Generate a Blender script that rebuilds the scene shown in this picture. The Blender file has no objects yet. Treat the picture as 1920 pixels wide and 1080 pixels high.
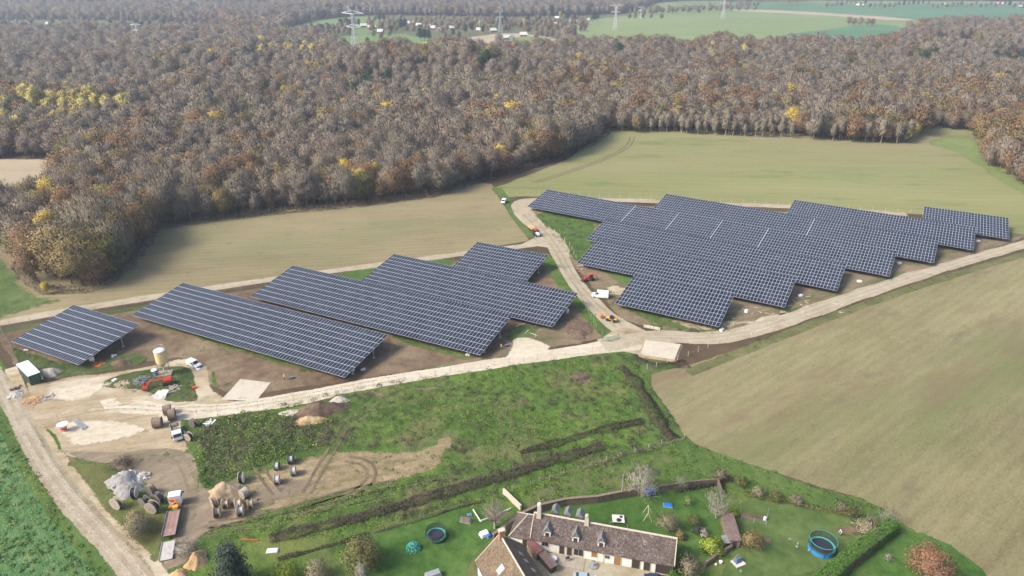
import bpy, bmesh, math, random
import numpy as np
from mathutils import Vector, Matrix
from mathutils.geometry import tessellate_polygon
random.seed(7); rng = np.random.default_rng(7)
R = math.radians
S = bpy.context.scene
C = S.collection
# ---------------------------------------------------------------- camera
CAM_H, FPX, PITCH = 105.0, 1300.0, R(24.85)
cam = bpy.data.cameras.new('camera'); co = bpy.data.objects.new('camera', cam); C.objects.link(co)
co.location = (0, 0, CAM_H); co.rotation_euler = (math.pi/2-PITCH, 0, 0)
cam.sensor_width = 36; cam.lens = FPX/1920*36; cam.clip_start = 1; cam.clip_end = 20000
S.camera = co
S.view_settings.view_transform = 'Standard'; S.view_settings.look = 'None'
S.view_settings.exposure = EXPOSURE = 0.71; S.view_settings.gamma = 1
S.cycles.max_bounces = 6; S.cycles.diffuse_bounces = 2; S.cycles.glossy_bounces = 2
S.cycles.transparent_max_bounces = 12; S.cycles.volume_bounces = 0; S.cycles.use_denoising = True

def sst(a, b, x):
    t = np.clip((x-a)/(b-a), 0, 1); return t*t*(3-2*t)
def TZ(x, y):
    """height of the land: level at the site, rolling under the woods beyond it"""
    x = np.asarray(x, float); y = np.asarray(y, float)
    m = sst(600, 760, y)+(1-sst(600, 760, y))*sst(-60, -140, x)*sst(440, 540, y)
    m = m*(1-sst(760, 890, y)*sst(-720, -580, x))
    m = m*(1-sst(1060, 1170, y)*(1-sst(1800, 2000, y)))
    u = 9*np.sin(y*.0185+.6*np.sin(x*.006)+x*.003+1.)+6*np.sin(x*.009-y*.008+2)+4*np.sin(y*.037-x*.013+.8*np.sin(x*.01))
    u = u+np.where(x < 100, 1, .4)*8*np.sin(y*.047+x*.008+1.2*np.sin(x*.0075+.6))
    return m*(u-2)
def G(px, py, z=0.0):
    """point of the ground seen at a pixel of the photograph (plane at height z)"""
    u = (px-960)/FPX; v = (540-py)/FPX
    d = np.array([u, math.cos(PITCH)+v*math.sin(PITCH), -math.sin(PITCH)+v*math.cos(PITCH)])
    t = (CAM_H-z)/-d[2]
    return Vector((d[0]*t, d[1]*t, z))
def GP(pts): return np.array([G(*p)[:2] for p in pts])
def inpoly(x, y, poly):
    n = len(poly); r = np.zeros(len(x), bool); j = n-1
    for i in range(n):
        xi, yi = poly[i]; xj, yj = poly[j]
        if yi != yj:
            c = ((yi > y) != (yj > y)) & (x < (xj-xi)*(y-yi)/(yj-yi)+xi); r ^= c
        j = i
    return r
def vnoise(x, y, s, seed=0):
    r = np.random.default_rng(seed); t = np.zeros(len(x)); a = 0
    for k in range(9):
        f = s*(1+.35*k); th = r.uniform(0, 6.28); ph = r.uniform(0, 6.28); w = 1/(1+.25*k)
        t += w*np.sin(f*(x*math.cos(th)+y*math.sin(th))+ph+1.3*np.sin(f*.6*(x*math.sin(th)-y*math.cos(th))+ph*2)); a += w*w/2
    return t/math.sqrt(a)
# ---------------------------------------------------------------- objects
def tag(o, label=None, cat=None, group=None, kind=None):
    if label: o['label'] = label
    if cat: o['category'] = cat
    if group: o['group'] = group
    if kind: o['kind'] = kind
    return o
def thing(name, label, cat, loc=(0, 0, 0), rz=0, group=None):
    o = bpy.data.objects.new(name, None); C.objects.link(o); o.empty_display_size = .5
    o.location = loc; o.rotation_euler = (0, 0, rz); return tag(o, label, cat, group)
def meshobj(name, V, F, mats, parent=None, mi=None, smooth=False):
    me = bpy.data.meshes.new(name)
    if isinstance(V, np.ndarray): V = V.reshape(-1, 3)
    if isinstance(F, np.ndarray):
        n, k = F.shape
        me.vertices.add(len(V)); me.vertices.foreach_set('co', np.asarray(V, np.float32).ravel())
        me.loops.add(n*k); me.loops.foreach_set('vertex_index', F.astype(np.int32).ravel())
        me.polygons.add(n); me.polygons.foreach_set('loop_start', np.arange(0, n*k, k, dtype=np.int32))
        me.polygons.foreach_set('loop_total', np.full(n, k, np.int32)); me.update(calc_edges=True)
    else:
        me.from_pydata([tuple(v) for v in V], [], F)
    for m in (mats if isinstance(mats, (list, tuple)) else [mats]): me.materials.append(m)
    if mi is not None: me.polygons.foreach_set('material_index', np.asarray(mi, np.int32))
    if smooth: me.polygons.foreach_set('use_smooth', np.ones(len(me.polygons), bool))
    o = bpy.data.objects.new(name, me); C.objects.link(o)
    if parent: o.parent = parent
    return o
class MB:
    """collects solid pieces; build() links them as one mesh object"""
    def __init__(s): s.V = []; s.F = []; s.M = []; s.m = 0
    def add(s, vs, fs):
        n = len(s.V); s.V += [tuple(v) for v in vs]; s.F += [tuple(i+n for i in f) for f in fs]; s.M += [s.m]*len(fs); return s
    def box(s, c, d, rz=0, ry=0, rx=0, top=(1, 1), sh=(0, 0)):
        m = Matrix.Rotation(rz, 3, 'Z') @ Matrix.Rotation(ry, 3, 'Y') @ Matrix.Rotation(rx, 3, 'X')
        vs = []
        for k in (-1, 1):
            tx, ty = top if k > 0 else (1, 1); ox, oy = sh if k > 0 else (0, 0)
            for i, j in ((-1, -1), (1, -1), (1, 1), (-1, 1)):
                vs.append(Vector(c)+m @ Vector((i*d[0]/2*tx+ox, j*d[1]/2*ty+oy, k*d[2]/2)))
        return s.add(vs, [(3, 2, 1, 0), (4, 5, 6, 7), (0, 1, 5, 4), (1, 2, 6, 5), (2, 3, 7, 6), (3, 0, 4, 7)])
    def bar(s, a, b, r, r2=None, n=6, cap=True):
        a = Vector(a); b = Vector(b); r2 = r if r2 is None else r2
        d = (b-a).normalized(); u = d.orthogonal().normalized(); w = d.cross(u); vs = []
        for p, q in ((a, r), (b, r2)):
            for i in range(n):
                t = 6.28318*i/n+.4; vs.append(p+u*math.cos(t)*q+w*math.sin(t)*q)
        fs = [(i, (i+1) % n, n+(i+1) % n, n+i) for i in range(n)]
        if cap: fs += [tuple(reversed(range(n))), tuple(range(n, 2*n))]
        return s.add(vs, fs)
    def lathe(s, prof, n=16, c=(0, 0, 0), axis='Z'):
        vs = []
        for r, z in prof:
            for i in range(n):
                t = 6.28318*i/n; p = (r*math.cos(t), r*math.sin(t), z)
                if axis == 'X': p = (p[2], p[0], p[1])
                if axis == 'Y': p = (p[0], p[2], p[1])
                vs.append((p[0]+c[0], p[1]+c[1], p[2]+c[2]))
        fs = []
        for k in range(len(prof)-1):
            for i in range(n): fs.append((k*n+i, k*n+(i+1) % n, (k+1)*n+(i+1) % n, (k+1)*n+i))
        fs += [tuple(reversed(range(n))), tuple(range((len(prof)-1)*n, len(prof)*n))]
        return s.add(vs, fs)
    def prism(s, prof, y0, y1, ins=0):
        """side profile in x,z extruded across y"""
        n = len(prof); vs = [(x, y0, z) for x, z in prof]+[(x, y1, z) for x, z in prof]
        return s.add(vs, [tuple(range(n)), tuple(reversed(range(n, 2*n)))]+[(i, n+i, n+(i+1) % n, (i+1) % n) for i in range(n)])
    def quad(s, a, b, c, d): return s.add([a, b, c, d], [(0, 1, 2, 3)])
    def build(s, name, mats, parent=None, bevel=0, smooth=False):
        o = meshobj(name, s.V, s.F, mats, parent, s.M)
        bm = bmesh.new(); bm.from_mesh(o.data); bmesh.ops.recalc_face_normals(bm, faces=bm.faces)
        if bevel: bmesh.ops.bevel(bm, geom=bm.edges[:], offset=bevel, segments=1, affect='EDGES', clamp_overlap=True)
        if smooth:
            for f in bm.faces: f.smooth = True
        bm.to_mesh(o.data); bm.free(); return o
def dup(root, loc, rz, label=None, group=None, scale=None):
    r = root.copy(); C.objects.link(r); r.location = loc; r.rotation_euler = (0, 0, rz)
    if scale is not None: r.scale = scale if hasattr(scale, '__len__') else (scale,)*3
    if label: r['label'] = label
    if group: r['group'] = group
    for ch in root.children:
        c = ch.copy(); C.objects.link(c); c.parent = r
        for g in ch.children:
            d = g.copy(); C.objects.link(d); d.parent = c
    return r
# ---------------------------------------------------------------- materials
def newmat(name):
    m = bpy.data.materials.new(name); m.use_nodes = True; nt = m.node_tree
    for n in list(nt.nodes): nt.nodes.remove(n)
    out = nt.nodes.new('ShaderNodeOutputMaterial'); b = nt.nodes.new('ShaderNodeBsdfPrincipled')
    nt.links.new(b.outputs[0], out.inputs[0]); return m, nt, b, out
def nd(nt, t, **k):
    n = nt.nodes.new(t)
    for a, v in k.items(): setattr(n, a, v)
    return n
def noise(nt, vec, scale, detail=4, rough=.6):
    n = nd(nt, 'ShaderNodeTexNoise'); n.inputs['Scale'].default_value = scale
    n.inputs['Detail'].default_value = detail; n.inputs['Roughness'].default_value = rough
    nt.links.new(vec, n.inputs['Vector']); return n.outputs['Fac']
def math_(nt, op, a, b=None, c=None):
    n = nd(nt, 'ShaderNodeMath', operation=op)
    for i, v in enumerate((a, b, c)):
        if v is None: continue
        if hasattr(v, 'node'): nt.links.new(v, n.inputs[i])
        else: n.inputs[i].default_value = v
    return n.outputs[0]
def ramp(nt, fac, cols):
    r = nd(nt, 'ShaderNodeValToRGB'); e = r.color_ramp.elements
    while len(e) < len(cols): e.new(.5)
    for k, (p, c) in enumerate(cols): e[k].position = p; e[k].color = (*c, 1)
    nt.links.new(fac, r.inputs[0]); return r.outputs[0]
def coords(nt, rot=0, sc=(1, 1, 1)):
    t = nd(nt, 'ShaderNodeTexCoord'); m = nd(nt, 'ShaderNodeMapping')
    g = nd(nt, 'ShaderNodeNewGeometry')
    m.vector_type = 'TEXTURE'; m.inputs['Rotation'].default_value = (0, 0, rot); m.inputs['Scale'].default_value = sc
    nt.links.new(g.outputs['Position'], m.inputs['Vector']); return m.outputs[0]
def P(name, col, rough=.7, metal=0, var=.12, vs=1.5, spec=.5, coat=0):
    """painted / plain material with slight mottling from dirt"""
    m, nt, b, out = newmat(name)
    t = nd(nt, 'ShaderNodeTexCoord')
    f = noise(nt, t.outputs['Object'], vs, 5)
    c = ramp(nt, f, [(.3, tuple(x*(1-var) for x in col)), (.7, tuple(min(1, x*(1+var)) for x in col))])
    nt.links.new(c, b.inputs['Base Color']); b.inputs['Roughness'].default_value = rough
    b.inputs['Metallic'].default_value = metal; b.inputs['Specular IOR Level'].default_value = spec
    if coat: b.inputs['Coat Weight'].default_value = coat
    return m
def gmat(name, cols, big=.03, mid=.3, fine=2.5, w=(.45, .3, .25), rot=0, st=1.0, bump=.3, bd=.3, edge=True, rough=.95, sheer=None, rows=None, tint2=None, speck=None):
    """ground: three scales of noise through a colour ramp; ragged, see-through rim where 'edge' falls to 0.
    cols are spread over the noise; st stretches the pattern along direction rot"""
    m, nt, b, out = newmat(name)
    v = coords(nt, rot, (st, 1, 1))
    n1 = noise(nt, v, big, 3); n2 = noise(nt, v, mid, 4); n3 = noise(nt, v, fine, 5, .7)
    f = math_(nt, 'ADD', math_(nt, 'MULTIPLY', n1, w[0]), math_(nt, 'ADD', math_(nt, 'MULTIPLY', n2, w[1]), math_(nt, 'MULTIPLY', n3, w[2])))
    if rows:
        rr, period, amt = rows
        mp = coords(nt, rr, (1, 1, 1)); wv = nd(nt, 'ShaderNodeTexWave'); wv.inputs['Scale'].default_value = .314/period
        wv.inputs['Distortion'].default_value = 1.5; wv.inputs['Detail'].default_value = 2; wv.inputs['Detail Scale'].default_value = .2
        nt.links.new(mp, wv.inputs['Vector'])
        f = math_(nt, 'ADD', f, math_(nt, 'MULTIPLY', math_(nt, 'SUBTRACT', wv.outputs['Fac'], .5), amt))
    k = len(cols); pos = [(.36+.28*i/(k-1)) for i in range(k)]
    c = ramp(nt, f, list(zip(pos, cols)))
    if tint2:
        col2, sc2, lo, hi = tint2
        n4 = noise(nt, v, sc2, 4, .6); mr = nd(nt, 'ShaderNodeMapRange'); mr.inputs[1].default_value = lo; mr.inputs[2].default_value = hi
        nt.links.new(n4, mr.inputs[0]); mx = nd(nt, 'ShaderNodeMix', data_type='RGBA')
        nt.links.new(mr.outputs[0], mx.inputs[0]); nt.links.new(c, mx.inputs[6]); mx.inputs[7].default_value = (*col2, 1); c = mx.outputs[2]
    for q4 in ([speck] if isinstance(speck, tuple) else (speck or [])):
        col2, sc2, lo, hi = q4
        n4 = noise(nt, v, sc2, 5, .75); mr = nd(nt, 'ShaderNodeMapRange'); mr.inputs[1].default_value = lo; mr.inputs[2].default_value = hi
        nt.links.new(n4, mr.inputs[0]); mx = nd(nt, 'ShaderNodeMix', data_type='RGBA')
        nt.links.new(mr.outputs[0], mx.inputs[0]); nt.links.new(c, mx.inputs[6]); mx.inputs[7].default_value = (*col2, 1); c = mx.outputs[2]
    nt.links.new(c, b.inputs['Base Color']); b.inputs['Roughness'].default_value = rough
    b.inputs['Specular IOR Level'].default_value = .15
    if bump:
        bp = nd(nt, 'ShaderNodeBump'); bp.inputs['Strength'].default_value = bump; bp.inputs['Distance'].default_value = bd
        nt.links.new(math_(nt, 'ADD', n3, math_(nt, 'MULTIPLY', n2, 1.5)), bp.inputs['Height']); nt.links.new(bp.outputs[0], b.inputs['Normal'])
    if edge:
        a = nd(nt, 'ShaderNodeAttribute', attribute_name='edge')
        e = math_(nt, 'ADD', a.outputs['Fac'], math_(nt, 'MULTIPLY', math_(nt, 'SUBTRACT', noise(nt, coords(nt), .45, 5, .75), .5), 1.1))
        e = math_(nt, 'ADD', e, math_(nt, 'MULTIPLY', math_(nt, 'SUBTRACT', noise(nt, coords(nt), 2.6, 5, .85), .5), 1.3))
        mr = nd(nt, 'ShaderNodeMapRange'); mr.inputs[1].default_value = .44; mr.inputs[2].default_value = .48
        nt.links.new(e, mr.inputs[0]); al = mr.outputs[0]
        if sheer is not None:      # broken up into specks, not see-through
            m2 = nd(nt, 'ShaderNodeMapRange'); m2.inputs[1].default_value = .5+(.5-sheer)*.42; m2.inputs[2].default_value = .53+(.5-sheer)*.42
            nt.links.new(noise(nt, coords(nt), 3.5, 4, .8), m2.inputs[0]); al = math_(nt, 'MULTIPLY', al, m2.outputs[0])
        nt.links.new(al, b.inputs['Alpha'])
    return m
# ---------------------------------------------------------------- ground sheets
def densify(P2, step, jit, seed=0, closed=True):
    out = []; n = len(P2); P2 = np.asarray(P2, float)
    for i in range(n if closed else n-1):
        a = P2[i]; b = P2[(i+1) % n]; k = max(1, int(np.linalg.norm(b-a)/step))
        for j in range(k): out.append(a+(b-a)*j/k)
    if not closed: out.append(P2[-1])
    out = np.array(out)
    if jit:
        out[:, 0] += jit*vnoise(out[:, 0], out[:, 1], 1.1/step/2.5, seed); out[:, 1] += jit*vnoise(out[:, 0], out[:, 1], 1.1/step/2.5, seed+1)
    return out
def smooth_closed(P2, it=2):
    P2 = np.asarray(P2, float)
    for _ in range(it):
        Q = np.roll(P2, -1, 0); P2 = np.stack([P2*.75+Q*.25, P2*.25+Q*.75], 1).reshape(-1, 2)
    return P2
def smooth_open(P2, it=2):
    P2 = np.asarray(P2, float)
    for _ in range(it):
        A = P2[:-1]; B = P2[1:]; M = np.stack([A*.75+B*.25, A*.25+B*.75], 1).reshape(-1, 2)
        P2 = np.vstack([P2[:1], M[1:-1], P2[-1:]])
    return P2
def patch(name, px, z, mat, feather=1.5, step=4, jit=.4, sm=1, world=False, label=None, cat=None, kind='structure', seed=1, edgemax=1.0):
    W = np.asarray(px, float) if world else GP(px)
    if sm: W = smooth_closed(W, sm)
    W = densify(W, step, jit, seed)
    ar = 0.5*np.sum(W[:, 0]*np.roll(W[:, 1], -1)-W[:, 1]*np.roll(W[:, 0], -1))
    if ar < 0: W = W[::-1]
    T = np.roll(W, -1, 0)-np.roll(W, 1, 0); T /= np.maximum(np.linalg.norm(T, axis=1, keepdims=True), 1e-6)
    N = np.stack([-T[:, 1], T[:, 0]], 1); I = W+N*feather; n = len(W)
    for _ in range(6):          # pull back inset points that would cross the far side of a narrow tip
        Dm = np.hypot(I[:, None, 0]-W[None, :, 0], I[:, None, 1]-W[None, :, 1]).min(1) if n < 1500 else np.full(n, 9e9)
        bad = Dm < feather*.72
        if not bad.any(): break
        I[bad] = W[bad]+(I[bad]-W[bad])*.6
        feather_ = .6
    V = [(x, y, z-.006-.003*(i % 3)*.5) for i, (x, y) in enumerate(W)]+[(x, y, z) for x, y in I]
    tri = tessellate_polygon([[Vector((x, y, 0)) for x, y in I]])
    F = [(i, (i+1) % n, n+(i+1) % n, n+i) for i in range(n)]+[tuple(n+k for k in t) for t in tri]
    o = meshobj(name, V, F, mat)
    bm = bmesh.new(); bm.from_mesh(o.data)
    for f in bm.faces:
        f.normal_update()
        if f.normal.z < 0: f.normal_flip()
    bm.to_mesh(o.data); bm.free()
    a = o.data.attributes.new('edge', 'FLOAT', 'POINT'); a.data.foreach_set('value', [0.0]*n+[edgemax]*n)
    tag(o, label, cat, kind=kind); o['world_poly'] = 0; del o['world_poly']
    return o
def ribbon(name, px, width, z, mat, feather=.8, sm=2, step=4, world=False, kind='structure', label=None, cat=None, parent=None, offset=0, wj=.15):
    W = np.asarray(px, float) if world else GP(px)
    W = densify(smooth_open(W, sm), step, 0, closed=False)
    T = np.gradient(W, axis=0); T /= np.linalg.norm(T, axis=1, keepdims=True); N = np.stack([-T[:, 1], T[:, 0]], 1)
    if np.ndim(width): wd = np.interp(np.linspace(0, 1, len(W)), np.linspace(0, 1, len(width)), width)
    else: wd = np.full(len(W), float(width))
    wd = wd*(1+wj*vnoise(W[:, 0], W[:, 1], .25, 3)*.4); W = W+N*offset
    V = []; E = []
    for k, e in ((-.5, 0), (-.5, 1), (.5, 1), (.5, 0)):
        off = (k*wd)+(0 if e else math.copysign(feather, k))
        for p, q in zip(W, N*off[:, None]): V.append((p[0]+q[0], p[1]+q[1], z))
        E += [float(e)]*len(W)
    n = len(W); F = [(k*n+i, (k+1)*n+i, (k+1)*n+i+1, k*n+i+1) for k in range(3) for i in range(n-1)]
    o = meshobj(name, V, F, mat, parent); a = o.data.attributes.new('edge', 'FLOAT', 'POINT'); a.data.foreach_set('value', E)
    bm = bmesh.new(); bm.from_mesh(o.data)
    for f in bm.faces:
        f.normal_update()
        if f.normal.z < 0: f.normal_flip()
    bm.to_mesh(o.data); bm.free()
    if not parent: tag(o, label, cat, kind=kind)
    return o
# ---------------------------------------------------------------- light and air
SUN_AZ, SUN_EL = R(200), R(42)          # direction towards the sun, from +X counter-clockwise
w = bpy.data.worlds.new('World'); S.world = w; w.use_nodes = True; nt = w.node_tree
sky = nt.nodes.new('ShaderNodeTexSky'); sky.sky_type = 'NISHITA'; sky.sun_disc = False
sky.sun_elevation = SUN_EL; sky.sun_rotation = math.pi/2-SUN_AZ; sky.dust_density = 4; sky.air_density = 1.0; sky.ozone_density = 1
nt.links.new(sky.outputs[0], nt.nodes['Background'].inputs[0]); nt.nodes['Background'].inputs[1].default_value = .15
sl = bpy.data.lights.new('sun', 'SUN'); sl.energy = 2.6; sl.angle = R(18); sl.color = (1, .94, .83)
so = bpy.data.objects.new('sun', sl); C.objects.link(so)
sd = Vector((math.cos(SUN_AZ)*math.cos(SUN_EL), math.sin(SUN_AZ)*math.cos(SUN_EL), math.sin(SUN_EL)))
so.rotation_euler = sd.to_track_quat('Z', 'Y').to_euler(); so.location = sd*300+Vector((0, 200, 0))
m = bpy.data.materials.new('haze_air'); m.use_nodes = True; nt = m.node_tree
for n in list(nt.nodes): nt.nodes.remove(n)
o_ = nt.nodes.new('ShaderNodeOutputMaterial'); pv = nt.nodes.new('ShaderNodeVolumePrincipled')
pv.inputs['Color'].default_value = (.74, .84, 1, 1); pv.inputs['Density'].default_value = HAZE = .00018; pv.inputs['Anisotropy'].default_value = .2
nt.links.new(pv.outputs[0], o_.inputs['Volume'])
hz = MB().box((0, 2200, 58), (9600, 6400, 166)).build('haze', m); tag(hz, 'thin pale haze over the whole landscape', 'haze', kind='stuff')
# ================================================================ LAND
tan1, tan2, tan3 = (.20, .165, .085), (.27, .225, .125), (.34, .29, .17)
M = {}
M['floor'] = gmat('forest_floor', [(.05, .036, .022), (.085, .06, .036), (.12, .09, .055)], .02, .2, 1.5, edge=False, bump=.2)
M['stubble'] = gmat('stubble_field', [(.17, .138, .076), (.23, .195, .108), (.285, .245, .145)], .012, .15, 2.2, w=(.5, .2, .3), rot=R(8), st=2.6, bump=.25, bd=.15, rows=(R(98), 3.4, .045), tint2=((.15, .165, .075), .013, .50, .72), speck=[((.115, .085, .055), .35, .58, .72), ((.20, .135, .09), .02, .56, .7)])
M['sown'] = gmat('sown_field', [(.15, .16, .064), (.205, .212, .088), (.26, .25, .12)], .008, .08, 1.6, w=(.6, .2, .2), rot=R(-4), st=4, bump=.15, bd=.1, rows=(R(86), 7, .04), tint2=((.255, .215, .125), .006, .46, .68), speck=[((.15, .13, .07), .25, .58, .75), ((.11, .15, .055), .03, .55, .7)])
M['stubble_near'] = gmat('stubble_field_near', [(.122, .108, .054), (.180, .162, .081), (.235, .212, .113), (.29, .262, .15)], .012, .16, 2.4, w=(.42, .28, .30), rot=R(38), st=3.2, bump=.35, bd=.12, rows=(R(128), 3.0, .03), tint2=((.125, .15, .055), .016, .48, .68), speck=[((.105, .085, .05), .9, .56, .82), ((.30, .265, .17), 1.6, .56, .85), ((.17, .125, .075), .03, .52, .72), ((.12, .10, .06), .08, .55, .75)])
M['beet'] = gmat('beet_leaves', [(.03, .10, .03), (.06, .15, .05), (.12, .20, .08), (.26, .22, .12)], .05, .5, 3.0, w=(.3, .35, .35), rot=R(-50), st=2.5, bump=.8, bd=.4)
M['grass'] = gmat('rough_grass', [(.06, .065, .028), (.065, .115, .025), (.10, .175, .032), (.18, .235, .052)], .04, .35, 2.6, w=(.35, .35, .3), bump=.8, bd=.5, tint2=((.15, .125, .08), .07, .50, .68), speck=[((.16, .20, .045), .035, .52, .68)])
M['grass_plain'] = gmat('verge_grass', [(.045, .075, .022), (.075, .13, .03), (.13, .18, .055)], .06, .35, 3.0, bump=.6, bd=.3)
M['grass_far'] = gmat('far_verge', [(.12, .15, .055), (.16, .20, .07), (.20, .235, .09)], .03, .2, 1, bump=0)
M['lawn'] = gmat('lawn_grass', [(.028, .062, .014), (.045, .10, .020), (.075, .14, .032), (.115, .17, .052)], .07, .5, 3.5, w=(.35, .35, .3), bump=.4, bd=.12)
M['lawn_dull'] = gmat('dull_lawn', [(.042, .072, .022), (.068, .108, .030), (.10, .145, .045), (.15, .175, .075)], .09, .5, 4.5, bump=.4, bd=.12)
M['weeds'] = gmat('weed_cover', [(.035, .06, .02), (.065, .10, .03), (.11, .135, .05), (.17, .16, .085)], .08, .5, 2.5, bump=1, bd=.6)
M['soil'] = gmat('brown_soil', [(.085, .056, .036), (.14, .096, .062), (.20, .145, .095), (.27, .21, .14)], .05, .4, 2.5, w=(.4, .3, .3), bump=.7, bd=.35, tint2=((.26, .20, .13), .045, .53, .68), speck=[((.05, .075, .022), .09, .56, .68), ((.06, .042, .03), .8, .56, .7)])
M['soil_rough'] = gmat('churned_soil', [(.12, .088, .055), (.19, .148, .095), (.28, .225, .15)], .08, .5, 2.2, w=(.3, .35, .35), rot=R(25), st=2.5, bump=.8, bd=.3, tint2=((.075, .10, .03), .07, .50, .66), speck=[((.36, .30, .20), .5, .6, .74)])
M['sand'] = gmat('pale_track', [(.27, .225, .155), (.36, .31, .225), (.44, .39, .295)], .08, .5, 3, w=(.35, .35, .3), bump=.4, bd=.15, speck=[((.24, .185, .12), .25, .54, .68)])
M['dirt'] = gmat('tan_dirt', [(.20, .15, .09), (.31, .245, .155), (.38, .315, .215), (.46, .40, .29)], .07, .4, 2.2, w=(.3, .35, .35), rot=R(12), st=2.5, bump=.5, bd=.2, tint2=((.50, .44, .34), .09, .52, .66), speck=[((.18, .14, .09), .35, .56, .70)])
M['dry'] = gmat('dry_grass_ground', [(.10, .115, .04), (.19, .155, .085), (.28, .22, .13), (.38, .31, .20)], .10, .6, 2.5, w=(.35, .4, .25), rot=R(15), st=2, bump=.7, bd=.3)
M['mud'] = gmat('grey_mud', [(.15, .118, .082), (.215, .172, .122), (.31, .255, .18)], .08, .5, 2.5, w=(.35, .35, .3), rot=R(40), st=1.8, bump=.5, bd=.25)
M['chalk'] = gmat('chalky_gravel', [(.38, .325, .23), (.50, .44, .34), (.62, .57, .48)], .12, .9, 4, w=(.3, .4, .3), rot=R(5), st=2, bump=.4, bd=.12)
M['pad'] = gmat('gravel_pad_white', [(.42, .37, .29), (.49, .44, .36), (.55, .50, .42)], .15, 1, 5, bump=.3, bd=.06, speck=[((.36, .30, .22), .35, .55, .7)])
M['pad_solid'] = gmat('raised_gravel', [(.42, .365, .285), (.49, .435, .35), (.55, .495, .41)], .15, 1, 5, bump=.3, bd=.06, edge=False, speck=[((.36, .30, .21), .35, .55, .7)]); M['bank_solid'] = gmat('sandy_bank', [(.22, .17, .10), (.32, .25, .16), (.42, .34, .23)], .3, 1, 4, bump=.6, bd=.2, edge=False)
M['rut'] = gmat('wheel_rut', [(.10, .08, .05), (.15, .115, .075), (.2, .16, .11)], .2, .8, 3, bump=.3, bd=.1, sheer=.75)
M['rut_light'] = gmat('faint_wheel_rut', [(.17, .15, .075), (.21, .19, .1), (.25, .22, .12)], .2, .8, 3, bump=.2, bd=.1, sheer=.42)
M['grass_dry'] = gmat('dry_verge', [(.07, .075, .035), (.12, .125, .05), (.19, .175, .09)], .08, .5, 3, bump=.5, bd=.25)
M['grass_dry2'] = gmat('dry_grass_mix', [(.10, .085, .045), (.12, .12, .045), (.13, .155, .045), (.22, .19, .11)], .10, .6, 3, bump=.8, bd=.35, speck=[((.06, .10, .025), .12, .52, .66)])
M['rut_pale'] = gmat('pale_wheel_rut', [(.36, .31, .23), (.44, .39, .30), (.5, .45, .36)], .2, .8, 3, bump=.2, bd=.1, sheer=.6)
M['asphalt'] = gmat('worn_lane', [(.25, .205, .145), (.32, .27, .195), (.40, .345, .26)], .1, .6, 4, bump=.3, bd=.08, speck=[((.22, .165, .105), .22, .52, .68)])
M['field_green'] = gmat('winter_crop', [(.11, .17, .06), (.14, .205, .075), (.17, .235, .095)], .004, .03, .4, bump=0, rot=R(10), st=4)
M['field_teal'] = gmat('blue_green_crop', [(.07, .155, .08), (.09, .185, .095), (.12, .215, .115)], .004, .03, .4, bump=0, rot=R(-8), st=5)
M['field_light'] = gmat('light_crop', [(.14, .19, .075), (.18, .235, .095), (.23, .27, .12)], .005, .03, .4, bump=0, rot=R(5), st=4)
M['field_bare'] = gmat('bare_field', [(.30, .24, .16), (.37, .30, .21), (.43, .36, .26)], .006, .03, .4, bump=0, st=4)
M['village_ground'] = gmat('village_grass', [(.085, .085, .05), (.11, .12, .06), (.13, .15, .065)], .01, .05, .4, bump=0)
M['gravel_court'] = gmat('courtyard_gravel', [(.25, .21, .14), (.34, .30, .215), (.43, .39, .30)], .15, .8, 5, bump=.3, bd=.1, tint2=((.13, .17, .06), .25, .55, .75))

# wheel ruts
def ruts(pts, gauge=1.9, mat='rut', w_=.4, z=.09, name='wheel_track'):
    for k in (-1, 1): ribbon(name, pts, w_, z, M[mat], .25, step=2, offset=k*gauge/2)
# the ground: one sheet to beyond the last wood
xs = np.concatenate([np.arange(-4700, -900, 60), np.arange(-900, 900, 20), np.arange(900, 4701, 60)]).astype(float)
ys = np.concatenate([np.arange(-900, 420, 40), np.arange(420, 1300, 15), np.arange(1300, 5200, 60)]).astype(float)
X, Y = np.meshgrid(xs, ys); Z = TZ(X, Y)-.15*0
V = np.stack([X, Y, Z], -1).reshape(-1, 3); nx = len(xs); ny = len(ys)
ii = (np.arange(ny-1)[:, None]*nx+np.arange(nx-1)[None]).ravel()
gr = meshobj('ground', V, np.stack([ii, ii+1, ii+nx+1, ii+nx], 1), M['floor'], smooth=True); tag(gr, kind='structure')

# --- fields (pixels of the photo, projected to the land)
patch('stubble_field', [(-260, 700), (-320, 400), (-60, 400), (60, 430), (250, 400), (480, 370), (700, 345), (850, 335), (925, 345), (960, 400), (995, 452), (860, 476), (640, 505), (400, 540), (180, 574), (60, 594), (0, 606), (-120, 640)], .03, M['stubble'], 1.8, sm=0)
patch('green_field_strip', [(-60, 640), (-200, 430), (-20, 440), (50, 500), (75, 545), (150, 560), (60, 590), (0, 604)], .05, M['lawn_dull'], 6, sm=1, edgemax=.62)
patch('sown_field', [(925, 352), (1060, 300), (1100, 270), (1140, 240), (1480, 240), (1740, 230), (1850, 225), (1990, 300), (2150, 390), (2150, 470), (1890, 436), (1730, 404), (1480, 388), (1200, 375), (985, 369), (950, 372)], .03, M['sown'], 1.5, sm=0)
patch('grass_strip', [(1722, 268), (1760, 255), (1830, 250), (1860, 300), (1920, 345), (2000, 370), (1960, 390), (1880, 350), (1830, 312), (1790, 285)], .05, M['grass_far'], 5, sm=2, edgemax=.72)
patch('harvested_field', [(1203, 707), (1260, 690), (1420, 640), (1600, 572), (1760, 522), (1920, 474), (2200, 400), (2500, 700), (2500, 1500), (2050, 1210), (1790, 1060), (1720, 1010), (1690, 985), (1640, 948), (1540, 915), (1440, 884), (1340, 852), (1285, 830), (1250, 780)], .03, M['stubble_near'], 1.6, sm=1)
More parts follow.
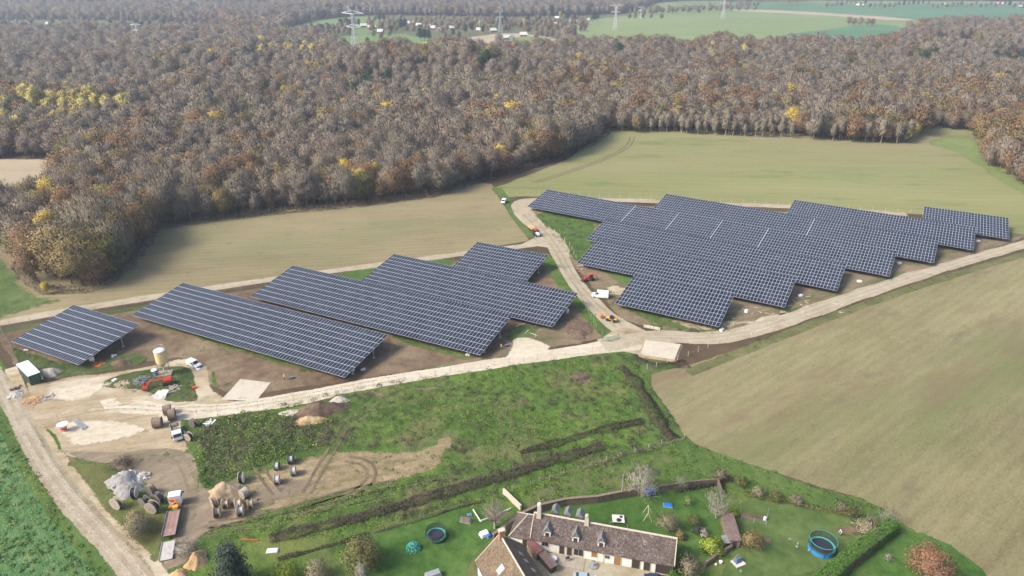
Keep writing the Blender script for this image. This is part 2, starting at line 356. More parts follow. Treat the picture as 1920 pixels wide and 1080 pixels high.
patch('beet_field', [(-300, 620), (-20, 750), (15, 790), (50, 850), (90, 920), (130, 985), (175, 1045), (230, 1110), (300, 1250), (-600, 1250)], .03, M['beet'], 1.5, sm=0)
# --- rough grassland between the tracks and the gardens
patch('meadow', [(-300, 600), (-20, 640), (60, 735), (330, 770), (520, 750), (760, 705), (1000, 672), (1180, 652), (1300, 690), (1420, 870), (1700, 960), (2100, 1250), (1500, 1500), (300, 1500), (-400, 900)], .012, M['grass'], 2, sm=0)
patch('meadow_verge', [(1180, 655), (1230, 690), (1210, 712), (1290, 815), (1440, 876), (1640, 944), (1690, 980), (1860, 1090), (1750, 1200), (1400, 930), (1230, 860), (1160, 740)], .022, M['grass_plain'], 2)
patch('weed_patch', [(368, 790), (480, 770), (560, 770), (640, 790), (620, 840), (560, 850), (460, 885), (400, 925), (370, 910)], .03, M['weeds'], 2.5)
patch('dry_ground', [(560, 852), (640, 838), (760, 842), (815, 820), (850, 812), (835, 850), (835, 880), (760, 905), (640, 930), (520, 965), (400, 985), (370, 980), (380, 940), (450, 890)], .034, M['dry'], 3.5, sm=2)
patch('muddy_ruts', [(470, 900), (560, 880), (640, 890), (600, 930), (500, 960), (430, 960)], .038, M['mud'], 4, sm=2, edgemax=.7)
patch('grass_spots', [(630, 930), (760, 890), (840, 880), (900, 860), (860, 900), (720, 935), (560, 970)], .037, M['grass_plain'], 3, sm=2, edgemax=.68)
patch('muddy_ground', [(190, 862), (250, 858), (330, 840), (368, 845), (374, 900), (410, 930), (480, 950), (500, 965), (430, 988), (370, 1005), (360, 1060), (300, 1085), (285, 1065), (320, 1000), (315, 940), (270, 905), (215, 890)], .063, M['mud'], 1.6, sm=2)
for i, q in enumerate(([(1060, 700), (1100, 694), (1112, 722), (1085, 725)], [(770, 730), (830, 728), (812, 737), (776, 737)], [(700, 735), (722, 738), (712, 750), (696, 748)], [(950, 830), (985, 820), (970, 850)])):
    patch('bare_patch', q, .036, M['soil_rough'], 1.0)
patch('island_of_weeds', [(180, 720), (230, 700), (300, 690), (350, 687), (368, 705), (376, 740), (370, 757), (320, 756), (290, 738), (240, 730), (195, 732)], .07, M['weeds'], 1)
# --- soil of the building site
patch('site_soil', [(-20, 620), (80, 606), (300, 568), (480, 540), (700, 508), (860, 486), (1000, 470), (1100, 570), (1150, 632), (1000, 662), (740, 705), (540, 735), (440, 750), (390, 720), (330, 675), (220, 690), (80, 720), (30, 700)], .035, M['soil'], 2, sm=0)
patch('site_soil', [(975, 384), (1200, 384), (1480, 396), (1730, 412), (1930, 440), (1905, 455), (1720, 512), (1500, 590), (1340, 632), (1240, 622), (1160, 600), (1090, 520), (1040, 450), (990, 400)], .035, M['soil_rough'], 2, sm=0)
patch('grass_patch', [(985, 392), (1120, 402), (1120, 470), (1080, 500), (1050, 450)], .045, M['grass_plain'], 2)
patch('grass_patch', [(1150, 575), (1200, 575), (1400, 600), (1340, 628), (1240, 618)], .045, M['lawn_dull'], 3, edgemax=.75)
patch('grass_patch', [(1150, 505), (1200, 490), (1240, 540), (1160, 540), (1110, 500)], .045, M['grass_plain'], 3, edgemax=.75)
patch('grass_patch', [(1004, 472), (1044, 478), (1080, 538), (1132, 602), (1164, 630), (1138, 642), (1098, 604), (1064, 566), (1030, 520)], .05, M['grass'], 1.5)
patch('grass_patch', [(1400, 600), (1520, 566), (1500, 590), (1400, 622)], .05, M['grass'], 3, edgemax=.6)
patch('grass_patch', [(1560, 550), (1690, 505), (1720, 512), (1580, 566)], .05, M['grass'], 3, edgemax=.6)
patch('grass_patch', [(385, 595), (640, 660), (670, 700), (560, 700), (420, 655), (250, 600)], .045, M['grass'], 2.5, edgemax=.8)
patch('grass_patch', [(560, 525), (700, 500), (860, 480), (850, 500), (700, 530), (480, 560)], .05, M['grass_plain'], 1.5)
patch('grass_patch', [(730, 620), (900, 670), (920, 690), (880, 684), (740, 640)], .045, M['grass'], 2, edgemax=.8)
patch('grass_patch', [(960, 600), (1060, 620), (1030, 640), (940, 650)], .045, M['lawn_dull'], 2, edgemax=.75)
patch('grass_patch', [(10, 640), (160, 690), (260, 650), (290, 680), (200, 700), (130, 712), (70, 710), (30, 690)], .045, M['weeds'], 2)
patch('grass_patch', [(396, 692), (410, 700), (418, 722), (404, 722)], .055, M['grass'], .6)
patch('soil_patch', [(1020, 600), (1090, 590), (1125, 640), (1000, 668), (900, 690), (760, 702), (900, 665), (960, 650)], .055, M['soil_rough'], 3)
for q in ([(1230, 590), (1400, 600), (1500, 580), (1400, 612), (1300, 628)], [(1480, 590), (1520, 562), (1640, 545), (1560, 580)], [(1660, 520), (1800, 490), (1740, 512), (1640, 545)], [(1150, 530), (1200, 545), (1160, 562), (1120, 540)]):
    patch('straw_patch', q, .06, M['dirt'], 3, edgemax=.66)
# --- tracks and yards
patch('work_yard', [(40, 715), (75, 720), (130, 705), (200, 700), (290, 685), (345, 670), (385, 680), (402, 705), (408, 735), (440, 752), (640, 740), (620, 752), (480, 776), (330, 782), (345, 800), (360, 850), (250, 880), (160, 870), (110, 850), (85, 800), (50, 770)], .06, M['dirt'], 1.8)
patch('chalk_patch', [(66, 732), (150, 714), (230, 712), (200, 735), (150, 760), (96, 758)], .075, M['chalk'], 3, edgemax=.66, sm=2)
patch('chalk_patch', [(180, 745), (300, 750), (420, 765), (640, 742), (560, 765), (420, 780), (300, 776), (200, 775)], .075, M['chalk'], 4, edgemax=.62)
patch('chalk_patch', [(100, 792), (170, 780), (250, 785), (290, 800), (240, 825), (140, 845), (110, 820)], .075, M['chalk'], 2.5, edgemax=.78)
patch('chalk_patch', [(960, 632), (1000, 632), (1050, 662), (960, 685), (900, 692), (960, 660)], .075, M['chalk'], 1.5, edgemax=.85)
ribbon('lane', [(-80, 620), (0, 712), (40, 790), (90, 880), (150, 958), (200, 1012), (250, 1070), (330, 1180)], [3.6, 3.6, 3.8, 4.0, 4.0, 4.0], .055, M['asphalt'], 1.0)
ribbon('verge', [(-90, 650), (-8, 760), (22, 815), (66, 900), (116, 970), (165, 1030), (228, 1110)], 2.6, .042, M['grass_plain'], .7)
ribbon('verge', [(20, 690), (70, 800), (130, 890), (200, 960), (270, 1040), (330, 1120)], 2.0, .044, M['dirt'], .9)
ribbon('verge', [(120, 860), (180, 920), (240, 985), (300, 1060)], 2.2, .043, M['soil_rough'], 1)
ribbon('track', [(-60, 618), (30, 600), (120, 584), (280, 558), (480, 528), (640, 506), (850, 478), (1000, 459), (1050, 452)], [4.5, 4.2, 4.0, 4.0, 4.2], .055, M['sand'], .5)
ribbon('track', [(1230, 377), (1100, 374), (1000, 375), (972, 380), (985, 405), (1020, 438), (1046, 470), (1070, 520), (1108, 566), (1150, 606), (1200, 632)], [5.5, 5, 6, 8, 9, 5.5, 5.5, 5.5, 6, 8], .065, M['sand'], .7)
patch('turning_area', [(1000, 462), (960, 466), (1010, 440), (1008, 420), (1040, 432), (1070, 462), (1068, 486), (1052, 486), (1030, 466)], .075, M['sand'], 1)
ribbon('track', [(1700, 402), (1480, 387), (1350, 383), (1200, 377)], 4.5, .055, M['sand'], .8)
ribbon('track', [(300, 776), (420, 770), (520, 752), (700, 718), (900, 686), (1060, 662), (1180, 643), (1240, 638)], [6.5, 5.5, 4.6, 4.6, 4.6, 5, 7, 9], .08, M['chalk'], .6)
ribbon('track', [(1130, 648), (1230, 628), (1340, 638), (1450, 610), (1600, 556), (1750, 507), (1920, 458), (2150, 395)], [7, 6.5, 5.5, 5.0, 5.0, 5.5, 7], .085, M['sand'], .8)
patch('junction_ground', [(1100, 655), (1150, 610), (1230, 622), (1210, 668), (1180, 662)], .07, M['dirt'], 1.5)
PW = GP([(1201, 668), (1210, 640), (1276, 648), (1264, 677)]); pc = PW.mean(0); pv = []
for k_, z_ in ((1.0, .55), (1.13, 0.0)): pv += [(*(pc+(q-pc)*k_), z_) for q in PW]
mb = MB(); mb.m = 1; mb.add(pv, [(i, (i+1) % 4, 4+(i+1) % 4, 4+i) for i in range(4)]); mb.m = 0; mb.add(pv[:4], [(0, 1, 2, 3)]); o = mb.build('gravel_pad', [M['pad_solid'], M['bank_solid']]); tag(o, kind='structure')
patch('gravel_pad', [(414, 750), (452, 711), (509, 718), (482, 753)], .10, M['pad'], .3, sm=0, jit=.1)
ribbon('verge', [(1290, 700), (1420, 648), (1600, 578), (1760, 524), (1930, 474)], 2.0, .06, M['grass_dry'], 1.4)
ribbon('verge', [(0, 622), (130, 600), (280, 574), (400, 556)], 2.4, .06, M['weeds'], .8)
ribbon('verge', [(930, 352), (946, 372), (975, 415), (1000, 445)], 4, .06, M['grass_plain'], 1)
ruts([(928, 350), (944, 380), (975, 425), (1000, 450)], mat='rut_light', w_=.5, gauge=1.8)
ribbon('track', [(1183, 650), (1210, 690), (1185, 690)], 1.5, .03, M['grass_plain'], .8)
patch('dry_verge_ground', [(112, 862), (190, 868), (230, 880), (262, 905), (300, 940), (318, 960), (312, 1010), (288, 1066), (270, 1050), (220, 992), (170, 935)], .062, M['grass_dry2'], 2, sm=2)
patch('grass_verge', [(92, 800), (108, 804), (122, 838), (112, 842), (98, 822)], .085, M['grass'], .8)
patch('churned_dirt', [(120, 842), (200, 850), (330, 838), (350, 850), (260, 868), (170, 872)], .084, M['mud'], 3, sm=2, edgemax=.72)
ruts([(575, 925), (600, 880), (625, 840), (645, 800)])
ruts([(560, 960), (610, 945), (670, 925), (700, 895), (690, 868), (650, 860)])
ruts([(640, 800), (720, 755), (830, 738), (920, 750), (955, 790), (940, 850), (880, 895), (780, 915), (640, 945), (480, 985), (380, 1000)], mat='rut_light', w_=.8, gauge=2.4)
ruts([(1000, 343), (1060, 325), (1130, 300), (1180, 275), (1186, 256)], mat='rut', w_=.5, gauge=2.6)
ruts([(1930, 1010), (1860, 975), (1800, 945)], mat='rut_light', w_=.6, gauge=2.2)
ruts([(900, 470), (700, 490), (480, 520), (250, 552)], mat='rut_light', w_=.35, gauge=1.8, z=.05)
ruts([(880, 425), (700, 455), (400, 500), (200, 530)], mat='rut_light', w_=.4, gauge=2, z=.05)
ruts([(-60, 640), (0, 714), (40, 791), (90, 881), (150, 959), (200, 1013), (250, 1071), (330, 1180)], mat='rut_pale', w_=.75, gauge=1.9, z=.10)
ribbon('wheel_track', [(60, 790), (105, 868), (162, 940), (225, 1003), (290, 1070)], .35, .10, M['rut_light'], .4, offset=-.2)
ruts([(150, 870), (260, 855), (330, 850), (352, 880), (365, 930), (345, 1000)], mat='rut_light', w_=.5)
ruts([(120, 780), (220, 760), (330, 770), (440, 764), (600, 738), (760, 706)], mat='rut_light', w_=.4, z=.11)
ruts([(985, 400), (1020, 437), (1046, 470), (1070, 520), (1108, 566), (1160, 612)], mat='rut_light', w_=.45, z=.11, gauge=2.2)
ruts([(1220, 634), (1340, 637), (1450, 609), (1600, 555), (1750, 506), (1920, 457)], mat='rut_pale', w_=.6, z=.11, gauge=2.2)
ruts([(390, 985), (470, 975), (560, 950), (640, 925), (740, 905)], mat='rut', w_=.35, gauge=1.8)
ruts([(370, 995), (460, 985), (600, 955), (760, 915), (860, 890)], mat='rut_light', w_=.4, gauge=2.0)
ruts([(520, 925), (500, 900), (480, 870)], mat='rut', w_=.35, gauge=1.8)
# --- gardens of the farm
patch('lawn', [(690, 1000), (780, 965), (880, 940), (930, 960), (965, 980), (930, 1010), (880, 1060), (870, 1130), (700, 1130), (660, 1060)], .04, M['lawn'], 1.2)
patch('lawn', [(975, 968), (1040, 950), (1180, 935), (1300, 905), (1345, 960), (1370, 1060), (1260, 1060), (1262, 1020), (1130, 985)], .045, M['lawn'], .8)
patch('lawn', [(1385, 930), (1470, 935), (1560, 952), (1660, 990), (1640, 1010), (1500, 1100), (1330, 1100), (1380, 1030)], .045, M['lawn_dull'], 1)
patch('lawn', [(1660, 1000), (1740, 990), (1880, 1090), (1800, 1160), (1560, 1160)], .045, M['lawn'], 1.5)
patch('courtyard', [(985, 1020), (1090, 1040), (1255, 1060), (1290, 1090), (1280, 1160), (960, 1160), (990, 1080)], .06, M['gravel_court'], .6)
patch('vegetable_bed', [(1388, 958), (1440, 966), (1436, 978), (1390, 972)], .06, M['soil'], .4)
patch('bare_earth', [(1434, 1010), (1452, 1005), (1460, 1018), (1442, 1024)], .06, M['soil'], .5)
patch('bare_earth', [(1560, 990), (1620, 985), (1640, 1000), (1590, 1015)], .06, M['soil'], .8, edgemax=.8)
# --- far fields
far = dict(
 f0=('field_light', [(1050, 60), (1100, 34), (1190, 24), (1235, 2), (1400, 1), (1950, 2), (2400, 8), (2400, 46), (1760, 48), (1700, 70), (1640, 94), (1420, 88), (1220, 94), (1100, 94)]),
 f00=('village_ground', [(560, 74), (600, 56), (640, 33), (700, 28), (1000, 33), (1180, 25), (1190, 38), (1070, 50), (1062, 84), (980, 90), (800, 104), (700, 76)]),
 f000=('village_ground', [(-60, 40), (60, 36), (200, 38), (420, 42), (445, 60), (220, 68), (-60, 70)]),
 f1=('field_green', [(520, 66), (560, 44), (640, 31), (716, 31), (716, 62), (640, 66)]),
 f2=('field_green', [(600, 84), (640, 64), (800, 64), (825, 114), (700, 118)]),
 f3=('field_bare', [(800, 96), (860, 72), (960, 60), (1055, 72), (1062, 100), (950, 104), (840, 106)]),
 f4=('field_light', [(930, 74), (1010, 66), (1070, 92), (960, 106)]),
 f5=('field_light', [(1050, 56), (1100, 38), (1190, 28), (1310, 24), (1400, 19), (1560, 26), (1680, 40), (1700, 60), (1640, 86), (1420, 84), (1220, 90), (1100, 90)]),
 f6=('field_teal', [(1430, 70), (1560, 52), (1680, 44), (1700, 66), (1650, 92), (1500, 92)]),
 f7=('field_bare', [(1330, 18), (1420, 17), (1720, 35), (1690, 40), (1560, 30)]),
 f8=('field_teal', [(1230, 11), (1400, 9), (1600, 7), (2200, 10), (2200, 44), (1760, 42), (1560, 24), (1400, 16), (1280, 15)]),
 f9=('field_green', [(1240, 4), (1400, 2), (1560, 3), (1560, 9), (1300, 10)]),
 f10=('field_light', [(1740, 72), (1850, 74), (1840, 94), (1740, 92)]))
for n, (k, q) in far.items(): patch('farmland', q, {'f7': .3, 'f4': .3, 'f6': .35, 'f0': .1, 'f00': .12, 'f000': .1}.get(n, .2), M[k], 4, step=25, jit=3, sm=1)
q = GP([(-140, 300), (60, 296), (135, 302), (130, 335), (100, 372), (20, 402), (-160, 410)]); clear_left = q
patch('straw_field', q, .08, M['field_bare'], 4, sm=1, world=True)
# ================================================================ SOLAR CANOPIES
m_cell, nt, b, out = newmat('solar_glass')
t = nd(nt, 'ShaderNodeTexCoord'); f = noise(nt, t.outputs['Object'], .12, 3)
vr = nd(nt, 'ShaderNodeTexVoronoi'); vr.inputs['Scale'].default_value = .45; nt.links.new(t.outputs['Object'], vr.inputs['Vector'])
sp = nd(nt, 'ShaderNodeSeparateColor'); nt.links.new(vr.outputs['Color'], sp.inputs[0])
c = ramp(nt, math_(nt, 'ADD', math_(nt, 'MULTIPLY', f, .6), math_(nt, 'MULTIPLY', sp.outputs[0], .4)), [(.2, (.012, .015, .026)), (.5, (.018, .023, .037)), (.85, (.032, .033, .047))])
nt.links.new(c, b.inputs['Base Color']); b.inputs['Roughness'].default_value = .22; b.inputs['Specular IOR Level'].default_value = .45
M['frame'] = P('module_frame_aluminium', (.50, .53, .58), .45, .0, var=.08, vs=.3)
M['steel'] = P('galvanised_steel', (.48, .49, .50), .5, .35)
M['under'] = P('panel_underside', (.10, .10, .11), .8)
TAB = [('A1',-151.74,183.83,31.30,2.05,-25.91,8.50,21.07), ('A2',-123.85,201.14,86.36,2.08,-25.92,8.26,21.28),
('A3',-90.03,215.00,89.89,2.19,-26.14,8.58,22.06), ('A4',-54.75,228.37,76.13,2.03,-27.60,8.72,20.90), ('A5',-22.96,240.65,30.90,2.00,-26.80,9.50,20.70),
('R1',34.64,210.11,34.97,1.97,-28.78,9.07,20.47), ('R2',24.77,245.04,76.28,1.93,-29.74,10.18,20.10), ('R3',30.98,270.53,97.01,1.86,-31.17,10.03,19.52),
('R4',7.10,314.39,154.70,1.89,-31.85,9.91,19.84), ('R5',63.82,305.88,115.17,2.01,-31.71,9.43,20.75), ('R6',122.49,296.35,73.04,2.01,-31.14,9.42,20.74), ('R7',179.24,287.10,32.51,1.97,-29.83,9.15,20.46)]
LAB = {'A1': 'small square solar canopy nearest the green container', 'A2': 'long solar canopy between the small square one and the white silo track',
'A3': 'long solar canopy in the middle of the left field', 'A4': 'long solar canopy behind the middle one, its end by the rubble bank', 'A5': 'short solar canopy at the back of the left field',
'R1': 'short solar canopy at the front of the right field beside the white van', 'R2': 'solar canopy directly behind the front short one in the right field',
'R3': 'solar canopy third from the front in the right field', 'R4': 'longest solar canopy, with four pale gaps, by the bend of the pale track',
'R5': 'solar canopy with one pale gap behind the longest one', 'R6': 'solar canopy second from the far right end of the right field', 'R7': 'short solar canopy at the far right end of the site'}
GAPPX = {'R4': [(1193, 382), (1269, 401), (1353, 413), (1440, 427)], 'R5': [(1524, 408)]}
def make_table(tid, x, y, ln, z0, az, ti, W):
    az = R(az); ti = R(ti)
    root = thing('solar_canopy', LAB[tid], 'solar canopy', (x, y, 0), az, 'solar canopies of the building site')
    row = Vector((math.cos(az), math.sin(az), 0)); up = Vector((-math.sin(az)*math.cos(ti), math.cos(az)*math.cos(ti), math.sin(ti)))
    nrm = row.cross(up); L = Vector((x, y, z0))
    gaps = []
    for px, py in GAPPX.get(tid, []):
        d = G(px, py)-Vector((0, 0, CAM_H)); o = Vector((0, 0, CAM_H)); k = nrm.dot(L-o)/nrm.dot(d); p = o+d*k-L; gaps.append(p.dot(row))
    cw = 1.15; nc = round(ln/cw); cw = ln/nc; nr = 9; rw = W/nr
    def pt(u, v, h): return (u, v*math.cos(ti)-h*math.sin(ti), z0+v*math.sin(ti)+h*math.cos(ti))
    gapcols = [min(nc-1, max(0, int(g/cw))) for g in gaps]
    rr = random.Random(tid)
    for r in range(nr):
        V = []; F = []; MI = []
        def slab(u0, u1, v0, v1, h0, h1, mi, bottom=True):
            n = len(V); V.extend([pt(u0, v0, h0), pt(u1, v0, h0), pt(u1, v1, h0), pt(u0, v1, h0), pt(u0, v0, h1), pt(u1, v0, h1), pt(u1, v1, h1), pt(u0, v1, h1)])
            fs = [(4, 5, 6, 7), (0, 1, 5, 4), (1, 2, 6, 5), (2, 3, 7, 6), (3, 0, 4, 7)]+([(3, 2, 1, 0)] if bottom else [])
            F.extend([tuple(n+k for k in f) for f in fs]); MI.extend([mi]*5+([2] if bottom else []))
        v0, v1 = r*rw, (r+1)*rw
        slab(0, ln, v0+.005, v1-.005, -.04, 0, 0)
        for c_ in range(nc):
            if c_ in gapcols:
                slab(c_*cw+.05, (c_+1)*cw-.20, v0+.07, v1-.07, 0, .012, 1, False); continue
            e = rr.uniform(-.012, .012)*0
            slab(c_*cw+.045, (c_+1)*cw-.045, v0+.07, v1-.07, 0, .012+e, 1, False)
        o = meshobj('module_row', V, F, [M['frame'], m_cell, M['under']], root, MI)
    # steel below: purlins, rafters, posts
    mb = MB()
    for v in np.linspace(.8, W-.8, 8): mb.bar(pt(.1, v, -.12), pt(ln-.1, v, -.12), .07, n=4)
    mb.build('purlins', M['steel'], root)
    nb = max(2, round(ln/9)); us = np.linspace(1.4, ln-1.4, nb+1)
    for u in us:
        mb = MB()
        mb.bar(pt(u, .4, -.3), pt(u, W-.4, -.3), .14, n=4); mb.build('rafter', M['steel'], root)
        for fv in (.24, .71):
            a = pt(u, W*fv, -.3); mb = MB(); mb.bar((a[0], a[1], 0), a, .15, n=8); mb.box((a[0], a[1], .06), (.8, .8, .12))
            mb.bar((a[0], a[1], a[2]-1.4), pt(u, W*fv+1.8, -.35), .07, n=5); mb.bar((a[0], a[1], a[2]-1.1), pt(u, W*fv-1.8, -.35), .07, n=5)
            mb.build('post', M['steel'], root)
    return root
for t_ in TAB: make_table(*t_)
# ================================================================ TREES
def bark(name, c1, c2):
    m, nt, b, out = newmat(name); t = nd(nt, 'ShaderNodeTexCoord')
    nt.links.new(ramp(nt, noise(nt, t.outputs['Object'], 3, 4), [(.35, c1), (.65, c2)]), b.inputs['Base Color']); b.inputs['Roughness'].default_value = .9
    b.inputs['Specular IOR Level'].default_value = .2; return m
def foliage(name, c1, c2, c3, sc=.35, trans=.0):
    """colour varies over one crown in clumps, and from tree to tree"""
    m, nt, b, out = newmat(name); t = nd(nt, 'ShaderNodeTexCoord'); oi = nd(nt, 'ShaderNodeObjectInfo')
    f = math_(nt, 'ADD', math_(nt, 'MULTIPLY', noise(nt, t.outputs['Object'], sc, 3), .62), math_(nt, 'ADD', math_(nt, 'MULTIPLY', noise(nt, t.outputs['Object'], 4, 2), .3), math_(nt, 'MULTIPLY', oi.outputs['Random'], .22)))
    nt.links.new(ramp(nt, f, [(.3, c1), (.58, c2), (.86, c3)]), b.inputs['Base Color']); b.inputs['Roughness'].default_value = .85
    b.inputs['Specular IOR Level'].default_value = .15; return m
BK = dict(grey=bark('bark_grey', (.13, .115, .095), (.22, .20, .17)), pale=bark('bark_pale', (.26, .24, .20), (.40, .37, .32)), dark=bark('bark_dark', (.07, .055, .042), (.12, .10, .08)))
FO = dict(
 grey=foliage('twigs_grey', (.20, .165, .12), (.27, .228, .168), (.335, .29, .22)),
 brown=foliage('twigs_brown', (.195, .15, .115), (.265, .212, .162), (.335, .28, .215)),
 violet=foliage('twigs_violet', (.20, .165, .13), (.265, .225, .18), (.33, .285, .235)),
 russet=foliage('leaves_russet', (.19, .115, .065), (.265, .165, .09), (.35, .235, .135)),
 ochre=foliage('leaves_ochre', (.20, .15, .07), (.285, .22, .10), (.38, .30, .145)),
 yellow=foliage('leaves_yellow', (.44, .32, .06), (.62, .47, .09), (.74, .58, .15)), ypale=foliage('leaves_pale_yellow', (.40, .34, .12), (.54, .46, .16), (.64, .56, .24)),
 lime=foliage('leaves_lime', (.15, .20, .03), (.27, .34, .05), (.40, .46, .09)),
 green=foliage('needles_green', (.018, .04, .018), (.035, .07, .03), (.06, .105, .05)),
 olive=foliage('leaves_olive', (.09, .10, .035), (.16, .16, .06), (.26, .235, .10)),
 hedge=foliage('leaves_hedge', (.05, .115, .02), (.09, .19, .035), (.16, .28, .055), 1.2),
 spruce=foliage('needles_grey_green', (.04, .06, .042), (.08, .11, .08), (.16, .195, .15)),
 orange=foliage('leaves_orange', (.25, .125, .07), (.37, .20, .12), (.48, .31, .20)),
 pale=foliage('twigs_pale', (.28, .25, .21), (.40, .37, .31), (.52, .48, .41)),
 straw=foliage('twigs_straw', (.22, .19, .12), (.33, .29, .19), (.45, .40, .28)),
 bramble=foliage('bramble_stems', (.06, .045, .035), (.10, .078, .062), (.165, .13, .105), 1.0))
def tubes(segs, n=5):
    V = []; F = []
    for a, b_, r1, r2 in segs:
        a = np.array(a, float); b_ = np.array(b_, float); d = b_-a; d /= np.linalg.norm(d)+1e-9
        u = np.cross(d, [0, 0, 1.]) if abs(d[2]) < .9 else np.cross(d, [1., 0, 0]); u /= np.linalg.norm(u); w_ = np.cross(d, u); k0 = len(V)
        for p, q in ((a, r1), (b_, r2)):
            for i in range(n):
                t = 6.28318*i/n; V.append(p+u*math.cos(t)*q+w_*math.sin(t)*q)
        F += [(k0+i, k0+(i+1) % n, k0+n+(i+1) % n, k0+n+i) for i in range(n)]
    return V, F
def slivers(c, d, L, Wd, r, out):
    """thin triangles at points c along directions d"""
    n = len(c); rd = r.normal(size=(n, 3)); s = np.cross(d, rd); s /= np.linalg.norm(s, axis=1, keepdims=True)+1e-9
    L = np.broadcast_to(np.asarray(L, float), (n,))[:, None]; Wd = np.broadcast_to(np.asarray(Wd, float), (n,))[:, None]
    V = np.stack([c-d*L*.5-s*Wd*.5, c-d*L*.5+s*Wd*.5, c+d*L*.5], 1)
    g = np.cross(V[:, 1]-V[:, 0], V[:, 2]-V[:, 0]); fl = (g*out).sum(1) < 0; V[fl] = V[fl][:, [1, 0, 2]]
    return V.reshape(-1, 3), np.arange(3*n).reshape(-1, 3)
def leaves(c, size, r, out, flat=.5):
    n = len(c); nn = r.normal(size=(n, 3)); nn[:, 2] = np.abs(nn[:, 2])+flat; nn /= np.linalg.norm(nn, axis=1, keepdims=True)
    u = np.cross(nn, r.normal(size=(n, 3))); u /= np.linalg.norm(u, axis=1, keepdims=True)+1e-9; v = np.cross(nn, u)
    s = (size*r.uniform(.6, 1.3, n))[:, None]
    V = np.stack([c-u*s, c-v*s*.7, c+u*s, c+v*s*.7], 1)
    g = np.cross(V[:, 1]-V[:, 0], V[:, 2]-V[:, 0]); fl = (g*out).sum(1) < 0; V[fl] = V[fl][:, [3, 2, 1, 0]]
    return V.reshape(-1, 3), np.arange(4*n).reshape(-1, 4)
def crown_pts(r, n, h, rad, base, lobes=16, squash=1.0, tight=.30, shape='round'):
    """points in lumpy lobes spread over an egg-shaped crown"""
    L = []
    ch = h-base
    for i in range(lobes):
        t = (i+.5)/lobes; zz = base+ch*(.12+.80*t)
        if shape == 'round': rr_ = rad*math.sqrt(max(.05, 1-((t-.42)/.62)**2))
        elif shape == 'tall': rr_ = rad*math.sqrt(max(.05, 1-((t-.5)/.55)**2))
        else: rr_ = rad*(1.02-t)**.8
        a = i*2.4+r.uniform(-.4, .4); q = rr_*r.uniform(.35, .85)
        L.append((q*math.cos(a), q*math.sin(a), zz, r.uniform(.75, 1.25)))
    L = np.array(L); k = r.integers(0, lobes, n)
    P_ = L[k, :3]+r.normal(size=(n, 3))*rad*tight*L[k, 3:4]*np.array([1, 1, .8*squash])
    P_[:, 2] = np.clip(P_[:, 2], base*.7, h*1.05)
    o = (P_-L[k, :3])/rad; o2 = (P_-np.array([0, 0, base+ch*.35]))/np.array([rad, rad, ch*.5]); o = o*.55+o2*.8+r.normal(size=o.shape)*.12; o[:, 2] += .18
    o /= np.linalg.norm(o, axis=1, keepdims=True)+1e-9
    return P_, L, o
def custom_normals(me, N): me.polygons.foreach_set('use_smooth', np.ones(len(me.polygons), bool)); me.normals_split_custom_set_from_vertices([tuple(v) for v in N])
def limbs(r, L, h, base, r0, n=5, twist=.3, kmin=0):
    segs = [((0, 0, -.3), (r.normal()*.15, r.normal()*.15, base), r0, r0*.75)]
    top = np.array([r.normal()*.3, r.normal()*.3, h*.72]); segs.append((segs[0][1], tuple(top), r0*.75, r0*.25))
    for x, y, z, s in L:
        zb = base*.8+(z-base)*.35; b0 = np.array([top[0]*zb/h, top[1]*zb/h, zb]); e = np.array([x, y, z]); mid = b0*.5+e*.5+np.array([x*.12, y*.12, -.06*h*r.random()])
        segs.append((b0, mid, r0*.34, r0*.2)); segs.append((mid, e, r0*.2, r0*.07))
        for _ in range(3):
            q = e+r.normal(size=3)*.16*np.array([h, h, h*.6])*.5; segs.append((mid*.3+e*.7, q, r0*.10, r0*.03))
    return tubes(segs, n)
CN = {}
def make_tree(kind, h, rad, seed, N, fol, bk, leafy=0.0, base=.3, tw=(1.3, .07), leaf=.28, lobes=16, shape='round', tight=.30, seg=5):
    """returns trunk mesh data and crown mesh data"""
    r = np.random.default_rng(seed); b0 = h*base
    P_, L, O = crown_pts(r, N, h, rad, b0, lobes, tight=tight, shape=shape)
    root = np.array([0, 0, b0*.6]); d = P_-root; d /= np.linalg.norm(d, axis=1, keepdims=True)
    d += r.normal(size=d.shape)*.30; d[:, 2] += .22; d /= np.linalg.norm(d, axis=1, keepdims=True)
    nl = int(N*leafy); V = []; F = []; k = 0; FL = []
    if N-nl > 0:
        v, f = slivers(P_[nl:], d[nl:], tw[0]*r.uniform(.6, 1.4, N-nl), tw[1]*r.uniform(.7, 1.4, N-nl), r, O[nl:]); V.append(v); FL += [tuple(q) for q in f.tolist()]; k = len(v)
    if nl: v, f = leaves(P_[:nl], leaf, r, O[:nl]); V.append(v); FL += [tuple(q) for q in (f+k).tolist()]
    cm = bpy.data.meshes.new(kind+'_crown'); cm.from_pydata(np.vstack(V).tolist(), [], FL); cm.materials.append(FO[fol]); NV = np.vstack([np.repeat(O[nl:], 3, 0), np.repeat(O[:nl], 4, 0)]); custom_normals(cm, NV); CN[cm.name] = NV
    tv, tf = limbs(r, L, h, b0, h*.019+.04, seg); tm = bpy.data.meshes.new(kind+'_trunk'); tm.from_pydata([tuple(v) for v in tv], [], tf); tm.materials.append(BK[bk])
    return tm, cm
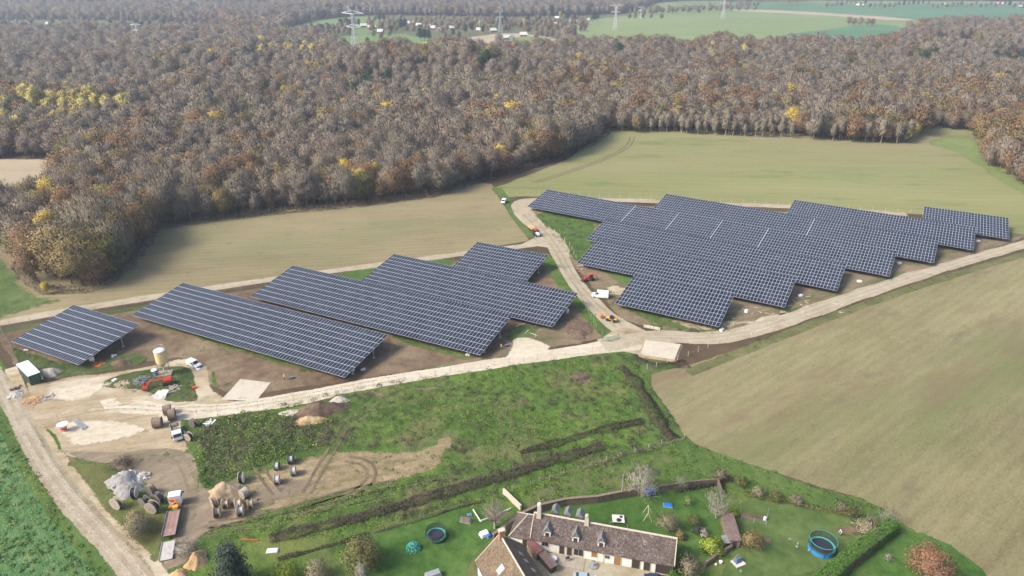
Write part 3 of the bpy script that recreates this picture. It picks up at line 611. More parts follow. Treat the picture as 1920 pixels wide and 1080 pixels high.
def joined(tm, cm, name):
    """one mesh for the mass of far trees"""
    me = bpy.data.meshes.new(name); a = len(tm.vertices)
    V = [v.co[:] for v in tm.vertices]+[v.co[:] for v in cm.vertices]
    F = [tuple(p.vertices) for p in tm.polygons]+[tuple(i+a for i in p.vertices) for p in cm.polygons]
    me.from_pydata(V, [], F); me.materials.append(tm.materials[0]); me.materials.append(cm.materials[0])
    me.polygons.foreach_set('material_index', [0]*len(tm.polygons)+[1]*len(cm.polygons)); me.update()
    nt_ = np.array([v.normal[:] for v in me.vertices[:a]]) if a else np.zeros((0, 3)); custom_normals(me, np.vstack([nt_, CN[cm.name]])); return me
# kinds: name, height, radius, twigs near, twigs far, foliage, bark, leafy share, variants, description
KIND = [
 ('bare', 14.5, 4.6, 'grey', 'grey', .0, 3), ('bare_brown', 14, 4.8, 'brown', 'grey', .12, 3), ('bare_violet', 15, 4.4, 'violet', 'grey', .0, 2),
 ('russet', 13.5, 4.8, 'russet', 'dark', .5, 2), ('ochre', 13.5, 4.8, 'ochre', 'dark', .5, 2), ('yellow', 13, 4.0, 'yellow', 'grey', .8, 2),
 ('pine', 14, 3.4, 'green', 'dark', .75, 2), ('slim', 13, 2.3, 'grey', 'pale', .0, 2), ('yellow_poplar', 16, 2.6, 'ypale', 'pale', .45, 1), ('olive', 11, 4.0, 'olive', 'dark', .35, 1)]
NEAR = {}; FARM = []; KV = {}
for ki, (n_, h, rd, fo_, bk_, lf, nv) in enumerate(KIND):
    for v in range(nv):
        sh = 'tall' if n_ in ('slim', 'yellow_poplar') else ('cone' if n_ == 'pine' and v else 'round')
        kw = dict(leafy=lf, base=.22 if n_ != 'slim' else .3, shape=sh, lobes=18 if sh == 'round' else 12, tight=.25 if sh == 'round' else .32)
        NEAR[(ki, v)] = make_tree(n_, h, rd, 100+ki*10+v, 5200, fo_, bk_, tw=(.95, .11), leaf=.22, **kw)
        a = make_tree(n_, h, rd, 500+ki*10+v, 2000, fo_, bk_, tw=(1.15, .25), leaf=.36, seg=3, **kw)
        KV.setdefault(ki, []).append(len(FARM)); FARM.append(joined(*a, 'woodland_'+n_))
# --- where trees stand
FENCE_FOREST = [(-700, 800), (-500, 470), (-60, 445), (10, 470), (75, 540), (190, 540), (255, 486), (295, 424), (480, 402), (700, 380), (830, 362), (862, 350), (940, 328), (1040, 300), (1105, 272), (1142, 246), (1300, 252), (1480, 260), (1700, 272), (1722, 262), (1730, 240), (1820, 246), (1842, 270), (1850, 310), (1915, 345), (2010, 380), (2200, 430), (2300, 300), (2400, -30), (-500, -30)]
forest_poly = GP([p for p in FENCE_FOREST if p[1] > 0][:-0 or None])
forest_poly = np.vstack([forest_poly, [[2300, 1400], [3600, 3300], [-3600, 3300], [-1500, 700]]])
clear = [clear_left]
for n in far: clear.append(smooth_closed(GP(far[n][1]), 1))
for n in far.keys(): pass
clear.append(GP([(-40, 40), (60, 36), (200, 38), (420, 42), (440, 56), (220, 60), (40, 62)]))     # hamlet on the left, planted by hand
clear.append(GP([(620, 34), (700, 30), (1000, 34), (1180, 26), (1200, 36), (1100, 50), (1060, 76), (980, 84), (870, 78), (720, 66), (620, 66)]))  # village

pts = []
def scatter(ymin, ymax, sp):
    xx = np.arange(-1.0*ymax-60, 1.0*ymax+60, sp); yy = np.arange(ymin, ymax, sp*.87)
    X_, Y_ = np.meshgrid(xx, yy); X_[1::2] += sp/2; X_ = X_.ravel()+rng.uniform(-.42, .42, X_.size)*sp; Y_ = Y_.ravel()+rng.uniform(-.42, .42, Y_.size)*sp
    k = np.abs(X_) < Y_*.80+70; X_ = X_[k]; Y_ = Y_[k]
    k = inpoly(X_, Y_, forest_poly)
    for c_ in clear: k &= ~inpoly(X_, Y_, c_)
    return X_[k], Y_[k]
ax, ay = [], []
for a, b_, sp in ((180, 520, 5.5), (520, 900, 6.4), (900, 1500, 8.8), (1500, 3000, 11.5)):
    x_, y_ = scatter(a, b_, sp); ax.append(x_); ay.append(y_); pts.append(np.full(len(x_), {5.5: 1, 6.4: 1.05, 8.8: 1.15, 11.5: 1.3}[sp]))
ax = np.concatenate(ax); ay = np.concatenate(ay); asc = np.concatenate(pts)
# trees of their own that catch the eye: crown-middle pixel, kind, scale, label
SPECIAL = [((699, 312), 5, 1.05, 'bright yellow broad tree standing in the wood, the brightest above the tan field'), ((647, 305), 5, .95, 'yellow-green tree left of the brightest yellow tree'),
 ((650, 327), 5, .7, 'small yellow tree just below the yellow-green one in the wood'), ((520, 322), 4, .8, 'small orange-yellow tree left of the yellow-green tree in the wood'), ((585, 310), 9, .8, 'pale olive tree in the wood left of the yellow trees'),
 ((67, 377), 5, .62, 'small rounded yellow tree at the left of the wood'), ((108, 382), 5, .55, 'smallest yellow-green rounded tree right of the small yellow one'), ((182, 355), 4, .95, 'golden-brown tree in the left part of the wood'),
 ((268, 352), 5, .65, 'yellow-green tree right of the golden-brown one'), ((57, 488), 3, 1.0, 'orange-leaved tree at the left foot of the wood'), ((85, 540), 5, .32, 'tiny bright yellow tree at the tip of the wood'),
 ((222, 438), 4, 1.25, 'large round ochre tree at the corner of the tan field'), ((410, 325), 5, .5, 'thin yellow tree among bare ones at the left middle'), ((995, 249), 5, .75, 'single yellow tree near the end of the wood by the sown field'),
 ((563, 166), 5, .85, 'yellow tree alone in the middle distance of the wood'), ((580, 130), 5, .95, 'yellow-green tree pair far back in the wood'), ((507, 178), 5, .8, 'small pale yellow tree left of the lone yellow tree'),
 ((632, 155), 6, 1.1, 'round dark green pine left of the lattice mast'), ((25, 440), 9, 1.0, 'olive-green tree at the left edge of the picture'), ((1340, 88), 5, .9, 'yellow narrow tree far back at the right'),
 ((1095, 205), 3, 1.1, 'orange-brown tree on the wood slope above the plantation'), ((1165, 215), 3, .9, 'russet tree beside the plantation'), ((1490, 208), 5, 1.2, 'yellow-green tree above the right plantation'),
 ((1505, 232), 3, 1.1, 'brown-leaved oak at the field edge below the yellow-green tree'), ((1555, 243), 9, 1.0, 'olive oak at the edge of the sown field'), ((1815, 118), 5, .8, 'bright orange-yellow tree far right in the wood'),
 ((740, 330), 3, .95, 'orange oak at the edge right of the bright yellow tree'), ((530, 345), 3, .9, 'orange-leaved tree at the wood edge above the tan field'), ((1715, 245), 5, .7, 'yellow-leaved tree at the corner of the sown field')]
sx, sy = [], []
for (px, py), k, s, lab in SPECIAL:
    s *= 1.12; hh = KIND[k][1]*s*(.86 if py < 520 and (px, py) not in ((222, 438), (57, 488), (1505, 232), (1555, 243), (1715, 245), (740, 330), (530, 345), (1165, 215)) else .5); g = G(px, py, hh)
    for _ in range(4): g = G(px, py, float(TZ(g.x, g.y))+hh)
    sx.append(g.x); sy.append(g.y)
for x_, y_, (_, k, s, _) in zip(sx, sy, SPECIAL):
    keep = np.hypot(ax-x_, ay-y_) > 3.6+2*s; ax, ay, asc = ax[keep], ay[keep], asc[keep]
    keep = ~((ay < y_) & (ay > y_-9) & (np.abs(ax-x_*ay/y_) < 2.5)); ax, ay, asc = ax[keep], ay[keep], asc[keep]
n = len(ax)
def pxof(x, y, z=0):
    zz = z-CAM_H; d = y*math.cos(PITCH)-zz*math.sin(PITCH); v = y*math.sin(PITCH)+zz*math.cos(PITCH)
    return 960+FPX*x/d, 540-FPX*v/d
U, Vv = pxof(ax, ay, TZ(ax, ay)+9)
rnd = rng.random(n); n1 = vnoise(ax, ay, .012, 5); n2 = vnoise(ax, ay, .05, 6)
n3 = vnoise(ax, ay, .025, 8); rus = .13+.15*n1+.10*n2
def zone(x0, y0, x1, y1, f=18): return sst(x0-f, x0+f, U)*sst(x1+f, x1-f, U)*sst(y0-f/2, y0+f/2, Vv)*sst(y1+f/2, y1-f/2, Vv)
rus += .28*zone(1010, 118, 1450, 200)+.30*zone(1560, 165, 1960, 250)+.35*zone(1780, 215, 1990, 350)+.25*zone(0, 250, 260, 420)+.2*zone(150, 230, 520, 330)+.15*zone(480, 300, 1000, 360)
rus = np.clip(rus, .01, .85); kind = np.zeros(n, int)
q = rng.random(n); kind[:] = np.where(q < .38, 0, np.where(q < .80, 1, 2))
kind[(n2+n1*.5 > .35) & (q < .8)] = 2; kind[(n3 < -.45) & (q < .75)] = 1; kind[(n3 > .9) & (q < .7)] = 0; kind[(n3+n2 > 1.1) & (q > .5)] = 9
kind[rnd < rus] = 3; kind[rnd < rus*.42] = 4
kind[(rnd > .992)] = 5; kind[(rnd > .985) & (rnd < .99)] = 6
q2 = rng.random(n)
kind[(zone(50, 186, 230, 228, 5) > .5) & (q2 < .45)] = 8; kind[(zone(60, 192, 245, 210, 5) > .5) & (q2 < .85)] = 8; kind[(zone(10, 210, 40, 245, 6) > .5) & (q2 < .6)] = 8
kind[(zone(480, 92, 590, 104, 4) > .5) & (q2 < .28)] = 8; kind[(zone(780, 92, 870, 106, 6) > .5) & (q2 < .35)] = 4; kind[(zone(1290, 80, 1420, 112, 8) > .5) & (q2 < .07)] = 8
kind[(zone(680, 142, 740, 168, 6) > .5) & (q2 < .6)] = 6; kind[(zone(660, 160, 730, 185, 5) > .5) & (q2 < .4)] = 6; kind[(zone(860, 115, 940, 150, 8) > .5) & (q2 < .15)] = 6
kind[(zone(1640, 80, 1800, 115, 8) > .5) & (q2 < .12)] = 6; kind[(zone(1860, 90, 1940, 130, 8) > .5) & (q2 < .35)] = 6; kind[(zone(540, 16, 700, 36, 5) > .5) & (q2 < .35)] = 6
kind[(zone(1440, 172, 1500, 182, 3) > .5) & (q2 < .5)] = 5
kind[(zone(1200, 218, 1500, 268, 8) > .5)] = 7; kind[(zone(1530, 235, 1710, 280, 8) > .5) & (q2 < .75)] = 7
kind[(zone(640, 0, 1240, 22, 10) > .5) & (q2 < .5)] = 2; kind[(rnd < .12) & (zone(1180, 10, 1440, 40, 8) > .5)] = 9
hs = asc*np.where(rng.random(n) < .3, rng.uniform(.62, .85, n), rng.uniform(.86, 1.28, n))*(1+.10*n2+.06*n3)
hs[kind == 7] *= rng.uniform(.85, .95, (kind == 7).sum())
# the plantation needs closer planting
pl = GP([(1150, 243), (1480, 252), (1700, 268), (1716, 252), (1500, 232), (1190, 222)])
px_, py_ = np.meshgrid(np.arange(pl[:, 0].min(), pl[:, 0].max(), 3.6), np.arange(pl[:, 1].min(), pl[:, 1].max(), 6.5)); px_ = px_.ravel()+rng.uniform(-.6, .6, px_.size); py_ = py_.ravel()+rng.uniform(-.8, .8, py_.size)
k = inpoly(px_, py_, pl); px_, py_ = px_[k], py_[k]
ax = np.r_[ax, px_]; ay = np.r_[ay, py_]; kind = np.r_[kind, np.full(len(px_), 7)]; hs = np.r_[hs, rng.uniform(.75, .95, len(px_))]; n = len(ax)
az_ = TZ(ax, ay)
# --- the 300 nearest of the wood stand as trees of their own
U, Vv = pxof(ax, ay, az_+8)
infr = (U > -20) & (U < 1940) & (Vv < 1085); dist = np.sqrt(ax**2+ay**2)/hs; order = np.argsort(np.where(infr, dist, 1e9))[:300]
ind = np.zeros(n, bool); ind[order] = True
KD = {0: ('bare grey tree near the open edge of the wood', 'bare grey trees'), 1: ('bare brown tree with a few dead leaves near the edge of the wood', 'bare brown trees'), 2: ('bare violet-grey tree near the edge of the wood', 'bare violet-grey trees'),
 3: ('russet-leaved tree near the edge of the wood', 'russet trees'), 4: ('ochre-leaved tree near the edge of the wood', 'ochre trees'), 5: ('small yellow-leaved tree near the edge of the wood', 'yellow trees'), 6: ('dark green pine near the edge of the wood', 'pines'),
 7: ('slim bare pale-stemmed tree of the plantation', 'plantation trees'), 8: ('slim yellow poplar in the wood', 'yellow poplars'), 9: ('olive-green tree in the wood', 'olive trees')}
NM = {0: 'bare_tree', 1: 'bare_tree', 2: 'bare_tree', 3: 'oak_tree', 4: 'oak_tree', 5: 'yellow_tree', 6: 'pine_tree', 7: 'plantation_tree', 8: 'poplar_tree', 9: 'oak_tree'}
def plant(name, label, group, x, y, z, s, meshes, cat='tree', rz=None):
    rz = random.uniform(0, 6.28) if rz is None else rz
    t = thing(name, label, cat, (x, y, z), rz, group); t.scale = s if hasattr(s, '__len__') else (s, s, s)
    for nm, me in (('trunk', meshes[0]), ('crown', meshes[1])):
        o = bpy.data.objects.new(nm, me); C.objects.link(o); o.parent = t
    return t
for i in order:
    k = int(kind[i]); v = random.randrange(KIND[k][6]); s = float(hs[i]); ws = s*random.uniform(.9, 1.15)
    plant(NM[k], KD[k][0], KD[k][1], float(ax[i]), float(ay[i]), float(az_[i]), (ws, ws, s), NEAR[(k, v)])
for (x_, y_, (_, k, s, lab)) in zip(sx, sy, SPECIAL):
    plant(NM[k], lab, 'trees of the wood that stand out by colour', x_, y_, float(TZ(x_, y_)), s*1.12, NEAR[(k, 0)])
# --- and the rest are one woodland
k = ~ind; wx, wy, wz, wk, ws = ax[k], ay[k], az_[k], kind[k], hs[k]
idx = np.array([KV[int(q)][random.randrange(len(KV[int(q)]))] for q in wk], np.int32)
me = bpy.data.meshes.new('woodland'); me.vertices.add(len(wx)); me.vertices.foreach_set('co', np.stack([wx, wy, wz], 1).astype(np.float32).ravel())
a = me.attributes.new('pick', 'INT', 'POINT'); a.data.foreach_set('value', idx)
a = me.attributes.new('size', 'FLOAT_VECTOR', 'POINT'); wj = ws*rng.uniform(.9, 1.15, len(ws)); a.data.foreach_set('vector', np.stack([wj, wj, ws], 1).astype(np.float32).ravel())
a = me.attributes.new('turn', 'FLOAT_VECTOR', 'POINT'); tt = np.zeros((len(ws), 3), np.float32); tt[:, 2] = rng.uniform(0, 6.28, len(ws)); a.data.foreach_set('vector', tt.ravel())
wood = bpy.data.objects.new('woodland', me); C.objects.link(wood); tag(wood, 'leafless grey-brown woodland with russet and yellow trees rolling to the horizon', 'woodland', kind='stuff')
def instancer(obj, meshes, src):
    col = bpy.data.collections.new(src)
    for i, mm in enumerate(meshes):
        o = bpy.data.objects.new('%s_%02d' % (src, i), mm); col.objects.link(o)
    ng = bpy.data.node_groups.new(src, 'GeometryNodeTree'); ng.interface.new_socket('Geometry', in_out='INPUT', socket_type='NodeSocketGeometry'); ng.interface.new_socket('Geometry', in_out='OUTPUT', socket_type='NodeSocketGeometry')
    i_ = ng.nodes.new('NodeGroupInput'); o_ = ng.nodes.new('NodeGroupOutput'); io = ng.nodes.new('GeometryNodeInstanceOnPoints'); ci = ng.nodes.new('GeometryNodeCollectionInfo')
    ci.inputs['Collection'].default_value = col; ci.inputs['Separate Children'].default_value = True; ci.inputs['Reset Children'].default_value = True
    def attr(nm, ty):
        q = ng.nodes.new('GeometryNodeInputNamedAttribute'); q.data_type = ty; q.inputs['Name'].default_value = nm
        return [s for s in q.outputs if s.name == 'Attribute' and s.enabled][0]
    L_ = ng.links.new; L_(i_.outputs[0], io.inputs['Points']); L_(ci.outputs[0], io.inputs['Instance']); io.inputs['Pick Instance'].default_value = True
    L_(attr('pick', 'INT'), io.inputs['Instance Index']); L_(attr('size', 'FLOAT_VECTOR'), io.inputs['Scale'])
    er = ng.nodes.new('FunctionNodeEulerToRotation'); L_(attr('turn', 'FLOAT_VECTOR'), er.inputs[0]); L_(er.outputs[0], io.inputs['Rotation']); L_(io.outputs[0], o_.inputs[0])
    md = obj.modifiers.new('instances', 'NODES'); md.node_group = ng
instancer(wood, FARM, 'woodland_kinds')
print('woodland', len(wx), 'individual', len(order))
# ================================================================ PLANTS NEARBY
def bush_meshes(nm, h, rad, seed, N, fol, bk='dark', leafy=.5, base=.08, tw=(.7, .05), leaf=.12, lobes=14, shape='round', tight=.24):
    return make_tree(nm, h, rad, seed, N, fol, bk, leafy=leafy, base=base, tw=tw, leaf=leaf, lobes=lobes, shape=shape, tight=tight)
def fan_meshes(nm, h, rad, seed, N, fol, bk='pale', stems=26):
    """a pollard: long shoots fanning up from a short trunk"""
    r = np.random.default_rng(seed); segs = [((0, 0, -.2), (.05, 0, h*.28), .32, .26)]; c = []; d = []
    for i in range(stems):
        a = r.uniform(0, 6.28); sp = rad*math.sqrt(r.uniform(.02, 1)); e = np.array([sp*math.cos(a), sp*math.sin(a), h*r.uniform(.75, 1.0)*(1-.25*(sp/rad)**2)])
        b0 = np.array([.1*math.cos(a), .1*math.sin(a), h*.26]); mid = b0*.5+e*.5+np.array([e[0]*.12, e[1]*.12, -.2]); segs += [(b0, mid, .10, .06), (mid, e, .06, .02)]
        for t in r.uniform(.25, 1, max(1, N//stems)):
            p = (b0*(1-t)+mid*t) if r.random() < .3 else (mid*(1-t)+e*t); dd = (e-b0)/np.linalg.norm(e-b0)+r.normal(size=3)*.35; c.append(p+r.normal(size=3)*.18); d.append(dd/np.linalg.norm(dd))
    c = np.array(c); d = np.array(d); o = c-np.array([0, 0, h*.45]); o /= np.linalg.norm(o, axis=1, keepdims=True)
    v, f = slivers(c, d, r.uniform(.5, 1.3, len(c)), .05, r, o)
    cm = bpy.data.meshes.new(nm+'_crown'); cm.from_pydata(v.tolist(), [], [tuple(q) for q in f.tolist()]); cm.materials.append(FO[fol]); custom_normals(cm, np.repeat(o, 3, 0))
    tv, tf = tubes(segs, 5); tm = bpy.data.meshes.new(nm+'_trunk'); tm.from_pydata([tuple(v) for v in tv], [], tf); tm.materials.append(BK[bk]); return tm, cm
def put(name, lab, px, py, meshes, cat='tree', s=1, group=None, z=0):
    g = G(px, py); return plant(name, lab, group, g.x, g.y, z, s, meshes, cat)
put('pollard_tree', 'bare tan tree with shoots fanning up beside the wooden fence', 928, 990, fan_meshes('fan', 7.2, 3.1, 1, 900, 'straw', stems=60))
put('bare_tree', 'large pale bare tree behind the blue covered trailer', 1203, 932, make_tree('whitebare', 8.6, 4.0, 2, 2600, 'pale', 'pale', tw=(.9, .05), base=.12, lobes=22, tight=.2))
put('bare_tree', 'grey gnarled bare tree above the long narrow shed', 1343, 972, make_tree('greybare', 7.8, 3.3, 3, 1300, 'pale', 'pale', tw=(.8, .05), base=.12, lobes=20, tight=.2))
put('bare_tree', 'small grey bare tree by the garden wall', 1277, 920, make_tree('smallbare', 4.2, 2.0, 4, 600, 'pale', 'grey', tw=(.6, .04), base=.3, lobes=10))
put('bare_shrub', 'round tan leafless shrub on the lawn behind the farmhouse', 1252, 995, bush_meshes('roundbush', 4.3, 2.3, 5, 2200, 'straw', 'pale', 0), 'shrub')
put('shrub', 'small orange-yellow shrub near the end of the farmhouse', 1275, 1010, bush_meshes('orangebush', 1.8, 1.0, 6, 700, 'ochre'), 'shrub')
put('shrub', 'lime-green weeping shrub in the corner of the lawn', 1335, 1033, bush_meshes('limebush', 2.8, 2.2, 7, 1900, 'lime', leafy=.9, leaf=.16), 'shrub')
put('bare_shrub', 'large tan leafless shrub behind the bottom right chimney', 1292, 1080, bush_meshes('tanbush', 4.2, 2.6, 8, 2400, 'straw', 'pale', .15), 'shrub')
put('shrub', 'golden-tan rounded shrub on the lawn of the square garden', 1409, 1026, bush_meshes('goldbush', 3.6, 2.1, 9, 2400, 'ochre', 'pale', .4), 'shrub')
put('shrub', 'reddish-brown bare shrub at the top of the square garden', 1350, 902, bush_meshes('brownbush', 3.2, 1.7, 10, 1100, 'brown', 'dark', .2), 'shrub')
for i, (px, py, h, fo_, lab) in enumerate([(1390, 912, 2.4, 'olive', 'dark olive bush beside the reddish-brown shrub'), (1421, 930, 2.2, 'straw', 'tan bush on the top edge of the square garden'), (1455, 938, 2.2, 'olive', 'olive bush right of the tan one on the garden edge'),
   (1493, 945, 2.0, 'grey', 'low grey bush in the middle of the garden edge'), (1595, 968, 2.6, 'olive', 'dark olive bush left of the big tan bush by the hedge'), (1578, 958, 1.9, 'grey', 'low grey bush on the garden edge near the hedge end'),
   (1320, 1005, 1.5, 'pale', 'small pale shrub between the shed and the lime shrub'), (1308, 1000, 1.7, 'spruce', 'grey-green shrub beside the garden pond'), (1377, 968, 1.4, 'lime', 'small bright green shrub at the shed corner'), (1302, 985, 2.2, 'olive', 'olive shrub between the tan shrub and the grey tree')]):
    put('bush', lab, px, py, bush_meshes('b%d' % i, h, h*.75, 20+i, 700, fo_, leafy=.5), 'bush')
put('bush', 'big tan-green bush with dark stems at the end of the clipped hedge', 1628, 1000, bush_meshes('bigbush', 3.2, 3.0, 12, 2600, 'straw', 'dark', .35), 'bush')
put('bare_tree', 'pale feathery bare tree on the edge of the harvested field', 1660, 985, make_tree('palefeather', 4.6, 2.3, 13, 900, 'pale', 'pale', tw=(.7, .04), base=.1))
put('maple_tree', 'large orange-leaved tree at the bottom right corner', 1735, 1085, make_tree('orange', 7.4, 4.2, 14, 6500, 'orange', 'pale', leafy=.62, base=.15, tw=(.9, .05), leaf=.12, lobes=30, tight=.16))
put('spruce_tree', 'large grey-green conifer at the bottom left', 440, 1105, make_tree('spruce', 11, 4.3, 15, 7500, 'spruce', 'dark', leafy=.35, base=.06, tw=(.8, .12), leaf=.2, lobes=40, shape='cone', tight=.15))
put('oak_tree', 'wide olive-brown tree at the bottom, left of the climbing dome', 683, 1062, make_tree('olivebig', 5.8, 4.0, 16, 5200, 'olive', 'dark', leafy=.5, base=.12, tw=(.7, .06), leaf=.16, lobes=26, tight=.18))
put('bare_tree', 'tall narrow pale leafless tree in front of the olive-brown tree', 681, 1100, fan_meshes('palefan', 6.4, 1.2, 17, 1200, 'pale', stems=36))
put('bush', 'tan half-bare bush at the bottom beside the olive-brown tree', 598, 1085, bush_meshes('tanb', 4.0, 2.4, 18, 2400, 'straw', 'dark', .4), 'bush')
put('bush', 'yellow-green bush at the bottom right of the conifer', 540, 1088, bush_meshes('ygb', 3.6, 2.6, 19, 2400, 'lime', 'dark', .5), 'bush')
g_ = put('bush', 'yellow-topped tan thicket beside the flatbed truck', 262, 1003, bush_meshes('thicket', 4.4, 2.9, 30, 3400, 'straw', 'dark', .35), 'bush', s=(1, 1.15, 1))
put('bush', 'golden bush at the top of the tan thicket', 258, 985, bush_meshes('goldtop', 3.6, 1.6, 31, 1400, 'ochre', 'dark', .7), 'bush')
put('bare_shrub', 'grey leafless brush beside the trailer ramp', 352, 1035, bush_meshes('greybrush', 2.4, 2.6, 32, 1300, 'pale', 'grey', 0), 'shrub')
put('bare_shrub', 'dark leafless brush at the top of the rubble heap', 232, 875, bush_meshes('darkbrush', 2.0, 3.0, 33, 1300, 'bramble', 'dark', 0), 'shrub')
put('bush', 'green bush against the house wall at the bottom', 1262, 1085, bush_meshes('wallbush', 1.8, 1.2, 34, 700, 'hedge', leafy=.9), 'bush')
put('young_tree', 'thin leafless sapling at the bottom right lawn', 1665, 1052, bush_meshes('sapling', 2.2, 1.0, 35, 160, 'pale', 'pale', 0), 'tree')
put('young_tree', 'thin yellow sapling near the blue paddling pool', 1289, 948, bush_meshes('sapling2', 2.6, .9, 36, 160, 'lime', 'pale', .4), 'tree')
# hedges and bramble strips: one mass of stems along a line
def strip(name, lab, px, wd, ht, N, fol, cat, seed, leafy=.3, tw=(.6, .06), leaf=.13, boxy=False, kind=None, world=False):
    r = np.random.default_rng(seed); W = densify(smooth_open(np.asarray(px, float) if world else GP(px), 2), 1.5, 0, closed=False); n = len(W); T = np.gradient(W, axis=0); T /= np.linalg.norm(T, axis=1, keepdims=True); Nn = np.stack([-T[:, 1], T[:, 0]], 1)
    t = r.uniform(0, n-1.001, N); i = t.astype(int); c2 = W[i]*(1-(t-i)[:, None])+W[i+1]*(t-i)[:, None]
    wv = wd*(.8+.35*vnoise(c2[:, 0], c2[:, 1], .35, seed)*.6); hv = ht*(.85+.3*vnoise(c2[:, 0], c2[:, 1], .5, seed+1)*.6) if not boxy else np.full(N, ht)*(1+.04*r.normal(size=N))
    if not boxy:
        a = r.uniform(0, math.pi, N); q = r.uniform(.45, 1, N)**.6; off = np.cos(a)*q*wv/2; zz = np.sin(a)*q*hv
    else:
        s_ = r.random(N); tot = wd+2*ht; off = np.where(s_ < wd/tot, r.uniform(-.5, .5, N)*wd, np.where(s_ < (wd+ht)/tot, -wd/2, wd/2)); zz = np.where(s_ < wd/tot, hv, r.random(N)*hv); off = off+r.normal(size=N)*.07; zz = zz+r.normal(size=N)*.05
    c = np.concatenate([c2+Nn[i]*off[:, None], zz[:, None]], 1)
    o = np.concatenate([Nn[i]*(off/(wd/2))[:, None]*.8, ((zz/ht)*1.0+.1)[:, None]], 1)+r.normal(size=(N, 3))*.2; o /= np.linalg.norm(o, axis=1, keepdims=True)
    d = o*.6+r.normal(size=(N, 3))*.6; d[:, 2] = np.abs(d[:, 2]); d /= np.linalg.norm(d, axis=1, keepdims=True); nl = int(N*leafy); V = []; FL = []; k0 = 0
    if N-nl: v, f = slivers(c[nl:], d[nl:], tw[0]*r.uniform(.6, 1.3, N-nl), tw[1], r, o[nl:]); V.append(v); FL += [tuple(q) for q in f.tolist()]; k0 = len(v)
    if nl: v, f = leaves(c[:nl], leaf, r, o[:nl]); V.append(v); FL += [tuple(q) for q in (f+k0).tolist()]
    V = np.vstack(V); cen = np.array([W[:, 0].mean(), W[:, 1].mean(), 0]); ob = meshobj(name, (V-cen).tolist(), FL, FO[fol]); ob.location = cen
    custom_normals(ob.data, np.vstack([np.repeat(o[nl:], 3, 0), np.repeat(o[:nl], 4, 0)])); tag(ob, lab, cat, kind=kind); return ob
# core inside the clipped hedge so that it is solid
hd = strip('hedge', 'long clipped green hedge running down the right side of the garden', [(1672, 994), (1626, 1028), (1580, 1064), (1526, 1112)], 2.5, 2.5, 13000, 'hedge', 'hedge', 50, leafy=1, leaf=.15, boxy=True)
W_ = GP([(1672, 994), (1526, 1112)]); d_ = W_[1]-W_[0]; mb = MB(); mb.box(((W_[0][0]+W_[1][0])/2, (W_[0][1]+W_[1][1])/2, 1.1), (np.linalg.norm(d_), 2.2, 2.3), rz=math.atan2(d_[1], d_[0]))
cb = mb.build('branches', BK['dark'], hd); cb.location = -hd.location
strip('bramble_hedge', 'long dark bramble hedge between the meadow and the farm gardens', [(505, 1012), (600, 990), (720, 960), (830, 925), (940, 897), (1030, 868), (1130, 838)], 3.6, 1.7, 17000, 'bramble', 'hedge', 51, leafy=.25)
strip('bramble_hedge', 'shorter dark bramble strip in the upper meadow', [(975, 850), (1060, 828), (1130, 805), (1205, 790)], 2.6, 1.1, 5000, 'bramble', 'hedge', 52, leafy=.25)
strip('bramble_hedge', 'dark weed belt along the left edge of the harvested field', [(1165, 690), (1195, 722), (1215, 755), (1240, 800), (1265, 825)], 4.5, 1.2, 7000, 'bramble', 'hedge', 53, leafy=.35)
strip('bramble_hedge', 'dead weeds on the bank below the white gravel pad', [(1185, 668), (1225, 690), (1290, 682)], 4.0, .9, 2500, 'bramble', 'hedge', 54, leafy=.3)
strip('ivy_hedge', 'dark ivy hedge along the stone wall behind the farmhouse', [(1265, 925), (1300, 915), (1345, 905), (1370, 900)], 1.6, 1.8, 2600, 'bramble', 'hedge', 55, leafy=.5)
strip('garden_hedge', 'low scrubby hedge along the top of the square garden', [(1395, 925), (1450, 940), (1520, 950), (1600, 972)], 1.6, 1.1, 2600, 'olive', 'hedge', 56, leafy=.5)
strip('bramble_hedge', 'dark undergrowth along the wire fence of the lower lawn', [(700, 1000), (780, 975), (850, 955), (905, 940)], 1.4, 1.0, 1800, 'olive', 'hedge', 57, leafy=.4)
strip('bramble_hedge', 'thin grey weed line beside the lower lawn fence', [(520, 1050), (600, 1030), (690, 1003)], 1.8, .9, 1500, 'bramble', 'hedge', 58, leafy=.3)
strip('hedgerow', 'dry reeds along the right side of the long brown garden wall', [(1010, 900), (1080, 885), (1180, 850), (1280, 825)], 1.6, .8, 1500, 'straw', 'hedge', 59, leafy=.2)
# undergrowth at the foot of the wood
for i, q in enumerate(([(30, 500), (70, 545), (130, 550), (195, 540), (255, 490), (295, 428)], [(295, 428), (380, 416), (480, 405), (600, 393), (700, 384), (825, 366)], [(825, 366), (860, 352), (940, 332), (1040, 303), (1105, 276), (1140, 250)])):
    strip('undergrowth', ['dark undergrowth under the lobe of the wood at the left', 'dark undergrowth along the middle of the wood edge', 'dark undergrowth where the wood meets the sown field'][i], q, 5, 3.4, 5200, 'bramble', 'undergrowth', 70+i, leafy=.35, tw=(1.2, .12), leaf=.3)
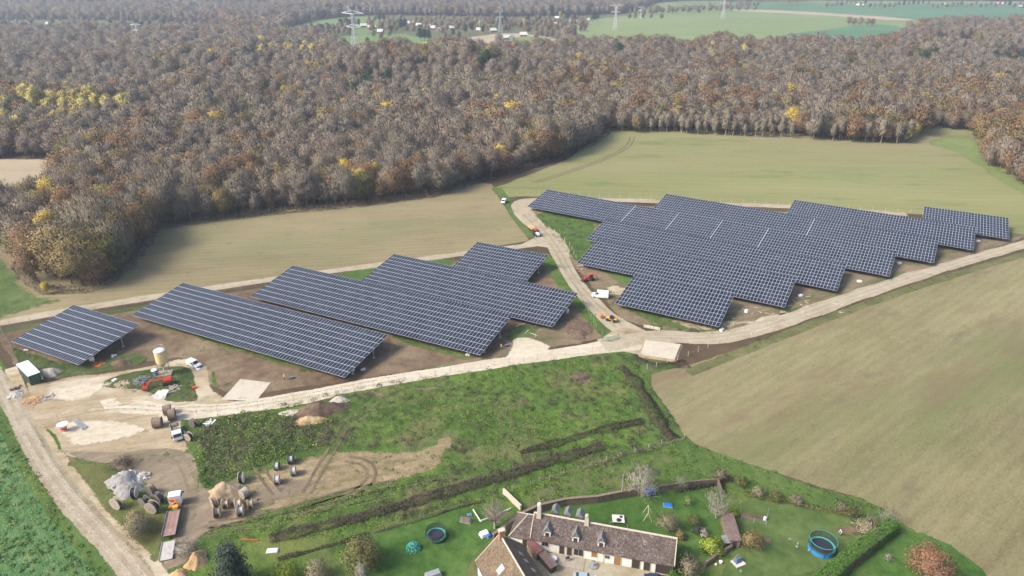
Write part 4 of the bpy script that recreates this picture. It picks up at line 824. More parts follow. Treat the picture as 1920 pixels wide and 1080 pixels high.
# ---- ground cover: clumps over rough ground, each mass one object
def clumpmesh(nm, fol, n, h, rad, seed, leafy=.6, leaf=.14):
    r = np.random.default_rng(seed); a = r.uniform(0, 6.28, n); q = rad*np.sqrt(r.random(n)); z = h*r.random(n)*(1-.5*(q/rad)**2)
    c = np.stack([q*np.cos(a), q*np.sin(a), z], 1); o = c/np.array([rad, rad, h])+np.array([0, 0, .5]); o /= np.linalg.norm(o, axis=1, keepdims=True); d = o+r.normal(size=o.shape)*.4; d[:, 2] += .5; d /= np.linalg.norm(d, axis=1, keepdims=True)
    nl = int(n*leafy); v1, f1 = slivers(c[nl:], d[nl:], h*.8, .05, r, o[nl:]); v2, f2 = leaves(c[:nl], leaf, r, o[:nl])
    me = bpy.data.meshes.new(nm); me.from_pydata(np.vstack([v1, v2]).tolist(), [], [tuple(q) for q in f1.tolist()]+[tuple(q) for q in (f2+len(v1)).tolist()]); me.materials.append(FO[fol])
    custom_normals(me, np.vstack([np.repeat(o[nl:], 3, 0), np.repeat(o[:nl], 4, 0)])); return me
FO['meadow_a'] = foliage('meadow_leaves', (.06, .115, .025), (.095, .18, .036), (.16, .24, .06), 1); FO['meadow_b'] = foliage('meadow_light', (.13, .18, .04), (.20, .25, .06), (.28, .30, .10), 1)
FO['dead'] = foliage('dead_weeds', (.09, .07, .055), (.14, .115, .09), (.20, .17, .13), 1); FO['straw2'] = foliage('dry_grass', (.28, .23, .12), (.38, .32, .19), (.48, .42, .28), 1)
def cover(name, lab, polys, num, kinds, probs, seed, smin=.6, smax=1.3, avoid=(), patchy=None):
    r = np.random.default_rng(seed); X_, Y_ = [], []
    for p in polys:
        q = GP(p); a = .5*abs(np.sum(q[:, 0]*np.roll(q[:, 1], -1)-q[:, 1]*np.roll(q[:, 0], -1))); m_ = int(num*a)
        bx = r.uniform(q[:, 0].min(), q[:, 0].max(), m_*3); by = r.uniform(q[:, 1].min(), q[:, 1].max(), m_*3); k = inpoly(bx, by, q); bx, by = bx[k][:m_], by[k][:m_]
        for av in avoid: k = ~inpoly(bx, by, av); bx, by = bx[k], by[k]
        X_.append(bx); Y_.append(by)
    X_ = np.concatenate(X_); Y_ = np.concatenate(Y_); n_ = len(X_); nz = vnoise(X_, Y_, .12, seed); pk = np.clip(np.array(probs)[None]*np.exp(np.stack([nz*s for s in np.linspace(-1.6, 1.6, len(kinds))], 1)), 0, None); pk /= pk.sum(1, keepdims=True)
    pick = (r.random(n_)[:, None] > np.cumsum(pk, 1)).sum(1).clip(0, len(kinds)-1)
    me = bpy.data.meshes.new(name); me.vertices.add(n_); me.vertices.foreach_set('co', np.stack([X_, Y_, np.full(n_, .05)], 1).astype(np.float32).ravel())
    a = me.attributes.new('pick', 'INT', 'POINT'); a.data.foreach_set('value', pick.astype(np.int32)); s = r.uniform(smin, smax, n_)
    a = me.attributes.new('size', 'FLOAT_VECTOR', 'POINT'); a.data.foreach_set('vector', np.stack([s, s, s*r.uniform(.7, 1.2, n_)], 1).astype(np.float32).ravel())
    tt = np.zeros((n_, 3), np.float32); tt[:, 2] = r.uniform(0, 6.28, n_); a = me.attributes.new('turn', 'FLOAT_VECTOR', 'POINT'); a.data.foreach_set('vector', tt.ravel())
    ob = bpy.data.objects.new(name, me); C.objects.link(ob); tag(ob, lab, 'ground cover', kind='stuff'); instancer(ob, [CL[k] for k in kinds], name+'_kinds'); return ob
CL = dict(a=clumpmesh('clump_green', 'meadow_a', 26, .45, .8, 1), b=clumpmesh('clump_light', 'meadow_b', 24, .4, .8, 2), d=clumpmesh('clump_dead', 'dead', 30, .8, .7, 3, .2), s=clumpmesh('clump_straw', 'straw2', 16, .35, .6, 4, .1), k=clumpmesh('clump_beet', 'meadow_a', 14, .4, .45, 5, 1, .16))
dry = GP([(560, 850), (640, 838), (760, 842), (860, 798), (875, 808), (830, 850), (845, 880), (760, 905), (640, 930), (520, 960), (400, 990), (340, 1000), (380, 940), (450, 890)])
meadow_px = [(370, 790), (520, 760), (760, 712), (1000, 680), (1180, 664), (1285, 822), (1000, 930), (560, 1010), (420, 1010), (520, 965), (375, 900)]
cover('meadow_plants', 'low green and brown plants all over the meadow', [meadow_px], .62, ['b', 'a', 's', 'd'], [.3, .42, .10, .3], 1, avoid=[dry])
cover('tall_weeds', 'thick green and yellow weeds beside the cable drums', [[(368, 790), (480, 772), (640, 785), (620, 838), (560, 848), (460, 885), (400, 925), (370, 905)]], .75, ['a', 'b', 's', 'd'], [.45, .38, .13, .04], 2, .8, 1.8)
cover('dry_tufts', 'tufts of dry straw and green on the bare tan ground', [[(560, 850), (760, 842), (860, 800), (845, 880), (640, 930), (400, 985), (450, 890)], [(250, 850), (330, 850), (230, 960), (190, 900)]], .22, ['s', 'b', 'a'], [.7, .15, .15], 3, .4, 1.0)
cover('verge_weeds', 'mixed weeds between the bramble hedge and the gardens', [[(560, 1010), (1000, 905), (1290, 826), (1440, 880), (1640, 945), (1600, 965), (1390, 910), (1260, 905), (1000, 945), (920, 935), (640, 1010)], [(1300, 692), (1500, 622), (1900, 478), (1900, 470), (1500, 606), (1290, 684)]], .5, ['b', 'a', 's', 'd'], [.4, .35, .15, .12], 4, .6, 1.3)
cover('site_weeds', 'tufts and weeds around the building site', [[(180, 722), (300, 692), (350, 690), (372, 740), (368, 756), (300, 745)], [(20, 645), (140, 690), (80, 712), (30, 690)], [(385, 600), (640, 664), (650, 700), (400, 650)], [(1120, 400), (1120, 480), (1080, 495), (1000, 400)], [(1150, 578), (1400, 606), (1340, 628), (1240, 618)], [(1040, 482), (1078, 545), (1150, 632), (1100, 600)]], .4, ['a', 'b', 's', 'd'], [.35, .2, .2, .25], 5, .5, 1.2)
cover('beet_plants', 'leafy green crop in the bottom left field', [[(-40, 745), (15, 790), (90, 920), (130, 985), (230, 1110), (-60, 1110)]], 1.1, ['k', 's', 'b'], [.75, .08, .17], 6, .7, 1.3)
# ================================================================ BUILDINGS
M['render_white'] = P('lime_render', (.82, .78, .69), .85, var=.14, vs=.8); M['white_wall'] = P('white_wall', (.80, .78, .74), .8, var=.06)
M['glass'] = P('window_glass', (.03, .035, .045), .12, spec=.6); M['wood_door'] = P('wooden_door', (.33, .15, .06), .6); M['dark_door'] = P('dark_door', (.06, .04, .035), .6)
M['stone'] = P('rough_stone', (.36, .30, .22), .9, var=.25, vs=2.5); M['brick'] = P('chimney_brick', (.42, .22, .14), .85, var=.2, vs=3); M['slate'] = P('slate', (.17, .175, .175), .5, var=.25, vs=3)
M['ridge'] = P('mortar_ridge', (.50, .44, .36), .9, var=.2, vs=3); M['zinc'] = P('zinc', (.42, .43, .44), .4, .5)
def tile_mat(name, cols, period=.32):
    m, nt, b, out = newmat(name); t = nd(nt, 'ShaderNodeTexCoord')
    v = nd(nt, 'ShaderNodeTexVoronoi'); v.inputs['Scale'].default_value = 6.5; nt.links.new(t.outputs['Object'], v.inputs['Vector']); s_ = nd(nt, 'ShaderNodeSeparateColor'); nt.links.new(v.outputs['Color'], s_.inputs[0])
    f = math_(nt, 'ADD', math_(nt, 'MULTIPLY', s_.outputs[0], .35), math_(nt, 'ADD', math_(nt, 'MULTIPLY', noise(nt, t.outputs['Object'], .5, 4), .35), math_(nt, 'MULTIPLY', noise(nt, t.outputs['Object'], 2.2, 5, .8), .4)))
    nt.links.new(ramp(nt, f, cols), b.inputs['Base Color']); b.inputs['Roughness'].default_value = .85; b.inputs['Specular IOR Level'].default_value = .2
    bp = nd(nt, 'ShaderNodeBump'); bp.inputs['Strength'].default_value = .6; bp.inputs['Distance'].default_value = .06; nt.links.new(s_.outputs[1], bp.inputs['Height']); nt.links.new(bp.outputs[0], b.inputs['Normal']); return m
M['tile'] = tile_mat('old_clay_tiles', [(.36, (.060, .042, .038)), (.52, (.10, .078, .070)), (.66, (.15, .12, .108)), (.80, (.30, .26, .23))])
M['tile_orange'] = tile_mat('orange_clay_tiles', [(.34, (.085, .062, .046)), (.52, (.15, .11, .075)), (.68, (.21, .155, .10)), (.8, (.30, .245, .19))])
M['tile_pink'] = tile_mat('pink_clay_tiles', [(.32, (.24, .13, .10)), (.6, (.36, .21, .165)), (.8, (.46, .32, .26))])
def gable(root, Lx, D, eave, ridge, over=.35, mroof='tile', mwall='render_white', hipL=0, thick=.18):
    """house body: x along 0..Lx, y 0 (front) .. D; roof with real thickness"""
    mb = MB(); w_ = .25
    mb.box((Lx/2, w_/2, eave/2), (Lx, w_, eave)); mb.box((Lx/2, D-w_/2, eave/2), (Lx, w_, eave))
    for x in (w_/2, Lx-w_/2):
        x0, x1 = x-w_/2+.003, x+w_/2-.003; rz_ = ridge-.12 if not (hipL and x < Lx/2) else eave
        p = [(w_, 0), (D-w_, 0), (D-w_, eave), (D/2, rz_), (w_, eave)]; n = 5
        mb.add([(x0, a, b) for a, b in p]+[(x1, a, b) for a, b in p], [tuple(range(5)), tuple(reversed(range(5, 10)))]+[(i, (i+1) % 5, 5+(i+1) % 5, 5+i) for i in range(5)])
    wall = mb.build('wall', M[mwall], root)
    sl_ = (ridge-eave)/(D/2); ez = eave-over*sl_; xL = hipL if hipL else -over; mb = MB()
    def plane(pts):
        n = len(pts); mb.add(list(pts)+[(a, b, c-thick) for a, b, c in pts], [tuple(range(n)), tuple(reversed(range(n, 2*n)))]+[(i, n+i, n+(i+1) % n, (i+1) % n) for i in range(n)])
    e0 = -over
    plane([(e0, e0, ez), (Lx+over, e0, ez), (Lx+over, D/2, ridge), (xL, D/2, ridge)]); plane([(Lx+over, D+over, ez), (e0, D+over, ez), (xL, D/2, ridge), (Lx+over, D/2, ridge)])
    if hipL: plane([(e0, D+over, ez), (e0, e0, ez), (xL, D/2, ridge)])
    roof = mb.build('roof', M[mroof], root)
    return wall, roof
def opening(root, name, x, z, w_, h, mat, y=0, frame=True, face=-1):
    mb = MB(); mb.box((x, y+face*.015, z+h/2), (w_, .05, h)); f = None
    if frame:
        fm = MB(); t = .12
        fm.box((x-w_/2-t/2, y+face*.04, z+h/2), (t, .10, h+2*t)); fm.box((x+w_/2+t/2, y+face*.04, z+h/2), (t, .10, h+2*t)); fm.box((x, y+face*.04, z+h+t/2), (w_, .10, t))
        if name == 'window': fm.box((x, y+face*.05, z-t/2), (w_, .16, t)); fm.box((x, y+face*.05, z+h/2), (.05, .06, h))
        f = fm.build('frame', M['ridge'])
    o = mb.build(name, mat, root)
    if f: f.parent = o
    return o
# long farmhouse
a = G(997.5, 1028); b_ = G(1211, 1069.5); dv = b_-a; ang = math.atan2(dv.y, dv.x); LEN = dv.length
fh = thing('farmhouse', 'long white farmhouse with mottled brown tile roof and three slate dormers', 'house', (a.x, a.y, 0), ang)
LF = 27.2; EV, RG, DP = 3.0, 6.2, 6.6
gable(fh, LF, DP, EV, RG)
mb = MB(); mb.bar((-.35, DP/2, RG+.02), (LF+.35, DP/2, RG+.02), .2, n=6)
mb.bar((-.35, -.35, EV-.12), (-.35, DP/2, RG+.03), .10, n=5); mb.bar((LF+.32, -.35, EV-.12), (LF+.32, DP/2, RG+.03), .10, n=5); mb.build('ridge', M['ridge'], fh)
for x, z, w_, h, nm, mt in [(2.6, 1.25, 1.3, 1.0, 'window', 'glass'), (6.0, .05, .95, 2.1, 'door', 'dark_door'), (7.5, .05, .95, 2.1, 'door', 'dark_door'), (9.3, .5, 1.8, 1.6, 'window', 'glass'), (12.4, .9, 1.0, 1.4, 'shutter', 'wood_door'),
   (14.9, 1.2, .8, .7, 'window', 'glass'), (16.9, .05, 1.2, 2.0, 'door', 'wood_door'), (20.4, .05, 1.5, 2.2, 'door', 'dark_door'), (22.5, .05, 1.2, 2.1, 'door', 'dark_door')]:
    opening(fh, nm, x, z, w_, h, M[mt])
slp = (RG-EV)/(DP/2)
for dx in (2.9, 8.5, 13.5):
    yf = .45; zf = EV+.05; mb = MB(); mb.box((dx, yf+.7, zf+.75), (1.3, 1.4, 1.5)); dm = mb.build('dormer', M['render_white'], fh)
    mb = MB(); mb.box((dx, yf-.02, zf+.8), (.75, .06, 1.0)); mb.build('window', M['dark_door'], dm)
    mb = MB(); p0, p1 = (dx-.85, zf+1.4), (dx+.85, zf+1.4); top = (dx, zf+2.7)
    for s_, q in ((-1, p0), (1, p1)): mb.add([(q[0], yf-.2, q[1]), (q[0], yf+2.0, q[1]), (dx, yf+2.9, top[1]), (dx, yf+.15, top[1]), (q[0], yf-.2, q[1]-.1), (q[0], yf+2.0, q[1]-.1), (dx, yf+2.9, top[1]-.1), (dx, yf+.15, top[1]-.1)], [(0, 1, 2, 3), (7, 6, 5, 4), (0, 4, 5, 1), (3, 2, 6, 7), (0, 3, 7, 4)])
    mb.add([(dx-.65, yf, zf+1.5), (dx+.65, yf, zf+1.5), (dx, yf+.1, zf+2.6)], [(0, 1, 2)]); mb.build('dormer_roof', M['slate'], dm)
    mb = MB(); mb.bar((p0[0], yf-.22, p0[1]), (dx, yf+.13, top[1]+.03), .05); mb.bar((p1[0], yf-.22, p1[1]), (dx, yf+.13, top[1]+.03), .05); mb.build('edge_trim', M['zinc'], dm)
for x, y, h, mt in ((.7, DP/2-.3, 2.4, 'ridge'), (10.2, DP/2-.1, 1.5, 'ridge')):
    mb = MB(); mb.box((x, y, RG-.5+h/2), (.95 if mt == 'ridge' else .8, .95, h+1), top=(.72, .72)); ch = mb.build('chimney', M[mt], fh)
    mb = MB(); mb.lathe([(.32, 0), (.40, .2), (.30, .5), (.05, .62)] if mt == 'ridge' else [(.2, 0), (.2, .3)], 10, (x, y, RG+h)); mb.build('chimney_pot', M['white_wall'] if x < 2 else M['ridge'], ch)
for x in (3.6, 6.2, 8.6):       # dormers on the back slope, seen above the ridge
    mb = MB(); yb = DP/2+.9; mb.box((x, yb+1.0, RG-1.0), (1.1, 1.8, 1.9)); dm = mb.build('rear_dormer', M['slate'], fh)
    mb = MB(); mb.add([(x-.8, yb, RG+.0), (x+.8, yb, RG+.0), (x+.8, yb+2.1, RG+.0), (x-.8, yb+2.1, RG+.0), (x, yb+.2, RG+.85), (x, yb+1.9, RG+.85)], [(0, 1, 4), (1, 2, 5, 4), (2, 3, 5), (3, 0, 4, 5), (0, 3, 2, 1)]); mb.build('dormer_roof', M['slate'], dm)
# open cart bay at the right end: dark panel paints its inner shade
mb = MB(); mb.box((25.6, -.02, 1.25), (2.5, .08, 2.5)); mb.build('bay_shade_panel', M['dark_door'], fh)
mb = MB(); mb.bar((24.2, -.12, 0), (24.2, -.12, 2.6), .1, n=4); mb.bar((27.0, -.12, 0), (27.0, -.12, 2.6), .1, n=4); mb.bar((24.1, -.12, 2.62), (27.1, -.12, 2.62), .1, n=4); mb.build('timber_frame', M['dark_door'], fh)
mb = MB(); mb.bar((14.2, -.15, .1), (14.2, -.15, 3.0), .05); mb.build('downpipe', M['zinc'], fh)
# hipped wing on the left of the farmhouse
g1 = G(990, 1030); wing = thing('farmhouse_wing', 'hipped brown-tiled wing at the left end of the long farmhouse', 'house', (a.x-4.35*math.cos(ang-.0)-.1, a.y-4.35*math.sin(ang), 0), ang)
gable(wing, 3.9, 6.4, 2.6, 5.6, over=.3, hipL=2.9)
opening(wing, 'door', 3.0, .05, .9, 2.0, M['dark_door'])
mb = MB(); mb.bar((-.3, -.3, 2.32), (2.9, 3.2, 5.66), .1); mb.bar((-.3, 6.7, 2.32), (2.9, 3.2, 5.66), .1); mb.bar((2.9, 3.2, 5.66), (4.15, 3.2, 5.66), .12); mb.build('ridge', M['ridge'], wing)
# house at the bottom left of the farm
q0 = G(938, 1003, 8.0); q1 = G(985, 1083, 8.0); v_ = (q1-q0); an = math.atan2(v_.y, v_.x); wd_ = 9.4; hl = 22
hh = thing('house', 'big house with orange-tan tile roof and skylights at the bottom', 'house', (q0.x+math.sin(an)*wd_/2, q0.y-math.cos(an)*wd_/2, 0), an)
gable(hh, hl, wd_, 3.4, 8.0, mroof='tile_orange')
mb = MB(); mb.bar((-.35, wd_/2, 8.03), (hl, wd_/2, 8.03), .17); mb.bar((-.35, -.35, 3.2), (-.35, wd_/2, 8.0), .09); mb.bar((-.35, wd_+.35, 3.2), (-.35, wd_/2, 8.0), .09); mb.build('ridge', M['ridge'], hh)
mb = MB(); mb.box((.6, wd_/2, 8.6), (.7, 1.1, 2.2)); ch = mb.build('chimney', M['brick'], hh); mb = MB(); mb.box((.6, wd_/2, 9.76), (.9, 1.3, .14)); mb.build('cap', M['ridge'], ch)
sl2 = (8.0-3.4)/(wd_/2); th_ = math.atan(sl2)
for x, y, face, lab in ((5.6, 2.3, 1, 'large pale skylight'), (3.5, 7.4, -1, None), (5.3, 7.6, -1, None), (7.4, 8.1, -1, None)):
    zz = 3.4+(y if face > 0 else wd_-y)*sl2+.06; mb = MB(); mb.box((x, y, zz), (1.3 if face > 0 else .8, 1.7 if face > 0 else 1.1, .08), rx=th_*face); o = mb.build('skylight', M['sky_glass'] if 'sky_glass' in M else M['zinc'], hh)
    if lab: o['label'] = lab
mb = MB(); mb.bar((1.3, wd_/2+.4, 7.6), (1.3, wd_/2+.4, 11.0), .035); [mb.bar((1.3-.6+.1*k, wd_/2+.4+.1, 10.2+.2*k), (1.3+.6-.1*k, wd_/2+.3, 10.2+.2*k), .02) for k in range(4)]; mb.build('aerial', M['zinc'], hh)
# third house, bottom right
g3 = G(1300, 1082, 4.0); h3 = thing('house', 'corner of a pink-tiled house with a pale chimney at the bottom edge', 'house', (g3.x-.6, g3.y-8.2, 0), R(-18))
gable(h3, 9, 7.5, 2.6, 5.4, mroof='tile_pink', mwall='white_wall'); mb = MB(); mb.box((.7, 4.8, 5.6), (.8, 1.0, 2.2)); ch = mb.build('chimney', M['ridge'], h3); mb = MB(); mb.lathe([(.2, 0), (.24, .4)], 8, (.7, 4.8, 6.7)); mb.build('chimney_pot', M['slate'], ch)
# sheds
def shed(name, lab, px, py, dims, rz, mroof, mwall, mono=.35, cat='shed'):
    g = G(px, py); t = thing(name, lab, cat, (g.x, g.y, 0), rz); L_, D_, H_ = dims; mb = MB(); mb.box((0, 0, H_/2), (L_, D_, H_)); mb.build('wall', mwall, t)
    mb = MB(); z0, z1 = H_+.04, H_+mono+.04; vs = [(-L_/2-.2, -D_/2-.2, z0), (L_/2+.2, -D_/2-.2, z0), (L_/2+.2, D_/2+.2, z1), (-L_/2-.2, D_/2+.2, z1)]
    mb.add(vs+[(x, y, z+.1) for x, y, z in vs], [(3, 2, 1, 0), (4, 5, 6, 7), (0, 1, 5, 4), (1, 2, 6, 5), (2, 3, 7, 6), (3, 0, 4, 7)]); mb.build('roof', mroof, t)
    mb = MB(); mb.box((0, -D_/2-.02, H_*.42), (min(.9, L_*.4), .05, H_*.8)); mb.build('door', M['dark_door'], t); return t
M['rust'] = P('rusty_sheet', (.17, .12, .105), .75, .1, var=.3, vs=1.5); M['plank'] = P('weathered_planks', (.20, .15, .11), .85, var=.25, vs=2); M['red_roof'] = P('red_sheet_roof', (.22, .085, .075), .5)
shed('garden_shed', 'long narrow shed with a rusty brown roof between the two gardens', 1368, 1003, (2.1, 7.0, 2.0), R(-3), M['rust'], M['plank'])
shed('lean_to', 'small lean-to with a dark red roof between the two houses', 1002, 1041, (1.2, 2.8, 1.9), R(38), M['red_roof'], M['plank'])
shed('wood_store', 'low brown store beside the terrace', 1027, 1062, (1.3, 3.6, 1.5), R(35), M['rust'], M['dark_door'])
shed('hen_house', 'small wooden hen house below the shed at the fence', 1362, 1022, (1.6, 1.4, 1.3), R(10), M['zinc'], M['plank'])
# walls, timber fences
def wall_line(name, lab, px, h, th, mat, cat='wall', cap=None):
    W = GP(px); mb = MB(); c0 = W.mean(0)
    for i in range(len(W)-1):
        d = W[i+1]-W[i]; l = np.linalg.norm(d); c = (W[i]+W[i+1])/2-c0; mb.box((c[0], c[1], h/2), (l+th*.6*(i % 2), th, h-.004*(i % 2)), rz=math.atan2(d[1], d[0]))
    if cap:
        t = thing(name, lab, cat, (c0[0], c0[1], 0)); mb.build('wall_body', mat, t); mc = MB()
        for i in range(len(W)-1):
            d = W[i+1]-W[i]; l = np.linalg.norm(d); c = (W[i]+W[i+1])/2-c0; mc.box((c[0], c[1], h+.06+.004*(i % 2)), (l+th, th+.2, .12), rz=math.atan2(d[1], d[0]))
        mc.build('coping', cap, t); return t
    o = mb.build(name, mat); o.location = (c0[0], c0[1], 0); return tag(o, lab, cat)
M['wall_brown'] = P('old_brown_wall', (.15, .115, .085), .9, var=.3, vs=1.5)
wall_line('garden_wall', 'old brown wall with moss curving behind the farmhouse', [(925, 1015), (945, 1000), (978, 975), (1010, 960), (1060, 948), (1120, 943), (1195, 928)], 1.9, .4, M['wall_brown'], cap=M['plank'])
wall_line('garden_wall', 'straight brown wall along the back of the main lawn', [(1232, 922), (1300, 912), (1345, 908), (1352, 930)], 1.6, .35, M['wall_brown'])
wall_line('gable_wall', 'low cream wall running diagonally above the farmhouse', [(944, 925), (977, 957)], 1.4, .4, M['ridge'])
wall_line('stone_wall', 'grey curved stone wall below the shed at the bottom', [(1372, 1030), (1345, 1045), (1322, 1062)], 1.2, .5, M['wall_brown'])
wall_line('timber_fence', 'low timber edging of the raised bed beside the pollard tree', [(887, 957), (901, 979), (930, 968), (958, 955)], .45, .12, M['render_white'], 'fence')
# wire fences: posts and wires
M['post_wood'] = P('pale_fence_post', (.55, .50, .38), .8); M['post_grey'] = P('grey_fence_post', (.33, .32, .29), .8); M['wire'] = P('fence_wire', (.30, .31, .30), .5, .5); M['mesh_green'] = P('green_mesh', (.05, .22, .13), .6)
def fence(lab, px, spacing, h, mat, r=.06, wires=3, wr=.012, name='wire_fence'):
    W = densify(GP(px), spacing, 0, closed=False); W = W[:96]; c0 = W[0]; t = thing(name, lab, 'fence', (c0[0], c0[1], 0))
    mb = MB(); mb.bar((0, 0, 0), (0, 0, h), r, r*.85, n=5); p = mb.build('post', mat, t)
    for q in W[1:]:
        o = p.copy(); C.objects.link(o); o.location = (q[0]-c0[0], q[1]-c0[1], 0); o.rotation_euler = (random.uniform(-.05, .05), random.uniform(-.05, .05), random.uniform(0, 6)); o.scale = (1, 1, random.uniform(.9, 1.08)); o.parent = t
    if wires:
        mb = MB()
        for i in range(len(W)-1):
            for k in range(wires): z = h*(k+1)/(wires+.4); mb.bar((*(W[i]-c0), z), (*(W[i+1]-c0), z), wr, n=3, cap=False)
        mb.build('wire', M['wire'], t)
    return t
fence('fence of pale wooden posts around the bend of the track', [(980, 392), (988, 402), (1000, 412), (1020, 425), (1050, 445), (1068, 462), (1080, 485)], 4.2, 2.0, M['post_wood'], .12, 0)
fence('line of pale posts along the far track behind the right canopies', [(950, 366), (1030, 364), (1200, 374), (1350, 380), (1480, 386)], 5.0, 1.9, M['post_wood'], .08, 0)
fence('line of pale posts behind the last two right canopies', [(1590, 392), (1660, 396), (1730, 402)], 5.0, 1.9, M['post_wood'], .08, 0)
fence('grey wire fence along the upper pale track on the left', [(-20, 618), (130, 592), (300, 564), (480, 538), (640, 514), (850, 486)], 4.6, 1.9, M['post_grey'], .05, 3)
fence('grey wire fence along the lower white track by the meadow', [(370, 778), (520, 760), (700, 724), (900, 690), (1060, 668), (1160, 656)], 4.0, 1.9, M['post_grey'], .05, 3)
fence('wire fence with pale posts beside the harvested field near the gravel pad', [(1185, 650), (1200, 668), (1213, 692), (1230, 690), (1290, 668), (1345, 645)], 4.0, 1.9, M['post_wood'], .07, 3)
fence('wire fence running down from the left canopies to the track corner', [(1048, 490), (1075, 530), (1098, 580), (1118, 615), (1140, 640), (1160, 632)], 3.2, 1.9, M['post_grey'], .06, 4)
fence('thin fence on the grass beside the lane corner near the container', [(-4, 610), (20, 650), (38, 690), (46, 715)], 3.0, 1.9, M['post_grey'], .06, 5, .02)
fence('old wire fence crossing the upper meadow to the harvested field', [(960, 920), (1030, 900), (1110, 872), (1190, 848), (1240, 832), (1283, 822)], 3.6, 1.3, M['post_wood'], .07, 2)
fence('wire fence along the lower lawn beside the trampoline', [(690, 1010), (760, 985), (830, 962), (900, 942)], 3.0, 1.1, M['post_grey'], .06, 3)
t = fence('fence beside the vegetable bed in the square garden', [(1387, 945), (1390, 975), (1436, 985), (1440, 960)], 2.0, 1.2, M['post_grey'], .05, 3)
# green mesh at the corner of the track
W = GP([(1128, 640), (1144, 641), (1160, 634)]); mb = MB()
for i in range(2):
    for k in range(9):
        z = .15+k*.2; mb.bar((*W[i], z), (*W[i+1], z), .02, n=3, cap=False)
    for k in range(12):
        q = W[i]+(W[i+1]-W[i])*k/11; mb.bar((*q, 0), (*q, 1.9), .02, n=3, cap=False)
tag(mb.build('mesh_panel_fence', M['mesh_green']), 'short green mesh fence at the corner of the tracks', 'fence')
# ================================================================ VILLAGE AND MASTS
VW = [P('village_wall_white', (.58, .56, .52), .8), P('village_wall_cream', (.60, .54, .44), .8)]; VR = [P('village_roof_brown', (.24, .15, .12), .8), P('village_roof_grey', (.19, .19, .20), .7), P('village_roof_red', (.36, .17, .12), .8)]
VH = [(45, 47, 0, 0, 13), (84, 46, 0, 1, 12), (116, 48, 1, 2, 22), (248, 46, 0, 2, 10), (355, 47, 0, 1, 12), (676, 49, 0, 1, 14), (690, 52, 0, 1, 18), (707, 60, 0, 0, 12), (764, 44, 0, 2, 14), (778, 48, 0, 0, 13), (795, 50, 0, 1, 14), (806, 53, 0, 0, 18), (823, 56, 0, 0, 14), (843, 53, 0, 1, 10),
 (893, 57, 0, 2, 14), (920, 58, 0, 0, 14), (945, 72, 0, 1, 20), (975, 66, 0, 2, 16), (962, 72, 0, 1, 12), (996, 44, 0, 1, 10), (1021, 46, 0, 1, 12), (1039, 46, 0, 1, 16), (1040, 34, 0, 0, 8), (1068, 41, 0, 0, 16), (1090, 43, 0, 1, 14), (1097, 38, 0, 0, 10), (1605, 9, 0, 1, 14), (1770, 8, 0, 0, 16), (1910, 12, 0, 1, 18), (1870, 6, 0, 2, 14), (590, 64, 0, 1, 9)]
VL = ['white house with a grey roof', 'white house with a brown roof', 'white house with a red-brown roof']
for i, (px, py, wi, ri, wpx) in enumerate(VH):
    g = G(px, py+3); g.z = float(TZ(g.x, g.y)); L_ = max(9, wpx*g.y/1300*.8); D_ = 8
    side = 'at the far left above the wood' if px < 400 else ('by the white lane of the village' if px < 850 else ('in the middle of the far village' if px < 1000 else ('at the right end of the far village' if px < 1200 else ('in front of the far pasture' if px < 600 else 'on the horizon at the top right'))))
    if i in (16, 17, 18): side = 'standing alone beside the pale field below the village'
    t = thing('village_house', 'far %s %s' % (['white house with a brown roof', 'white house with a grey roof', 'cream house with a red roof'][ri], side), 'house', g, R(random.choice([-20, -8, 5, 18, 70])), 'houses of the far village')
    gable(t, L_, D_, 3.6, 7.4, over=.4, mwall='white_wall', mroof='tile'); t.children[0].data.materials[0] = VW[wi]; t.children[1].data.materials[0] = VR[ri]
    for x in (L_*.25, L_*.7):
        mb = MB(); mb.box((x, -.02, 1.7), (1.2, .06, 1.3)); mb.build('window', M['glass'], t)
# trees around the village
fmesh = {}
for ki, k_ in ((6, 0), (6, 1), (0, 0), (9, 0), (3, 0), (8, 0)): fmesh[(ki, k_)] = FARM[KV[ki][k_]]
vp = []
def vt(px, py, ki, s, v=0): g = G(px, py); vp.append((g.x, g.y, ki, v, s))
for px, py, s in [(8, 56, 1.5), (60, 58, 1), (75, 58, .9), (90, 58, .9), (105, 57, .9), (120, 56, .9), (133, 54, 1.2), (162, 46, 1.1), (208, 46, 1.2), (230, 50, 1), (258, 52, 1.6), (268, 54, 1.4), (283, 52, 1.3), (295, 55, 1.1), (308, 46, 1.3), (340, 48, 1), (372, 56, 1.3), (60, 44, .9), (100, 44, 1),
  (640, 52, 1.7), (650, 50, 1.7), (657, 51, 1.5), (664, 48, 1.5), (673, 46, 1.2), (690, 86, 1.2), (712, 38, 1.5), (720, 38, 1.5), (740, 50, 1.1), (752, 54, 1.8), (760, 52, 1.6), (733, 60, 1.1), (788, 74, 1.8), (796, 73, 1.6), (804, 74, 1.5), (762, 88, 1.0), (845, 46, 1.1), (873, 60, 1.4), (884, 56, 1.4), (905, 60, 1.2), (938, 50, 1.6), (946, 44, 1.5), (990, 40, 1.6), (1012, 40, 1.3), (1064, 36, 1.5), (1078, 40, 1.2), (1112, 38, 1.8), (1120, 36, 1.5), (1015, 45, 1), (850, 66, 1.1), (572, 63, .8), (600, 64, .9), (618, 62, .7)]: vt(px, py+3, 6, s*.8, random.choice((0, 1)))
